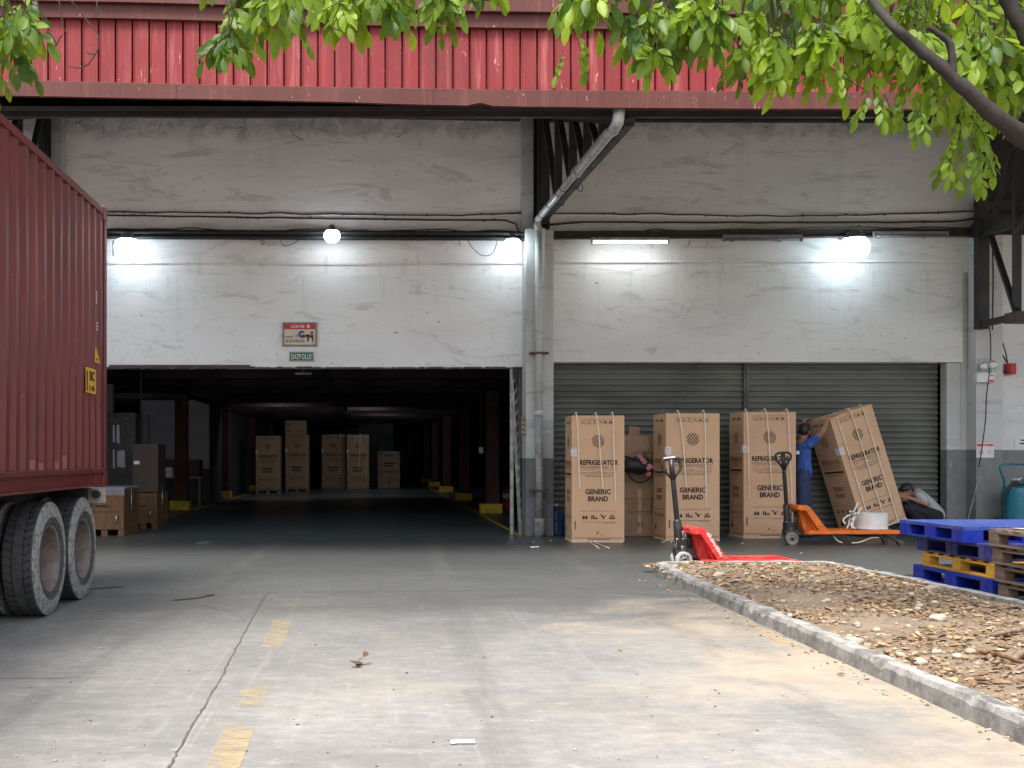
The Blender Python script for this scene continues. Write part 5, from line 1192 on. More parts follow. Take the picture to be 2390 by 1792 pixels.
def tube_fix(pa, pb, py, lit, lab, Y_=17.15):
    a, c = PX(pa, Y_), PX(pb, Y_); z = PZ(py, Y_); w = c - a
    r = tag(empty('fluorescent_fixture', ((a + c) / 2, Y_, z)), lab, 'strip light', 'fluorescent strip fixtures along the right bay')
    b = MB(); b.box((-w / 2, 0, .0), (w / 2, .05, .045)); b.box((-w / 2, -.01, -.055), (-w / 2 + .03, .05, .0)); b.box((w / 2 - .03, -.01, -.055), (w / 2, .05, .0))
    for x_ in (-w * .3, w * .3): b.box((x_, .05, .005), (x_ + .03, .38, .035))
    b.build('housing', M['galv'] if lit else M['tube_off'], r)
    b = MB(); b.tube([(-w / 2 + .031, .015, -.03), (w / 2 - .031, .015, -.03)], .02, 12); b.build('tube_lamp', M['tube'] if lit else M['tube_off'], r)
    if lit:
        l = bpy.data.lights.new('tube_light', 'AREA'); l.shape = 'RECTANGLE'; l.size = w * .9; l.size_y = .05; l.energy = 2.8; l.color = (.9, .95, 1); lo = bpy.data.objects.new('tube_light', l); col.objects.link(lo); lo.parent = r; lo.location = (0, -.05, -.07); lo.rotation_euler = (R(10), 0, 0)
tube_fix(1380, 1562, 560, True, 'lit fluorescent strip between the column and the unlit strip')
tube_fix(1688, 1874, 554, False, 'unlit fluorescent strip left of the biggest lamp')
tube_fix(2040, 2214, 546, False, 'unlit fluorescent strip right of the biggest lamp')
# unlit hanging strip just inside the open bay and added unseen fill lights between the ceiling beams
r = tag(empty('hanging_light', (PX(708, 18.6), 18.6, PZ(874, 18.6))), 'small hanging strip light just inside the open bay', 'strip light'); b = MB(); b.box((-.14, -.03, 0), (.14, .03, .03)); b.tube([(0, 0, .03), (0, 0, .24)], .006, 6); b.build('housing', M['galv'], r)
for i, (x_, y_, e_) in enumerate(((-2.9, 32.9, 6), (-.2, 35.3, 7), (.4, 40, 4), (-6.6, 26.2, 3))):
    r = tag(empty('added_fill_light', (x_, y_, 3.0)), ('first', 'second', 'third', 'side')[i] + ' added unseen fill light between the ceiling beams inside the bay', 'strip light', 'added unseen fill lights inside the bay'); b = MB(); b.box((-.6, -.05, -.02), (.6, .05, .015)); b.build('housing', M['galv'], r)
    l = bpy.data.lights.new('strip', 'AREA'); l.shape = 'RECTANGLE'; l.size = 1.1; l.size_y = .08; l.energy = e_; l.color = (.9, .93, 1); lo = bpy.data.objects.new('fill_light', l); col.objects.link(lo); lo.parent = r; lo.location = (0, 0, -.36); lo.rotation_euler = (R(48), 0, 0)

# dark cable channel and pipes along the facade
def run(name, lab, spans, Y_, r_, mat, wob=.006, sag=0, seed=0, clips=0, cat='cable', steps=60, box=None):
    root = tag(empty(name, (0, Y_, 5)), lab, cat); mb = MB(); rn = random.Random(seed)
    for span in spans:
        P = []
        for i in range(len(span) - 1):
            (xa, ya), (xb, yb) = span[i], span[i + 1]; n_ = max(2, int(abs(xb - xa) / 1400 * steps))
            for k in range(n_ + (1 if i == len(span) - 2 else 0)):
                f = k / n_; x_, y_ = xa + (xb - xa) * f, ya + (yb - ya) * f; v = at(x_, y_, Y_); v.z += wob * noise.noise(Vector((v.x * 2.3, seed, 0))) + sag * math.sin((v.x * 1.7) % math.pi); P.append(v)
        if box: 
            for a, c in zip(P[:-1], P[1:]): pass
            mb.bar(P[0], P[-1], box[0], box[1])
        else: mb.tube(P, r_, 8)
        for j in range(clips):
            q = P[rn.randrange(len(P))]; mb.ball(q + Vector((0, -.005, rn.uniform(-.012, .012))), (.018, .012, .018), 0, 8, 5)
    o = mb.build(name + '_run', M[mat], root, world=True); return root, o
run('cable_channel', 'dark steel channel running across the whole facade', [[(240, 546), (1215, 551)]], 17.36, .0, 'steel_dark', box=(.12, .13))
run('cable_channel', 'dark steel channel across the right bay', [[(1284, 548), (2330, 541)]], 17.36, .0, 'steel_dark', box=(.12, .10))
run('conduit_pipe', 'dark round pipe clipped under the channel of the left bay', [[(240, 553), (1225, 557)]], 17.24, .035, 'cable', clips=9, seed=3, cat='pipe')
run('conduit_pipe', 'thin dark pipe clipped under the channel of the right bay', [[(1290, 556), (2290, 550)]], 17.26, .022, 'steel_brown', clips=9, seed=4, cat='pipe')
run('conduit_pipe', 'round dark pipe on the face of the left channel', [[(240, 541), (1225, 545)]], 17.23, .03, 'steel_dark', clips=7, seed=5, cat='pipe')
run('power_cable', 'upper thin black cable along the left wall', [[(240, 494), (560, 497), (800, 500), (1070, 503), (1150, 498), (1214, 499)]], 17.5, .011, 'cable', .02, 0, 6, 14)
run('power_cable', 'lower thin black cable along the left wall', [[(240, 502), (700, 509), (1000, 513), (1180, 514), (1205, 522), (1213, 545)]], 17.5, .013, 'cable', .008, 0, 7, 14)
run('power_cable', 'loose wavy cable lying over the left channel', [[(250, 536), (430, 533), (560, 541), (740, 535), (800, 541), (1000, 537), (1215, 541)]], 17.3, .010, 'cable', .03, .01, 8, 10)
run('power_cable', 'upper thin black cable along the right wall', [[(1290, 498), (1600, 500), (1720, 504), (1950, 503), (2190, 496), (2280, 492)]], 17.5, .011, 'cable', .016, 0, 9, 14)
run('power_cable', 'lower thin black cable along the right wall rising to the truss', [[(1280, 525), (1360, 518), (1600, 519), (2010, 519), (2230, 517), (2300, 505), (2390, 478), (2500, 440)]], 17.45, .014, 'cable', .010, 0, 10, 14)
run('power_cable', 'loose wavy cable lying over the right channel', [[(1300, 541), (1500, 540), (1530, 535), (1600, 541), (1710, 535), (1800, 537), (1850, 534), (1980, 529), (2100, 534), (2180, 530), (2300, 534)]], 17.28, .010, 'cable', .02, .006, 11, 8)
# hanging loops of wire
def wire(pts, Y_, r_, lab, mat='cable', name='hanging_wire'):
    P = [at(x, y, Y_) for x, y in pts]; Q = []
    n_ = len(P)
    for i in range(n_ - 1):
        p0, p1, p2, p3 = P[max(0, i - 1)], P[i], P[i + 1], P[min(n_ - 1, i + 2)]
        for k in range(6): t = k / 6; Q.append(.5 * ((2 * p1) + (p2 - p0) * t + (2 * p0 - 5 * p1 + 4 * p2 - p3) * t * t + (3 * p1 - p0 - 3 * p2 + p3) * t ** 3))
    Q.append(P[-1]); b = MB(); b.tube(Q, r_, 6); o = b.build(name, M[mat], None, loc=Q[0]); tag(o, lab, 'wire'); return o
wire([(1092, 560), (1100, 575), (1118, 592), (1135, 597), (1150, 590), (1158, 572), (1160, 560)], 17.3, .006, 'drooping loop of black wire left of the small lamp by the column')
wire([(655, 560), (660, 572), (672, 573), (690, 565), (700, 558)], 17.3, .006, 'short curl of wire under the channel left of the middle lamp')
wire([(610, 558), (609, 566), (613, 571), (617, 565), (613, 558)], 17.3, .006, 'tiny wire ring under the channel in the left bay')
wire([(1072, 560), (1074, 574)], 17.3, .005, 'short straight wire stub left of the drooping loop')
wire([(1610, 560), (1608, 570), (1604, 573)], 17.3, .007, 'hooked wire stub under the right channel')
wire([(1352, 424), (1360, 436), (1356, 447), (1345, 440)], 15.6, .006, 'thin wire curl hanging under the sloping pipe')
wire([(2300, 720), (2308, 760), (2312, 790), (2311, 850), (2303, 920), (2300, 980), (2294, 1030), (2285, 1090)], 17.2, .009, 'long black cable hanging down the right pilaster')
wire([(2285, 1090), (2280, 1130), (2268, 1180), (2256, 1222)], 17.2, .007, 'pale lower length of cable running down to the floor by the pilaster', 'galv')
wire([(2320, 765), (2326, 800), (2332, 840), (2332, 890), (2331, 905)], 17.5, .014, 'thick black cable hanging left of the red alarm')
wire([(2322, 790), (2335, 820), (2350, 845)], 17.5, .012, 'black cable looping into the red alarm')
wire([(2316, 770), (2318, 640), (2316, 560)], 17.3, .012, 'vertical cable inside the right truss')
wire([(2325, 760), (2345, 815), (2352, 850)], 17.52, .010, 'second cable looping into the red alarm')

# cracks and stains with their own shape: dark broken roots of creeper along the wall head
b = MB(); rn = random.Random(21)
for i in range(26):
    px_0 = rn.choice([rn.uniform(170, 1200), rn.uniform(1330, 2230)]); py_0 = rn.uniform(272, 300) if rn.random() < .7 else rn.uniform(285, 310); p = at(px_0, py_0, W + .036); P = [p]
    a = rn.uniform(0, 6.28)
    for k in range(rn.randint(2, 6)):
        a += rn.uniform(-.9, .9); P.append(P[-1] + Vector((math.cos(a) * .05, 0, math.sin(a) * .04)))
    b.tube(P, rn.uniform(.002, .005), 4)
tag(b.build('dry_creeper', M['black'], None), 'scraps of dead creeper clinging along the top of the wall', 'creeper', kind='stuff')

# signs
def sign(name, pa, pb, pya, pyb, Y_, lab):
    a, c = PX(pa, Y_), PX(pb, Y_); z0, z1 = PZ(pyb, Y_), PZ(pya, Y_); r = tag(empty(name, ((a + c) / 2, Y_, z0)), lab, 'sign'); return r, (c - a) / 2, z1 - z0
r, w, h = sign('notice_board', 659, 740, 752, 808, 17.47, 'framed red and cream notice board above the open bay')
b = MB(); f_ = .028
for q in (((-w, -.012, 0), (w, .025, f_)), ((-w, -.012, h - f_), (w, .025, h)), ((-w, -.0119, f_), (-w + f_, .025, h - f_)), ((w - f_, -.0119, f_), (w, .025, h - f_))): b.box(*q)
b.build('frame', M['sign_frame'], r, .003)
b = MB(); b.box((-w + f_, .0, f_), (w - f_, .024, h * .71), 0); b.box((-w + f_, -.001, h * .71), (w - f_, .024, h - f_), 1)
text(b, 'CORTES', -.035, h * .775, .042, .23, 2, .03, None, -.003); 
for k in range(5): a = 2 * math.pi * k / 5; b.ball((.14 + .018 * math.cos(a), -.004, h * .835 + .018 * math.sin(a)), (.013, .001, .013), 2, 8, 5)
# purple swirl, small figure and print on the cream field
for k in range(9):
    a0, a1 = R(40 + k * 28), R(40 + (k + 1) * 28); c0_, r0, r1 = (.035, h * .50), .06, .022
    b.add([(c0_[0] + r0 * math.cos(a0), -.003, c0_[1] + r0 * math.sin(a0)), (c0_[0] + r1 * math.cos(a0), -.003, c0_[1] + r1 * math.sin(a0)), (c0_[0] + r1 * math.cos(a1), -.003, c0_[1] + r1 * math.sin(a1)), (c0_[0] + r0 * math.cos(a1), -.003, c0_[1] + r0 * math.sin(a1))], [(0, 1, 2, 3)], 3)
b.ball((.055, -.003, h * .42), (.035, .001, .03), 3, 14, 6)
for x0, z0, x1, z1 in ((-.07, .38, -.03, .50),): b.box((x0, -.003, h * z0), (x1, -.001, h * z1), 5)
b.box((-.235, -.003, h * .37), (-.15, -.001, h * .41), 4); b.box((-.14, -.003, h * .36), (-.12, -.001, h * .44), 4)
rn = random.Random(6)
for row, zz in enumerate((.24, .17)):
    x_ = -.235
    while x_ < .06: l = rn.uniform(.02, .06); b.box((x_, -.003, h * zz), (x_ + l, -.001, h * (zz + .035)), 4); x_ += l + .012
b.box((.09, -.003, h * .38), (.17, -.001, h * .50), 4); b.ball((.20, -.003, h * .56), (.02, .001, .028), 4, 10, 6); b.box((.175, -.003, h * .33), (.225, -.001, h * .48), 4); b.box((.12, -.003, h * .20), (.15, -.001, h * .36), 4); b.box((.20, -.003, h * .19), (.222, -.001, h * .33), 4); b.bar((.12, -.003, h * .36), (.2, -.003, h * .42), .002, .02, 4)
b.build('poster', [M['sign_cream'], M['sign_red'], M['paper'], M['sign_purple'], M['steel_brown'], M['galv']], r)
r, w, h = sign('exit_sign', 675, 732, 821, 843, 17.47, 'small green sign with pale lettering under the notice board')
b = MB(); b.box((-w, 0, 0), (w, .024, h), 0); b.box((-w + .014, -.002, .014), (w - .014, 0, h - .014), 1); text(b, 'OUTPLUS' if False else 'DATP DLUS', 0, .035, h - .07, (w - .035) * 2, 2, .015, None, -.004); b.build('plate', [M['galv'], M['sign_green'], M['paper']], r)
# small weathered notice on the column flank
b = MB(); 
r = tag(empty('column_notice', (PX(1220, 17.05) + .005, 17.09, PZ(1018, 17.05))), 'small weathered yellow notice stuck low on the central column', 'sign'); hh = PZ(972, 17.05) - PZ(1018, 17.05)
b.box((-.02, 0, 0), (.035, .004, hh), 0)
for i in range(7): b.box((-.012, -.0015, .02 + i * hh / 8), (.028, -.0005, .035 + i * hh / 8), 1 if i % 2 else 2)
b.build('plate', [M['wood_pale'], M['sticker'], M['ink']], r)
# emergency twin light on the pilaster
Yq = 17.22
r = tag(empty('emergency_light', (PX(2300, Yq), Yq, PZ(892, Yq))), 'twin-headed emergency light box on the right pilaster', 'emergency light'); k = Yq / F
b = MB(); b.box((-22 * k, -.02, 0), (20 * k, .075, 22 * k), 0); b.box((8 * k, -.024, 1 * k), (18 * k, -.0201, 6 * k), 1); b.box((10 * k, -.024, 14 * k), (16 * k, -.0201, 17 * k), 1); b.build('battery_box', [M['sign_cream'] if False else M['white'], M['sign_red']], r, .006)
for x_, z_ in ((-7, 37), (14, 40)):
    b = MB(); T_ = Matrix.Translation((x_ * k, -.04, z_ * k)) @ Matrix.Rotation(R(90), 4, 'X') @ Matrix.Rotation(R(12 if x_ < 0 else -12), 4, 'Y'); b.lathe([(.0, .03), (.04, .028), (.068, .015), (.072, .0), (.066, -.03), (.03, -.07), (0, -.075)], 24, 0, T_); b.lathe([(.045, .031), (.03, .036), (0, .038)], 16, 1, T_); b.tube([(x_ * k, -.02, 22 * k), (x_ * k, -.02, (z_ - 8) * k)], .012, 8, 1); b.build('lamp_head', [M['glassy'], M['white']], r)
r = tag(empty('alarm_horn', (PX(2356, 17.75), 17.72, PZ(861, 17.75))), 'red alarm horn box on the wall right of the pilaster', 'alarm'); b = MB(); b.box((-.07, -.05, -.09), (.07, .07, .09)); b.box((-.05, -.07, -.07), (.04, -.051, .07)); b.build('alarm_body', M['firered'], r, .012); b = MB(); b.bar((-.22, .0, -.05), (-.071, 0, -.04), .04, .03); b.build('bracket', M['black'], r)
r, w, h = sign('safety_notice', 2279, 2320, 1034, 1068, 17.28, 'white safety notice with a red bar on the pilaster')
b = MB(); b.box((-w, 0, 0), (w, .012, h), 0); b.box((-w + .01, -.003, h - .05), (w - .01, 0, h - .015), 1); text(b, 'SAFETY', 0, h - .045, .018, .12, 0, .02, None, -.005)
for x_, rr_ in ((-.07, .04), (.075, .042)):
    for a0 in range(16):
        a = 2 * math.pi * a0 / 16; a1 = a + 2 * math.pi / 16; b.add([(x_ + rr_ * math.cos(a), -.003, h * .38 + rr_ * math.sin(a)), (x_ + (rr_ - .007) * math.cos(a), -.003, h * .38 + (rr_ - .007) * math.sin(a)), (x_ + (rr_ - .007) * math.cos(a1), -.003, h * .38 + (rr_ - .007) * math.sin(a1)), (x_ + rr_ * math.cos(a1), -.003, h * .38 + rr_ * math.sin(a1))], [(0, 1, 2, 3)], 1 if x_ < 0 else 2)
b.box((-.085, -.003, h * .33), (-.05, -.001, h * .42), 1); b.box((.065, -.003, h * .34), (.085, -.001, h * .42), 2)
b.build('plate', [M['white'], M['sign_red'], M['galv']], r)
r, w, h = sign('wall_notice', 2368, 2420, 1022, 1046, 17.79, 'white notice with black lines on the wall at the right edge')
b = MB(); b.box((-w, 0, 0), (w, .006, h), 0)
for i, (x0, x1) in enumerate(((-.08, .2), (-.10, .2), (-.02, .18))): b.box((x0, -.002, h * .72 - i * .055), (x1, -.0005, h * .72 - i * .055 + .022), 1)
b.build('plate', [M['white'], M['ink']], r)

# wheeled extinguisher at the right edge
Yx = 16.9; k = Yx / F
r = tag(empty('wheeled_extinguisher', (PX(2375, Yx), Yx, 0)), 'large teal wheeled fire extinguisher by the wall at the right edge', 'fire extinguisher')
b = MB(); rr_ = 34 * k; zt_ = PZ(1131, Yx); b.lathe([(.0, .10), (rr_ * .8, .11), (rr_, .18), (rr_, zt_ - .12), (rr_ * .88, zt_ - .05), (rr_ * .5, zt_ - .01), (.05, zt_), (.045, zt_ + .05), (0, zt_ + .05)], 40); b.build('tank', M['teal'], r)
b = MB(); 
for s_ in (-1, 1): b.tube([(s_ * 24 * k, .12, zt_ - .4), (s_ * 22 * k, .10, PZ(1122, Yx)), (s_ * 35 * k, .06, PZ(1098, Yx)), (s_ * 37 * k, .05, PZ(1089, Yx)), (s_ * 32 * k, .05, PZ(1084, Yx)), (0, .05, PZ(1083, Yx))], .018, 10)
b.build('cart_handle', M['teal'], r)
for s_ in (-1, 1):
    b = MB(); b.lathe([(.0, -.03), (.12, -.03), (.16, -.025), (.16, .025), (.12, .03), (0, .03)], 24, 0, Matrix.Translation((s_ * (rr_ + .05), .05, .165)) @ Matrix.Rotation(R(90), 4, 'Y')); b.build('wheel', M['tyre'], r)
b = MB(); b.tube([(0, -.05, zt_ + .03), (-.15, -.12, zt_ + .05), (-rr_ * .95, -.10, zt_ - .10), (-rr_ - .03, -.06, zt_ - .25), (-rr_ - .02, -.06, .25), (-rr_ - .01, -.08, .15)], .022, 10); b.tube([(.1, -.08, zt_ + .0), (-.1, -.16, zt_ + .02), (-.2, -.1, zt_ - .03)], .018, 8); b.build('hose', M['black'], r)
b = MB(); b.tube([(0, 0, zt_ + .05), (0, 0, zt_ + .10)], .03, 12); b.bar((-.09, 0, zt_ + .08), (.06, 0, zt_ + .10), .02, .02); b.build('valve', M['chrome'], r)
b = MB(); T_ = Matrix.Rotation(R(10), 4, 'Z')
vs = []
for i in range(7):
    a = R(-90 + (-5 + i * 12)); 
    for z_ in (.34, .62): vs.append(((rr_ + .003) * math.cos(a), (rr_ + .003) * math.sin(a), z_))
b.add(vs, [(2 * i, 2 * i + 2, 2 * i + 3, 2 * i + 1) for i in range(6)], 0)
b.build('label', M['paper'], r)
r = tag(empty('paper_sack', (PX(2333, 17.5), 17.45, 0)), 'white paper sack squeezed between the pilaster and the teal extinguisher', 'sack'); b = MB(); lump(b, (0, 0, .34), (.09, .10, .33), 0, seed=6); b.build('sack_body', M['paper'], r)

# ================================================================ PEOPLE
def capsule(mb, p, q, r1, r2, seg=12, flat=1.0, side=None):
    p, q = Vector(p), Vector(q); d = q - p; L = d.length; d = d / L if L > 1e-6 else Vector((0, 0, 1))
    u = (Vector(side) - d * Vector(side).dot(d)).normalized() if side is not None else d.orthogonal().normalized(); w = d.cross(u); rings = []
    for i in range(4): a = math.pi / 2 * (1 - i / 4); rings.append((p - d * r1 * math.sin(a), r1 * math.cos(a)))
    rings.append((p, r1)); rings.append((p.lerp(q, .5), (r1 + r2) / 2)); rings.append((q, r2))
    for i in range(1, 5): a = math.pi / 2 * i / 4; rings.append((q + d * r2 * math.sin(a), r2 * math.cos(a)))
    vs = []
    for c, r_ in rings:
        for k in range(seg): a = 2 * math.pi * k / seg; vs.append(c + (u * math.cos(a) + w * math.sin(a) * flat) * max(r_, 1e-4))
    n = len(rings); fs = [(i * seg + k, i * seg + (k + 1) % seg, (i + 1) * seg + (k + 1) % seg, (i + 1) * seg + k) for i in range(n - 1) for k in range(seg)]
    fs += [tuple(range(seg))[::-1], tuple((n - 1) * seg + k for k in range(seg))]; mb.add(vs, fs, 0, True)
def skinned(mb, name, mat, par, vox=.008, smooth=4, world=True):
    o = mb.build(name, mat, par, world=world); m = o.modifiers.new('remesh', 'REMESH'); m.mode = 'VOXEL'; m.voxel_size = vox; m.use_smooth_shade = True
    s = o.modifiers.new('smooth', 'SMOOTH'); s.iterations = smooth; s.factor = .5; return o
def hand(mb, wrist, d, pn, thumb_side, curl=.5, s=1.0):
    """d: pointing direction, pn: palm normal (the side fingers curl towards)"""
    d = Vector(d).normalized(); pn = Vector(pn); pn = (pn - d * pn.dot(d)).normalized(); sd_ = d.cross(pn) * thumb_side; w = Vector(wrist)
    for i in range(4): o_ = sd_ * (.030 - .020 * i) * s; capsule(mb, w + o_ * .6 + d * .01, w + o_ + d * .085 * s, .013 * s, .012 * s, 8)
    for i, L in enumerate((.070, .078, .073, .058)):
        p = w + sd_ * (.030 - .020 * i) * s + d * .088 * s; dd = d
        for j, (f, r_) in enumerate(((.45, .0095), (.30, .0088), (.25, .008))):
            ang = curl * (.5 + .5 * j); dd = (dd * math.cos(ang) + pn * math.sin(ang)).normalized(); q = p + dd * L * f * s; capsule(mb, p, q, r_ * s, r_ * .93 * s, 8); p = q
    p = w + sd_ * .028 * s + d * .02 * s; dd = (d * .6 + sd_ * .75 + pn * .3).normalized(); q = p + dd * .038 * s; capsule(mb, p, q, .012 * s, .011 * s, 8); dd = (d * .85 + sd_ * .25 + pn * .45).normalized(); capsule(mb, q, q + dd * .032 * s, .0105 * s, .009 * s, 8)
def head(mb, c, fwd, up, s=1.0):
    """c: centre of the skull"""
    f = Vector(fwd).normalized(); u = Vector(up); u = (u - f * u.dot(f)).normalized(); l = u.cross(f); c = Vector(c)
    P = lambda a, b_, z: c + f * a * s + l * b_ * s + u * z * s
    def ell(o, rf, rl, ru):
        n0 = len(mb.v); mb.ball((0, 0, 0), 1, 0, 20, 14)
        for i in range(n0, len(mb.v)): v = mb.v[i]; mb.v[i] = P(o[0] + v.x * rf, o[1] + v.y * rl, o[2] + v.z * ru)
    ell((-.008, 0, .02), .094, .074, .092); ell((.018, 0, -.045), .068, .058, .062); ell((.045, 0, -.085), .032, .032, .025)   # skull, face, chin
    ell((.082, 0, .022), .014, .045, .012); capsule(mb, P(.088, 0, .01), P(.108, 0, -.028), .009 * s, .014 * s, 8)                  # brow, nose
    for q in (-1, 1): ell((.076, q * .030, .0), .012, .014, .009); ell((-.005, q * .078, -.01), .020, .008, .030); ell((.052, q * .040, -.03), .025, .022, .022)
    ell((.083, 0, -.062), .012, .024, .006); ell((.080, 0, -.073), .012, .020, .007)                                                 # lips
    return P, ell
def hair_of(c, fwd, up, par, s=1.0, seed=0):
    f = Vector(fwd).normalized(); u = Vector(up); u = (u - f * u.dot(f)).normalized(); l = u.cross(f); c = Vector(c); mb = MB(); rn = random.Random(seed)
    def ell(o, rf, rl, ru):
        n0 = len(mb.v); mb.ball((0, 0, 0), 1, 0, 26, 18)
        for i in range(n0, len(mb.v)):
            v = mb.v[i]; k = 1 + .06 * noise.noise(Vector((v.x * 6, v.y * 6, v.z * 3 + seed))); mb.v[i] = c + (f * (o[0] + v.x * rf * k) + l * (o[1] + v.y * rl * k) + u * (o[2] + v.z * ru * k)) * s
    ell((-.022, 0, .042), .096, .083, .083); ell((-.050, 0, .0), .066, .077, .075); ell((.045, 0, .085), .045, .06, .030)
    return skinned(mb, 'hair', M['hair'], par, .006, 2)
# --- standing man in blue, arms up on the tipped carton
o1 = PX(1875, 17.05); p1 = tag(empty('person', (o1, 17.05, 0)), 'standing man in a blue T-shirt and navy trousers reaching up to hold the tipped carton', 'person')
V = Vector; A = lambda px, py, Y_: at(px, py, Y_)
Yn, Yfr = 16.88, 17.22
ns, fs_ = A(1889, 1037, Yn + .02), A(1884, 1037, Yfr - .02)         # shoulders (near, far)
neck = A(1874, 1030, 17.05); hc = A(1878, 1006, 17.05)
hipn, hipf = A(1873, 1118, Yn + .07), A(1873, 1118, Yfr - .07)
kn, kf = A(1875, 1184, Yn + .06), A(1884, 1184, Yfr - .04)
fn, ff = V((PX(1870, Yn + .06), Yn + .06, .09)), V((PX(1886, Yfr - .03), Yfr - .03, .09))
# hands on the top edge of the tipped carton
topF = M4 @ V((-w4 / 2 + .03, 0, h4)); topB = M4 @ V((-w4 / 2, d4 - .06, h4))
hn = topF + V((-.045, -.035, .012)); hf = topB + V((-.07, .0, .015))
en = (ns + hn) / 2 + V((.01, -.09, -.03)); ef = (fs_ + hf) / 2 + V((-.03, .06, .0))
b = MB(); fwd1 = V((.62, .74, -.22)); up1 = V((.25, .1, 1))
head(b, hc, fwd1, up1, 1.05); capsule(b, neck + V((-.01, 0, -.06)), hc + V((-.02, 0, -.05)), .060, .055)
capsule(b, neck + V((0, 0, -.07)), A(1874, 1075, 17.05), .13, .12, 16, .8, (0, 1, 0)); capsule(b, A(1874, 1080, 17.05), (hipn + hipf) / 2, .12, .13, 16, .8, (0, 1, 0))
for s_, e_, h_ in ((ns, en, hn), (fs_, ef, hf)):
    capsule(b, s_, e_, .050, .040); capsule(b, e_, h_, .040, .027)
for hp_, k_, f_ in ((hipn, kn, fn), (hipf, kf, ff)):
    capsule(b, hp_, k_, .082, .056); capsule(b, k_, f_, .055, .038); capsule(b, f_ + V((-.03, 0, -.045)), f_ + V((.15, -.02, -.062)), .035, .028)
hand(b, hn, u_ * .7 + w_v * .1 + V((.25, 0, .1)), -v_v, -1, .35); hand(b, hf, u_ + V((0, .05, .0)), -v_v, 1, .5)
skinned(b, 'body', M['skin'], p1, .0075, 3)
hair_of(hc, fwd1, up1, p1, 1.05, 3)
b = MB(); sh_t = neck + V((0, 0, -.075))
capsule(b, sh_t + V((0, -.10, .0)), sh_t + V((0, .10, .0)), .075, .075); capsule(b, sh_t + V((0, 0, -.04)), A(1875, 1080, 17.05), .150, .138, 20, .80, (0, 1, 0)); capsule(b, A(1875, 1080, 17.05), A(1875, 1104, 17.05), .138, .150, 20, .82, (0, 1, 0))
for s_, e_ in ((ns, en), (fs_, ef)): capsule(b, s_ + (sh_t - s_) * .45, s_, .085, .072); capsule(b, s_, s_.lerp(e_, .52), .070, .064)
# hanging folds
for i in range(7):
    a = 2 * math.pi * i / 7; x_, y_ = .11 * math.cos(a), .14 * math.sin(a); c_ = A(1875, 1100, 17.05); capsule(b, c_ + V((x_ * .9, y_ * .9, .22)), c_ + V((x_, y_, -.02)), .012, .030)
o = skinned(b, 'shirt', M['shirt_blue'], p1, .010, 2)
b = MB(); c_ = PZ(1050, 16.85)
px_s, py_s = A(1862, 1056, 16.9).x, 0
b.box((px_s - .03, 16.886, PZ(1060, 16.9)), (px_s + .02, 16.896, PZ(1052, 16.9)));
o = b.build('back_print', M['paper'], p1, world=True)
b = MB()
for hp_, k_, f_ in ((hipn, kn, fn), (hipf, kf, ff)):
    capsule(b, hp_ + V((0, 0, .06)), hp_, .105, .108); capsule(b, hp_, k_, .105, .078); capsule(b, k_, f_ + V((0, 0, .02)), .080, .066)
    for j in range(3): q_ = k_.lerp(f_, .15 + .3 * j); capsule(b, q_ + V((.05, -.03, .03)), q_ + V((-.04, -.04, -.01)), .018, .022)
capsule(b, (hipn + hipf) / 2 + V((0, -.05, .10)), (hipn + hipf) / 2 + V((0, .05, .10)), .115, .115)
skinned(b, 'trousers', M['trouser_navy'], p1, .010, 2)
for f_ in (fn, ff):
    b = MB(); capsule(b, f_ + V((-.04, 0, -.045)), f_ + V((.16, -.02, -.055)), .044, .036); capsule(b, f_ + V((-.02, 0, .0)), f_ + V((-.01, 0, -.04)), .045, .045); skinned(b, 'shoe', M['shoe'], p1, .008, 2)

# --- crouching man in grey, head bowed over his hands
Yg = 17.25; p2 = tag(empty('person', (PX(2160, Yg), Yg, 0)), 'crouching man in a grey T-shirt and black trousers bent beside the tipped carton', 'person')
B = lambda px, py, dy=0: at(px, py, Yg + dy)
hc = B(2117, 1146, -.03); fwd2 = V((-.72, -.12, -.66)); up2 = V((-.70, -.05, .72))
ns, fs_ = B(2146, 1156, -.16), B(2143, 1150, .17); en, ef = B(2165, 1177, -.27), B(2138, 1178, .22); hn, hf = B(2120, 1161, -.20), B(2118, 1158, .05)
hip = B(2176, 1202); hn2, hf2 = hip + V((0, -.10, -.01)), hip + V((0, .10, -.01)); kn, kf = B(2124, 1186, -.20), B(2112, 1184, .16); fn, ff = V((PX(2152, Yg), Yg - .16, .09)), V((PX(2146, Yg), Yg + .14, .09))
b = MB(); head(b, hc, fwd2, up2, 1.0); capsule(b, B(2136, 1154), hc + V((.03, 0, -.01)), .062, .055)
capsule(b, B(2143, 1158), B(2162, 1176), .13, .13, 16, .75, (0, 1, 0)); capsule(b, B(2162, 1176), hip, .13, .14, 16, .8, (0, 1, 0))
for s_, e_, h_ in ((ns, en, hn), (fs_, ef, hf)): capsule(b, s_, e_, .050, .042); capsule(b, e_, h_, .043, .028)
for hp_, k_, f_ in ((hn2, kn, fn), (hf2, kf, ff)): capsule(b, hp_, k_, .085, .058); capsule(b, k_, f_, .056, .04); capsule(b, f_ + V((.03, 0, -.045)), f_ + V((-.15, 0, -.062)), .035, .028)
hand(b, hn, V((-.85, .15, .30)), V((-.1, .9, .2)), 1, .35); hand(b, hf, V((-.8, -.25, .3)), V((0, -.9, .2)), -1, .4)
skinned(b, 'body', M['skin'], p2, .0075, 3); hair_of(hc, fwd2, up2, p2, 1.03, 5)
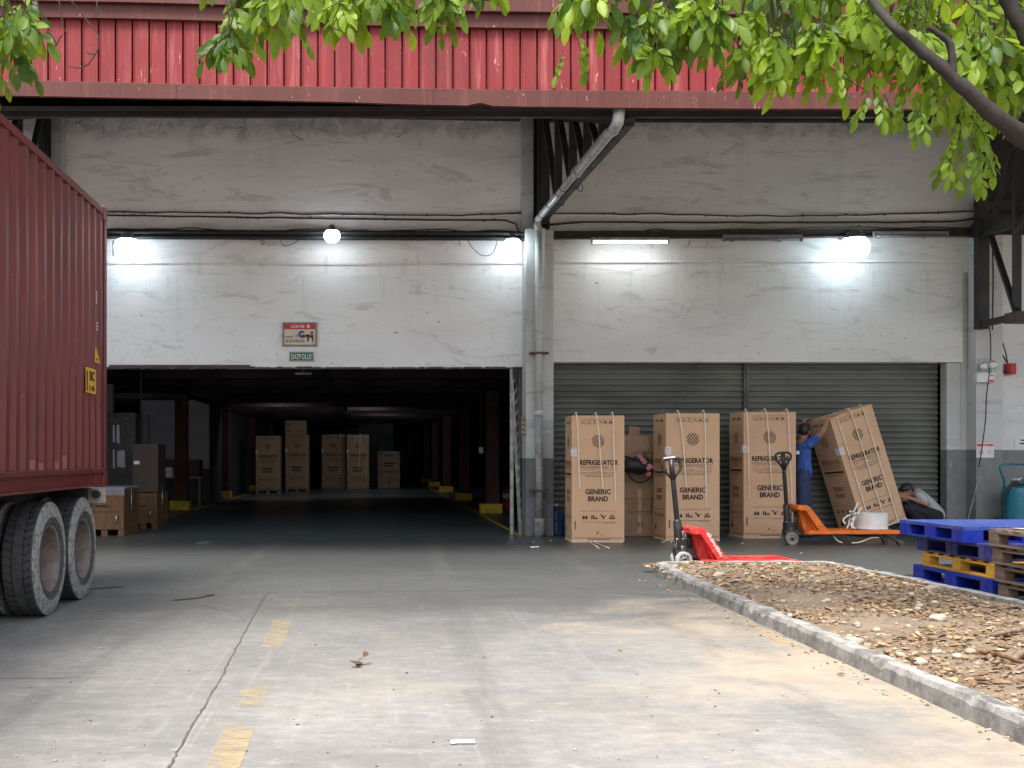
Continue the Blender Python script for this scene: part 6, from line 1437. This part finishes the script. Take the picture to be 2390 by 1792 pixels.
b = MB(); capsule(b, B(2145, 1159, -.07), B(2145, 1159, .07), .095, .095); capsule(b, B(2145, 1160), B(2163, 1177), .150, .155, 20, .80, (0, 1, 0)); capsule(b, B(2163, 1177), B(2182, 1199), .155, .165, 20, .84, (0, 1, 0)); capsule(b, B(2186, 1199, -.08), B(2190, 1203, -.08), .07, .075); capsule(b, B(2186, 1199, .08), B(2190, 1203, .08), .07, .075)
for s_, e_ in ((ns, en), (fs_, ef)): capsule(b, s_ + (B(2146, 1158) - s_) * .4, s_, .085, .075); capsule(b, s_, s_.lerp(e_, .62), .074, .070)
for i in range(5): capsule(b, B(2150 + i * 7, 1165 + i * 7, -.13), B(2156 + i * 6, 1176 + i * 6, -.15), .018, .02)
skinned(b, 'shirt', M['shirt_grey'], p2, .010, 2)
b = MB(); capsule(b, hip + V((0, -.07, -.03)), hip + V((0, .07, -.03)), .135, .135)
for hp_, k_, f_ in ((hn2, kn, fn), (hf2, kf, ff)): capsule(b, hp_, k_, .118, .090); capsule(b, k_, f_ + V((0, 0, .03)), .085, .065)
skinned(b, 'trousers', M['trouser_black'], p2, .010, 2)
for f_ in (fn, ff):
    b = MB(); capsule(b, f_ + V((.04, 0, -.045)), f_ + V((-.16, 0, -.055)), .044, .036); capsule(b, f_ + V((.02, 0, .0)), f_ + V((.01, 0, -.04)), .045, .045); skinned(b, 'shoe', M['shoe'], p2, .008, 2)

# ================================================================ TREES
def limb(mb, pts, radii, seg=10, sub=4, jit=.02, seed=0):
    rn = random.Random(seed); pts = [Vector(p) for p in pts]; Q = []; RR = []; n_ = len(pts)
    for i in range(n_ - 1):
        p0, p1, p2, p3 = pts[max(0, i - 1)], pts[i], pts[i + 1], pts[min(n_ - 1, i + 2)]
        for k in range(sub):
            t = k / sub; q = .5 * ((2 * p1) + (p2 - p0) * t + (2 * p0 - 5 * p1 + 4 * p2 - p3) * t * t + (3 * p1 - p0 - 3 * p2 + p3) * t ** 3); r_ = radii[i] * (1 - t) + radii[i + 1] * t
            Q.append(q + Vector((rn.uniform(-1, 1), rn.uniform(-1, 1), rn.uniform(-1, 1))) * jit * r_ * 3); RR.append(r_ * rn.uniform(.93, 1.1))
    Q.append(pts[-1]); RR.append(radii[-1]); mb.tube(Q, RR, seg); return Q
class Leaves(MB):
    def __init__(s): super().__init__(); s.tone = []
    def leaflet(s, base, d, n, L, w, tone, fold=.25):
        d = d.normalized(); n = (n - d * n.dot(d)).normalized(); sd_ = d.cross(n); P = []
        prof = [(0, .0), (.10, .30), (.30, .82), (.52, 1.0), (.74, .80), (.90, .42), (1.0, 0)]
        o = len(s.v); cen = []
        for t, ww in prof:
            c = base + d * L * t - n * (.16 * L * t * t); 
            s.v.append(c); 
            if 0 < t < 1: s.v.append(c + sd_ * w * ww * .5 + n * w * fold * ww * .5); s.v.append(c - sd_ * w * ww * .5 + n * w * fold * ww * .5)
        idx = lambda i: o if i == 0 else o + 1 + (i - 1) * 3
        m_ = len(prof) - 1; F_ = []
        F_ += [(o, idx(1), idx(1) + 1), (o, idx(1) + 2, idx(1))]
        for i in range(1, m_ - 1): a, b_ = idx(i), idx(i + 1); F_ += [(a, b_, b_ + 1, a + 1), (a, a + 2, b_ + 2, b_)]
        a = idx(m_ - 1); e = idx(m_); F_ += [(a, e, a + 1), (a, a + 2, e)]
        for f in F_: s.f.append(list(f)); s.m.append(0); s.s.append(True); s.tone.append(tone)
def sprig(lv, tw, base, d, rn, L=.30, leaf=.095, npair=4, tone=.5):
    """a drooping pinnate leaf"""
    d = d.normalized(); p = base.copy(); up = Vector((0, 0, 1)); path = [p.copy()]; step = L / (npair + 1); sd_ = d.cross(up); sd_ = sd_.normalized() if sd_.length > .1 else Vector((1, 0, 0))
    rot = Matrix.Rotation(rn.uniform(-1.3, 1.3), 3, d); sd_ = rot @ sd_
    for i in range(npair + 1):
        d = (d + Vector((rn.uniform(-.12, .12), rn.uniform(-.12, .12), -.16))).normalized(); p = p + d * step; path.append(p.copy()); t_ = min(1, max(0, tone + rn.uniform(-.22, .22)))
        if i < npair:
            for q in (-1, 1):
                if rn.random() < .06: continue
                ld = (sd_ * q * rn.uniform(.6, 1.0) + d * rn.uniform(.55, 1.0) + Vector((0, 0, -rn.uniform(.15, .75)))).normalized(); nn = (Vector((rn.uniform(-.5, .5), -rn.uniform(.2, 1.0), rn.uniform(.2, 1.0)))); ll = leaf * rn.uniform(.75, 1.15) * (.8 + .1 * i)
                lv.leaflet(p, ld, nn, ll, ll * rn.uniform(.44, .56), min(1, max(0, t_ + rn.uniform(-.12, .12))), rn.uniform(.1, .45))
        else: lv.leaflet(p, (d + Vector((0, 0, -.3))).normalized(), Vector((rn.uniform(-.5, .5), -.8, .5)), leaf * 1.15, leaf * .5, t_, .3)
    tw.tube(path, [.0028] * (len(path) - 1) + [.001], 4, cap=False)
def lowline(pts, px):
    for i in range(len(pts) - 1):
        if pts[i][0] <= px <= pts[i + 1][0]: f = (px - pts[i][0]) / (pts[i + 1][0] - pts[i][0]); return pts[i][1] * (1 - f) + pts[i + 1][1] * f
    return -999
rn = random.Random(12)
# --- right tree, rooted in the planter just outside the frame
tree = tag(empty('tree', (4.72, 6.7, 0)), 'tree in the planter whose leafy boughs hang across the top right of the view', 'tree')
b = MB(); Yt = 6.7
fork = Vector((4.12, 6.7, 3.05))
limb(b, [(4.72, 6.72, -.05), (4.70, 6.72, .5), (4.70, 6.7, 1.4), (4.66, 6.68, 2.3), (4.58, 6.7, 3.0), (4.40, 6.75, 3.9), (4.05, 6.6, 4.6)], [.30, .21, .185, .17, .15, .085, .05], 14, 5, .04, 1)
b.build('trunk', M['bark'], tree, world=True)
def bough(pts, radii, seed=0, name='limb'):
    mb = MB(); Q = limb(mb, pts, radii, 10, 5, .03, seed); mb.build(name, M['bark'], tree, world=True); return Q
L1 = bough([(4.60, 6.7, 2.95), at(2430, 345, 6.45), at(2340, 285, 6.32), at(2260, 215, 6.28), at(2190, 150, 6.28), at(2135, 105, 6.3), at(2070, 45, 6.35), at(1990, -60, 7.1), at(1850, -190, 7.2)], [.09, .066, .050, .041, .036, .032, .027, .022, .014], 3)
bough([at(2222, 185, 6.28), at(2222, 140, 6.26), at(2215, 100, 6.25), at(2190, 78, 6.25), at(2165, 62, 6.25)], [.030, .022, .020, .017, .012], 4)
bough([(4.55, 6.7, 3.1), at(2450, 200, 6.6), at(2415, 120, 6.6), at(2378, 50, 6.6), at(2345, -20, 6.6), at(2300, -200, 6.5)], [.06, .055, .05, .045, .04, .03], 5)
L4 = bough([(3.95, 6.65, 4.55), (3.2, 6.9, 4.75), (2.2, 7.1, 4.85), (1.2, 7.2, 4.8), (.2, 7.3, 4.75), (-.8, 7.35, 4.6)], [.07, .06, .048, .036, .025, .012], 6)
L5 = bough([(4.05, 6.5, 4.6), (4.5, 6.2, 5.3), (4.3, 5.9, 5.8)], [.06, .045, .02], 7); L6 = bough([(3.9, 6.7, 4.6), (4.6, 7.6, 5.3), (5.2, 8.6, 5.7)], [.06, .045, .02], 8); L7 = bough([(2.2, 7.1, 4.85), (1.6, 6.9, 5.4), (.9, 6.8, 5.7)], [.04, .03, .012], 9)
# visible twigs
tw = MB()
for pts, r_ in (([(1982, 85), (1960, 115), (1925, 150), (1880, 180), (1850, 205)], .007), ([(2014, 40), (2015, 90), (2015, 150)], .004), ([(1925, 145), (1970, 180), (2020, 210)], .004), ([(2345, 80), (2330, 140), (2306, 210)], .006), ([(2368, 108), (2350, 150), (2330, 195)], .005), ([(2390, 95), (2362, 112), (2340, 125)], .006), ([(1388, 42), (1378, 80), (1362, 112)], .0025), ([(1665, 0), (1670, 30), (1660, 55)], .008)):
    Y_ = 6.9; limb(tw, [at(x, y, Y_) for x, y in pts], [r_ * (1 - .5 * i / len(pts)) for i in range(len(pts))], 6, 3, .05, 1)
lv = Leaves()
lowR = [(1330, -10), (1335, 60), (1355, 75), (1385, 20), (1395, -60), (1440, -60), (1475, 30), (1480, 110), (1530, 175), (1560, 80), (1620, 110), (1660, 170), (1690, 215), (1740, 235), (1790, 190), (1830, 240), (1880, 165), (1930, 160), (1975, 225), (2035, 230), (2060, 150), (2120, 170), (2160, 215), (2200, 240), (2270, 240), (2330, 200), (2390, 190), (2440, 180)]
lowM = [(860, -20), (880, 30), (905, 120), (940, 90), (990, 55), (1040, 60), (1065, 105), (1090, 40), (1120, 15), (1130, -20)]
extra = [(1360, 105, 1), (1345, 130, 1), (1375, 120, .6), (1310, 150, .4), (1905, 170, .7), (1960, 175, .7), (2260, 300, .7), (2235, 340, .6), (2280, 320, .5), (2300, 345, .5), (2310, 370, .6), (2275, 365, .5), (2220, 375, .45), (2240, 300, .6), (2200, 250, .6), (2150, 260, .6), (2110, 235, .6), (2060, 250, .5), (2040, 240, .5), (2250, 260, .5), (2290, 275, .5), (2215, 395, .4), (2280, 395, .5), (2170, 220, .5), (2130, 270, .5)]
def fill(lv, tw, line, n, x0, x1, Y0, Y1, rn, top=-70, tone=lambda px, py: .5, bias=1.0, leaf=.115):
    c = 0
    while c < n:
        px = rn.uniform(x0, x1); lo = lowline(line, px)
        if lo < -400: c += 1; continue
        py = top + (lo - 48 - top) * (rn.random() ** bias); Y_ = rn.uniform(Y0, Y1); p = at(px, py, Y_); t0 = tone(px, py) + rn.gauss(0, .22); sz = rn.uniform(.75, 1.2); m_ = rn.randint(3, 6); a0 = rn.uniform(0, 6.28)
        for k in range(m_):
            a = a0 + 6.28 * k / m_ + rn.uniform(-.5, .5); d = Vector((math.cos(a) * .9, math.sin(a) * .7, -rn.uniform(.25, 1.1))); q = p + Vector((rn.uniform(-.03, .03), rn.uniform(-.03, .03), rn.uniform(-.02, .06)))
            sprig(lv, tw, q - d.normalized() * .03, d, rn, rn.uniform(.14, .26) * sz, leaf * sz * rn.uniform(.85, 1.15), rn.randint(2, 4), t0 + rn.uniform(-.12, .12)); c += 1
        tw.tube([p + Vector((rn.uniform(-.1, .1), rn.uniform(-.1, .1), rn.uniform(.25, .5))), p + Vector((rn.uniform(-.03, .03), 0, .12)), p], [.006, .005, .004], 5, cap=False)
toneR = lambda px, py: .60 if px > 2050 else .42
fill(lv, tw, [(2120, 200), (2200, 250), (2290, 290), (2440, 290)], 90, 2130, 2440, 7.2, 8.0, rn, top=60, tone=lambda a, b_: .35)
fill(lv, tw, lowR, 560, 1300, 2440, 6.62, 7.9, rn, tone=toneR, bias=.85)
fill(lv, tw, lowM, 60, 880, 1130, 6.9, 7.8, rn, tone=lambda a, b_: .35)
for (px, py, tn) in extra:
    for k in range(1 if px < 1400 else 2):
        d = Vector((rn.uniform(-.6, .6), rn.uniform(-.5, .5), -1)); sprig(lv, tw, at(px + rn.uniform(-8, 8), py - 30, 6.9 + rn.uniform(-.2, .4)), d, rn, .2, .088 if px > 1400 else .08, 3, tn * .7)
# crown above the frame, out to both sides and over the camera side
for Q, n_, sp in ((L4, 200, .7), (L5, 70, .7), (L6, 90, .9), (L7, 110, .7), (L1, 60, .5)):
    for i in range(n_):
        c = Q[rn.randrange(len(Q))] + Vector((rn.gauss(0, sp * .7), rn.gauss(0, sp * .75), abs(rn.gauss(0, sp * .6)) + .12))
        py = HY - (c.z - CH) * F / max(.5, c.y); 
        if py > -30: continue
        d = Vector((rn.uniform(-1, 1), rn.uniform(-1, 1), rn.uniform(-.7, .3))); sprig(lv, tw, c, d, rn, rn.uniform(.24, .34), .105, rn.randint(3, 5), rn.uniform(.2, .8))
lv.build('crown', M['leaf'], tree, world=True); tag(tw.build('twig', M['twig'], tree, world=True), kind='stuff')
# exposed roots at the trunk foot
for i, (px, py, px2, py2, r_) in enumerate(((2560, 1500, 2340, 1500, .045), (2560, 1560, 2320, 1590, .05), (2560, 1530, 2290, 1540, .035), (2560, 1480, 2350, 1455, .04), (2560, 1590, 2330, 1620, .025))):
    b = MB()
    a, c = G(px, py), G(px2, py2); m1 = a.lerp(c, .35) + Vector((0, 0, .0)); m2 = a.lerp(c, .7)
    for v, dz in ((a, .16), (m1, .12), (m2, .09), (c, .06)): v.z = dz + soil_h(v.x, v.y) - .06
    limb(b, [a, m1 + Vector((0, .05, 0)), m2, c], [r_ * 1.0, r_ * .75, r_ * .5, r_ * .2], 8, 5, .35, i)
    b.build('root', M['wood'], tree, world=True)

# --- left tree reaching over the container
tree2 = tag(empty('tree', (-6.6, 6.2, 0)), 'tree behind the container whose leaves hang in the top left corner', 'tree')
b = MB(); limb(b, [(-6.6, 6.2, -.05), (-6.6, 6.2, 1.5), (-6.4, 6.3, 3.2), (-5.6, 6.6, 4.6), (-4.2, 7.0, 5.1), (-2.8, 7.2, 5.0), (-1.6, 7.3, 4.85), (-.6, 7.3, 4.75)], [.22, .17, .15, .11, .08, .06, .04, .012], 12, 5, .04, 2); b.build('trunk', M['bark'], tree2, world=True)
lv = Leaves(); tw = MB(); rn = random.Random(33)
lowA = [(-80, 220), (-20, 230), (20, 225), (45, 170), (70, 130), (95, 90), (105, -20)]
lowB = [(480, -20), (495, 60), (500, 130), (530, 165), (570, 120), (600, 75), (640, 95), (690, 155), (725, 150), (770, 100), (800, 85), (850, 90), (862, -10)]
fill(lv, tw, lowA, 75, -80, 100, 6.6, 7.6, rn, tone=lambda a, b_: .25)
fill(lv, tw, lowB, 105, 520, 835, 6.8, 7.7, rn, tone=lambda a, b_: .32 if a < 640 else .5)
for i in range(300):
    c = Vector((rn.uniform(-5.8, -.4), rn.gauss(6.9, .9), rn.uniform(4.5, 6.2))); py = HY - (c.z - CH) * F / max(.5, c.y)
    if py > -30: continue
    sprig(lv, tw, c, Vector((rn.uniform(-1, 1), rn.uniform(-1, 1), rn.uniform(-.7, .3))), rn, .3, .105, rn.randint(3, 5), rn.uniform(.2, .8))
for pts in ([(85, 0), (105, 60), (128, 95), (130, 105), (112, 120)], [(138, 0), (145, 50), (155, 80)], [(165, 0), (200, 45), (228, 80), (230, 105), (222, 128), (205, 150), (185, 158), (160, 155)], [(225, 0), (228, 30), (218, 38)], [(145, 80), (130, 105), (112, 120)], [(218, 126), (208, 125), (200, 120)]):
    limb(tw, [at(x, y, 7.0) for x, y in pts], [.005] * (len(pts) - 1) + [.002], 5, 4, .2, 3)
for pts in ([(620, -30), (600, 60), (560, 100), (520, 160)], [(700, -30), (730, 40), (790, 70), (840, 85)]): limb(tw, [at(x, y, 7.1) for x, y in pts], [.008, .006, .004, .002], 6, 4, .1, 4)
lv.build('crown', M['leaf'], tree2, world=True); tag(tw.build('twig', M['twig'], tree2, world=True), kind='stuff')

# ================================================================ LITTER
def drop_leaf(lv, p, rn, L, tone):
    a = rn.uniform(0, 6.28); d = Vector((math.cos(a), math.sin(a), rn.uniform(-.05, .35))); lv.leaflet(p, d, Vector((rn.uniform(-.6, .6), rn.uniform(-.6, .6), 1)), L, L * rn.uniform(.35, .6), tone, rn.uniform(-.6, .6))
rn = random.Random(77); lv = Leaves(); y_ = 0
cnt = 0
while cnt < 13000:
    y = 1.0 + 10.9 * (rn.random() ** .75); x = rn.uniform(2.98, 5.2)
    if y < 4.2 : y = rn.uniform(4.2, 11.8)
    if noise.noise(Vector((x * 1.3, y * 1.3, 2))) + rn.uniform(-.15, .6) < 0: continue
    drop_leaf(lv, Vector((x, y, soil_h(x, y) + rn.uniform(.003, .02))), rn, rn.choice((.012, .016, .02, .025, .03, .04, .06)) * rn.uniform(.8, 1.3), min(1, max(0, rn.gauss(.52, .26)))); cnt += 1
tag(lv.build('leaf_litter', M['litter']), 'dry leaves and husks strewn over the planter soil', 'leaf litter', kind='stuff')
def rock(mb, c, r_, seed, seg=9, rings=6, m=0):
    vs = []; fs = []
    for i in range(rings + 1):
        t_ = math.pi * i / rings
        for k in range(seg):
            a = 2 * math.pi * k / seg; d = Vector((math.sin(t_) * math.cos(a), math.sin(t_) * math.sin(a), math.cos(t_))); q = r_ * (1 + .45 * noise.noise(d * 1.6 + Vector((seed * 3.1, seed, 0)))); vs.append(Vector(c) + Vector((d.x * 1.15, d.y, d.z * .62)) * q)
    for i in range(rings):
        for k in range(seg): a = i * seg + k; e = i * seg + (k + 1) % seg; fs.append((a, a + seg, e + seg, e))
    mb.add(vs, fs, m, True)
b = MB()
for i in range(480):
    x, y = rn.uniform(2.98, 5.2), rn.uniform(4.2, 11.85); r_ = rn.choice((.006, .008, .01, .012, .016, .02, .03)); rock(b, (x, y, soil_h(x, y) + r_ * .3), r_, i, 7, 5, 0 if rn.random() < .75 else 1)
for i in range(160):
    y = rn.uniform(4.5, 11.5); x = 2.9 - abs(rn.gauss(0, .10)) - .02; rock(b, (x, y, .004), rn.uniform(.003, .012), i + 900, 6, 4, 0 if rn.random() < .5 else 1)
tag(b.build('gravel', [M['stone'], M['soil']]), 'pale stones and clods scattered in the planter', 'gravel', kind='stuff')
for i, (px, py, r_, lab) in enumerate(((1988, 1488, .062, 'round pale stone lying on the inner edge of the planter kerb'), (1680, 1343, .05, 'pale stone near the far left corner of the planter'), (2178, 1378, .06, 'broad pale stone in the planter near the pallets'), (2190, 1455, .05, 'flat buff stone in the middle of the planter'), (2150, 1533, .035, 'small flat white stone low in the planter'))):
    Y_ = (CH - .11) * F / (py - HY); x = PX(px, Y_); b = MB(); rock(b, (0, 0, r_ * .35), r_, i + 40, 16, 10); o = b.build('stone', M['stone'], None); o.location = (x, Y_, soil_h(x, Y_)); tag(o, lab, 'stone')
# root-coloured fallen branch across the kerb
b = MB(); Y1 = 5.55
pts = [at(2270, 1610, 6.1), at(2300, 1600, 6.15), at(2340, 1622, 6.0), at(2385, 1655, 5.85), at(2430, 1690, 5.7)]
for p in pts: p.z = .135
pts = [Vector(((p.x), p.y, .14)) for p in pts]; limb(b, pts, [.005, .012, .012, .010, .006], 7, 4, .3, 5); o = b.build('fallen_branch', M['wood_cr'], None, loc=pts[0]); tag(o, 'brown fallen branch lying across the near kerb', 'branch')
# small things on the yard
def flat_leaf(px, py, L, lab, tone, seed):
    lv = Leaves(); rn = random.Random(seed); g_ = G(px, py); k = 5 if L > .06 else 1
    for i in range(k): drop_leaf(lv, Vector((rn.uniform(-.02, .02) * (k > 1), rn.uniform(-.03, .03) * (k > 1), .006 + .012 * i)), rn, L, tone + rn.uniform(-.05, .05))
    o = lv.build('fallen_leaf', M['litter'], None); o.location = g_; tag(o, lab, 'leaf')
flat_leaf(842, 1555, .085, 'crumpled dark brown leaf cluster on the open yard', .08, 1); flat_leaf(225, 1516, .05, 'pale yellow dry leaf near the trailer wheels', .95, 2); flat_leaf(1452, 1519, .035, 'small dark curled leaf on the sandy concrete', .15, 3); flat_leaf(945, 1573, .03, 'tiny brown leaf right of the leaf cluster', .35, 4); flat_leaf(1952, 1577, .05, 'thin dark leaf on the sand beside the kerb', .12, 5); flat_leaf(1150, 1675, .03, 'grey-brown leaf scrap in the middle foreground', .3, 6)
b = MB(); b.box((-.05, -.02, .004), (.04, .03, .012)); b.box((-.07, -.03, .004), (-.045, -.015, .02)); o = b.build('paper_scrap', M['paper'], None, .004); o.location = G(1088, 1735); tag(o, 'small white paper scrap near the bottom centre', 'scrap')
b = MB(); b.box((-.06, -.04, .003), (.05, .04, .012)); b.box((-.02, -.05, .012), (.06, .02, .018)); o = b.build('paper_scrap', M['paper'], None, .004); o.location = G(1248, 1278); tag(o, 'white paper scrap on the floor in front of the central column', 'scrap')
b = MB(); b.box((-.09, -.22, .002), (.09, .22, .006)); o = b.build('floor_patch', M['green_sheet'], None); o.location = G(476, 1267); tag(o, 'pale greenish patch of tape at the bay threshold', 'tape')
b = MB(); rn = random.Random(4)
def streak(mb, pts, w): 
    P = [G(x, y) for x, y in pts]; n_ = len(P)
    mb.add([v for i, p in enumerate(P) for v in ((p.x, p.y - w[i], .004), (p.x, p.y + w[i], .008))], [(2 * i, 2 * i + 2, 2 * i + 3, 2 * i + 1) for i in range(n_ - 1)])
streak(b, [(205, 1376), (235, 1373), (262, 1371), (290, 1371)], [.01, .05, .05, .01]); tag(b.build('rubber_strip', M['black']), 'flat black rubber strip right behind the rear trailer wheel', 'rubber strip')
b = MB(); streak(b, [(400, 1402), (430, 1400), (470, 1396), (485, 1391), (500, 1390)], [.015, .02, .02, .05, .02]); tag(b.build('rubber_strip', M['black']), 'ragged black strip on the joint right of the trailer', 'rubber strip')
b = MB()
for i in range(120):
    g_ = G(rn.uniform(0, 1900), rn.uniform(1290, 1790)); rock(b, (g_.x, g_.y, .003), rn.uniform(.003, .009), i + 50, 6, 4, rn.choice((0, 0, 1)))
for px, py in ((1245, 1266), (1702, 1251), (1770, 1255), (1870, 1292), (1733, 1269), (1285, 1262), (1700, 1246), (1768, 1262)):
    g_ = G(px, py); rock(b, (g_.x, g_.y, .006), .016, px, 7, 5)
tag(b.build('grit', [M['stone'], M['soil']]), 'grit and crumbs of foam scattered over the yard', 'grit', kind='stuff')
for px, py, px2, py2, lab in ((1372, 1268, 1398, 1280, 'loose strap ends on the floor before the first carton'), (1556, 1262, 1545, 1267, 'loose strap end at the foot of the second carton')):
    a, c = G(px, py), G(px2, py2); b = MB(); b.tube([a + V((0, 0, .03)), a.lerp(c, .5) + V((.02, 0, .012)), c + V((0, 0, .005))], .006, 6); b.tube([a + V((.06, 0, .03)), a.lerp(c, .6) + V((.12, 0, .012)), c + V((.14, 0, .006))], .006, 6); o = b.build('strap_offcut', M['strap'], None, loc=a); tag(o, lab, 'strap')
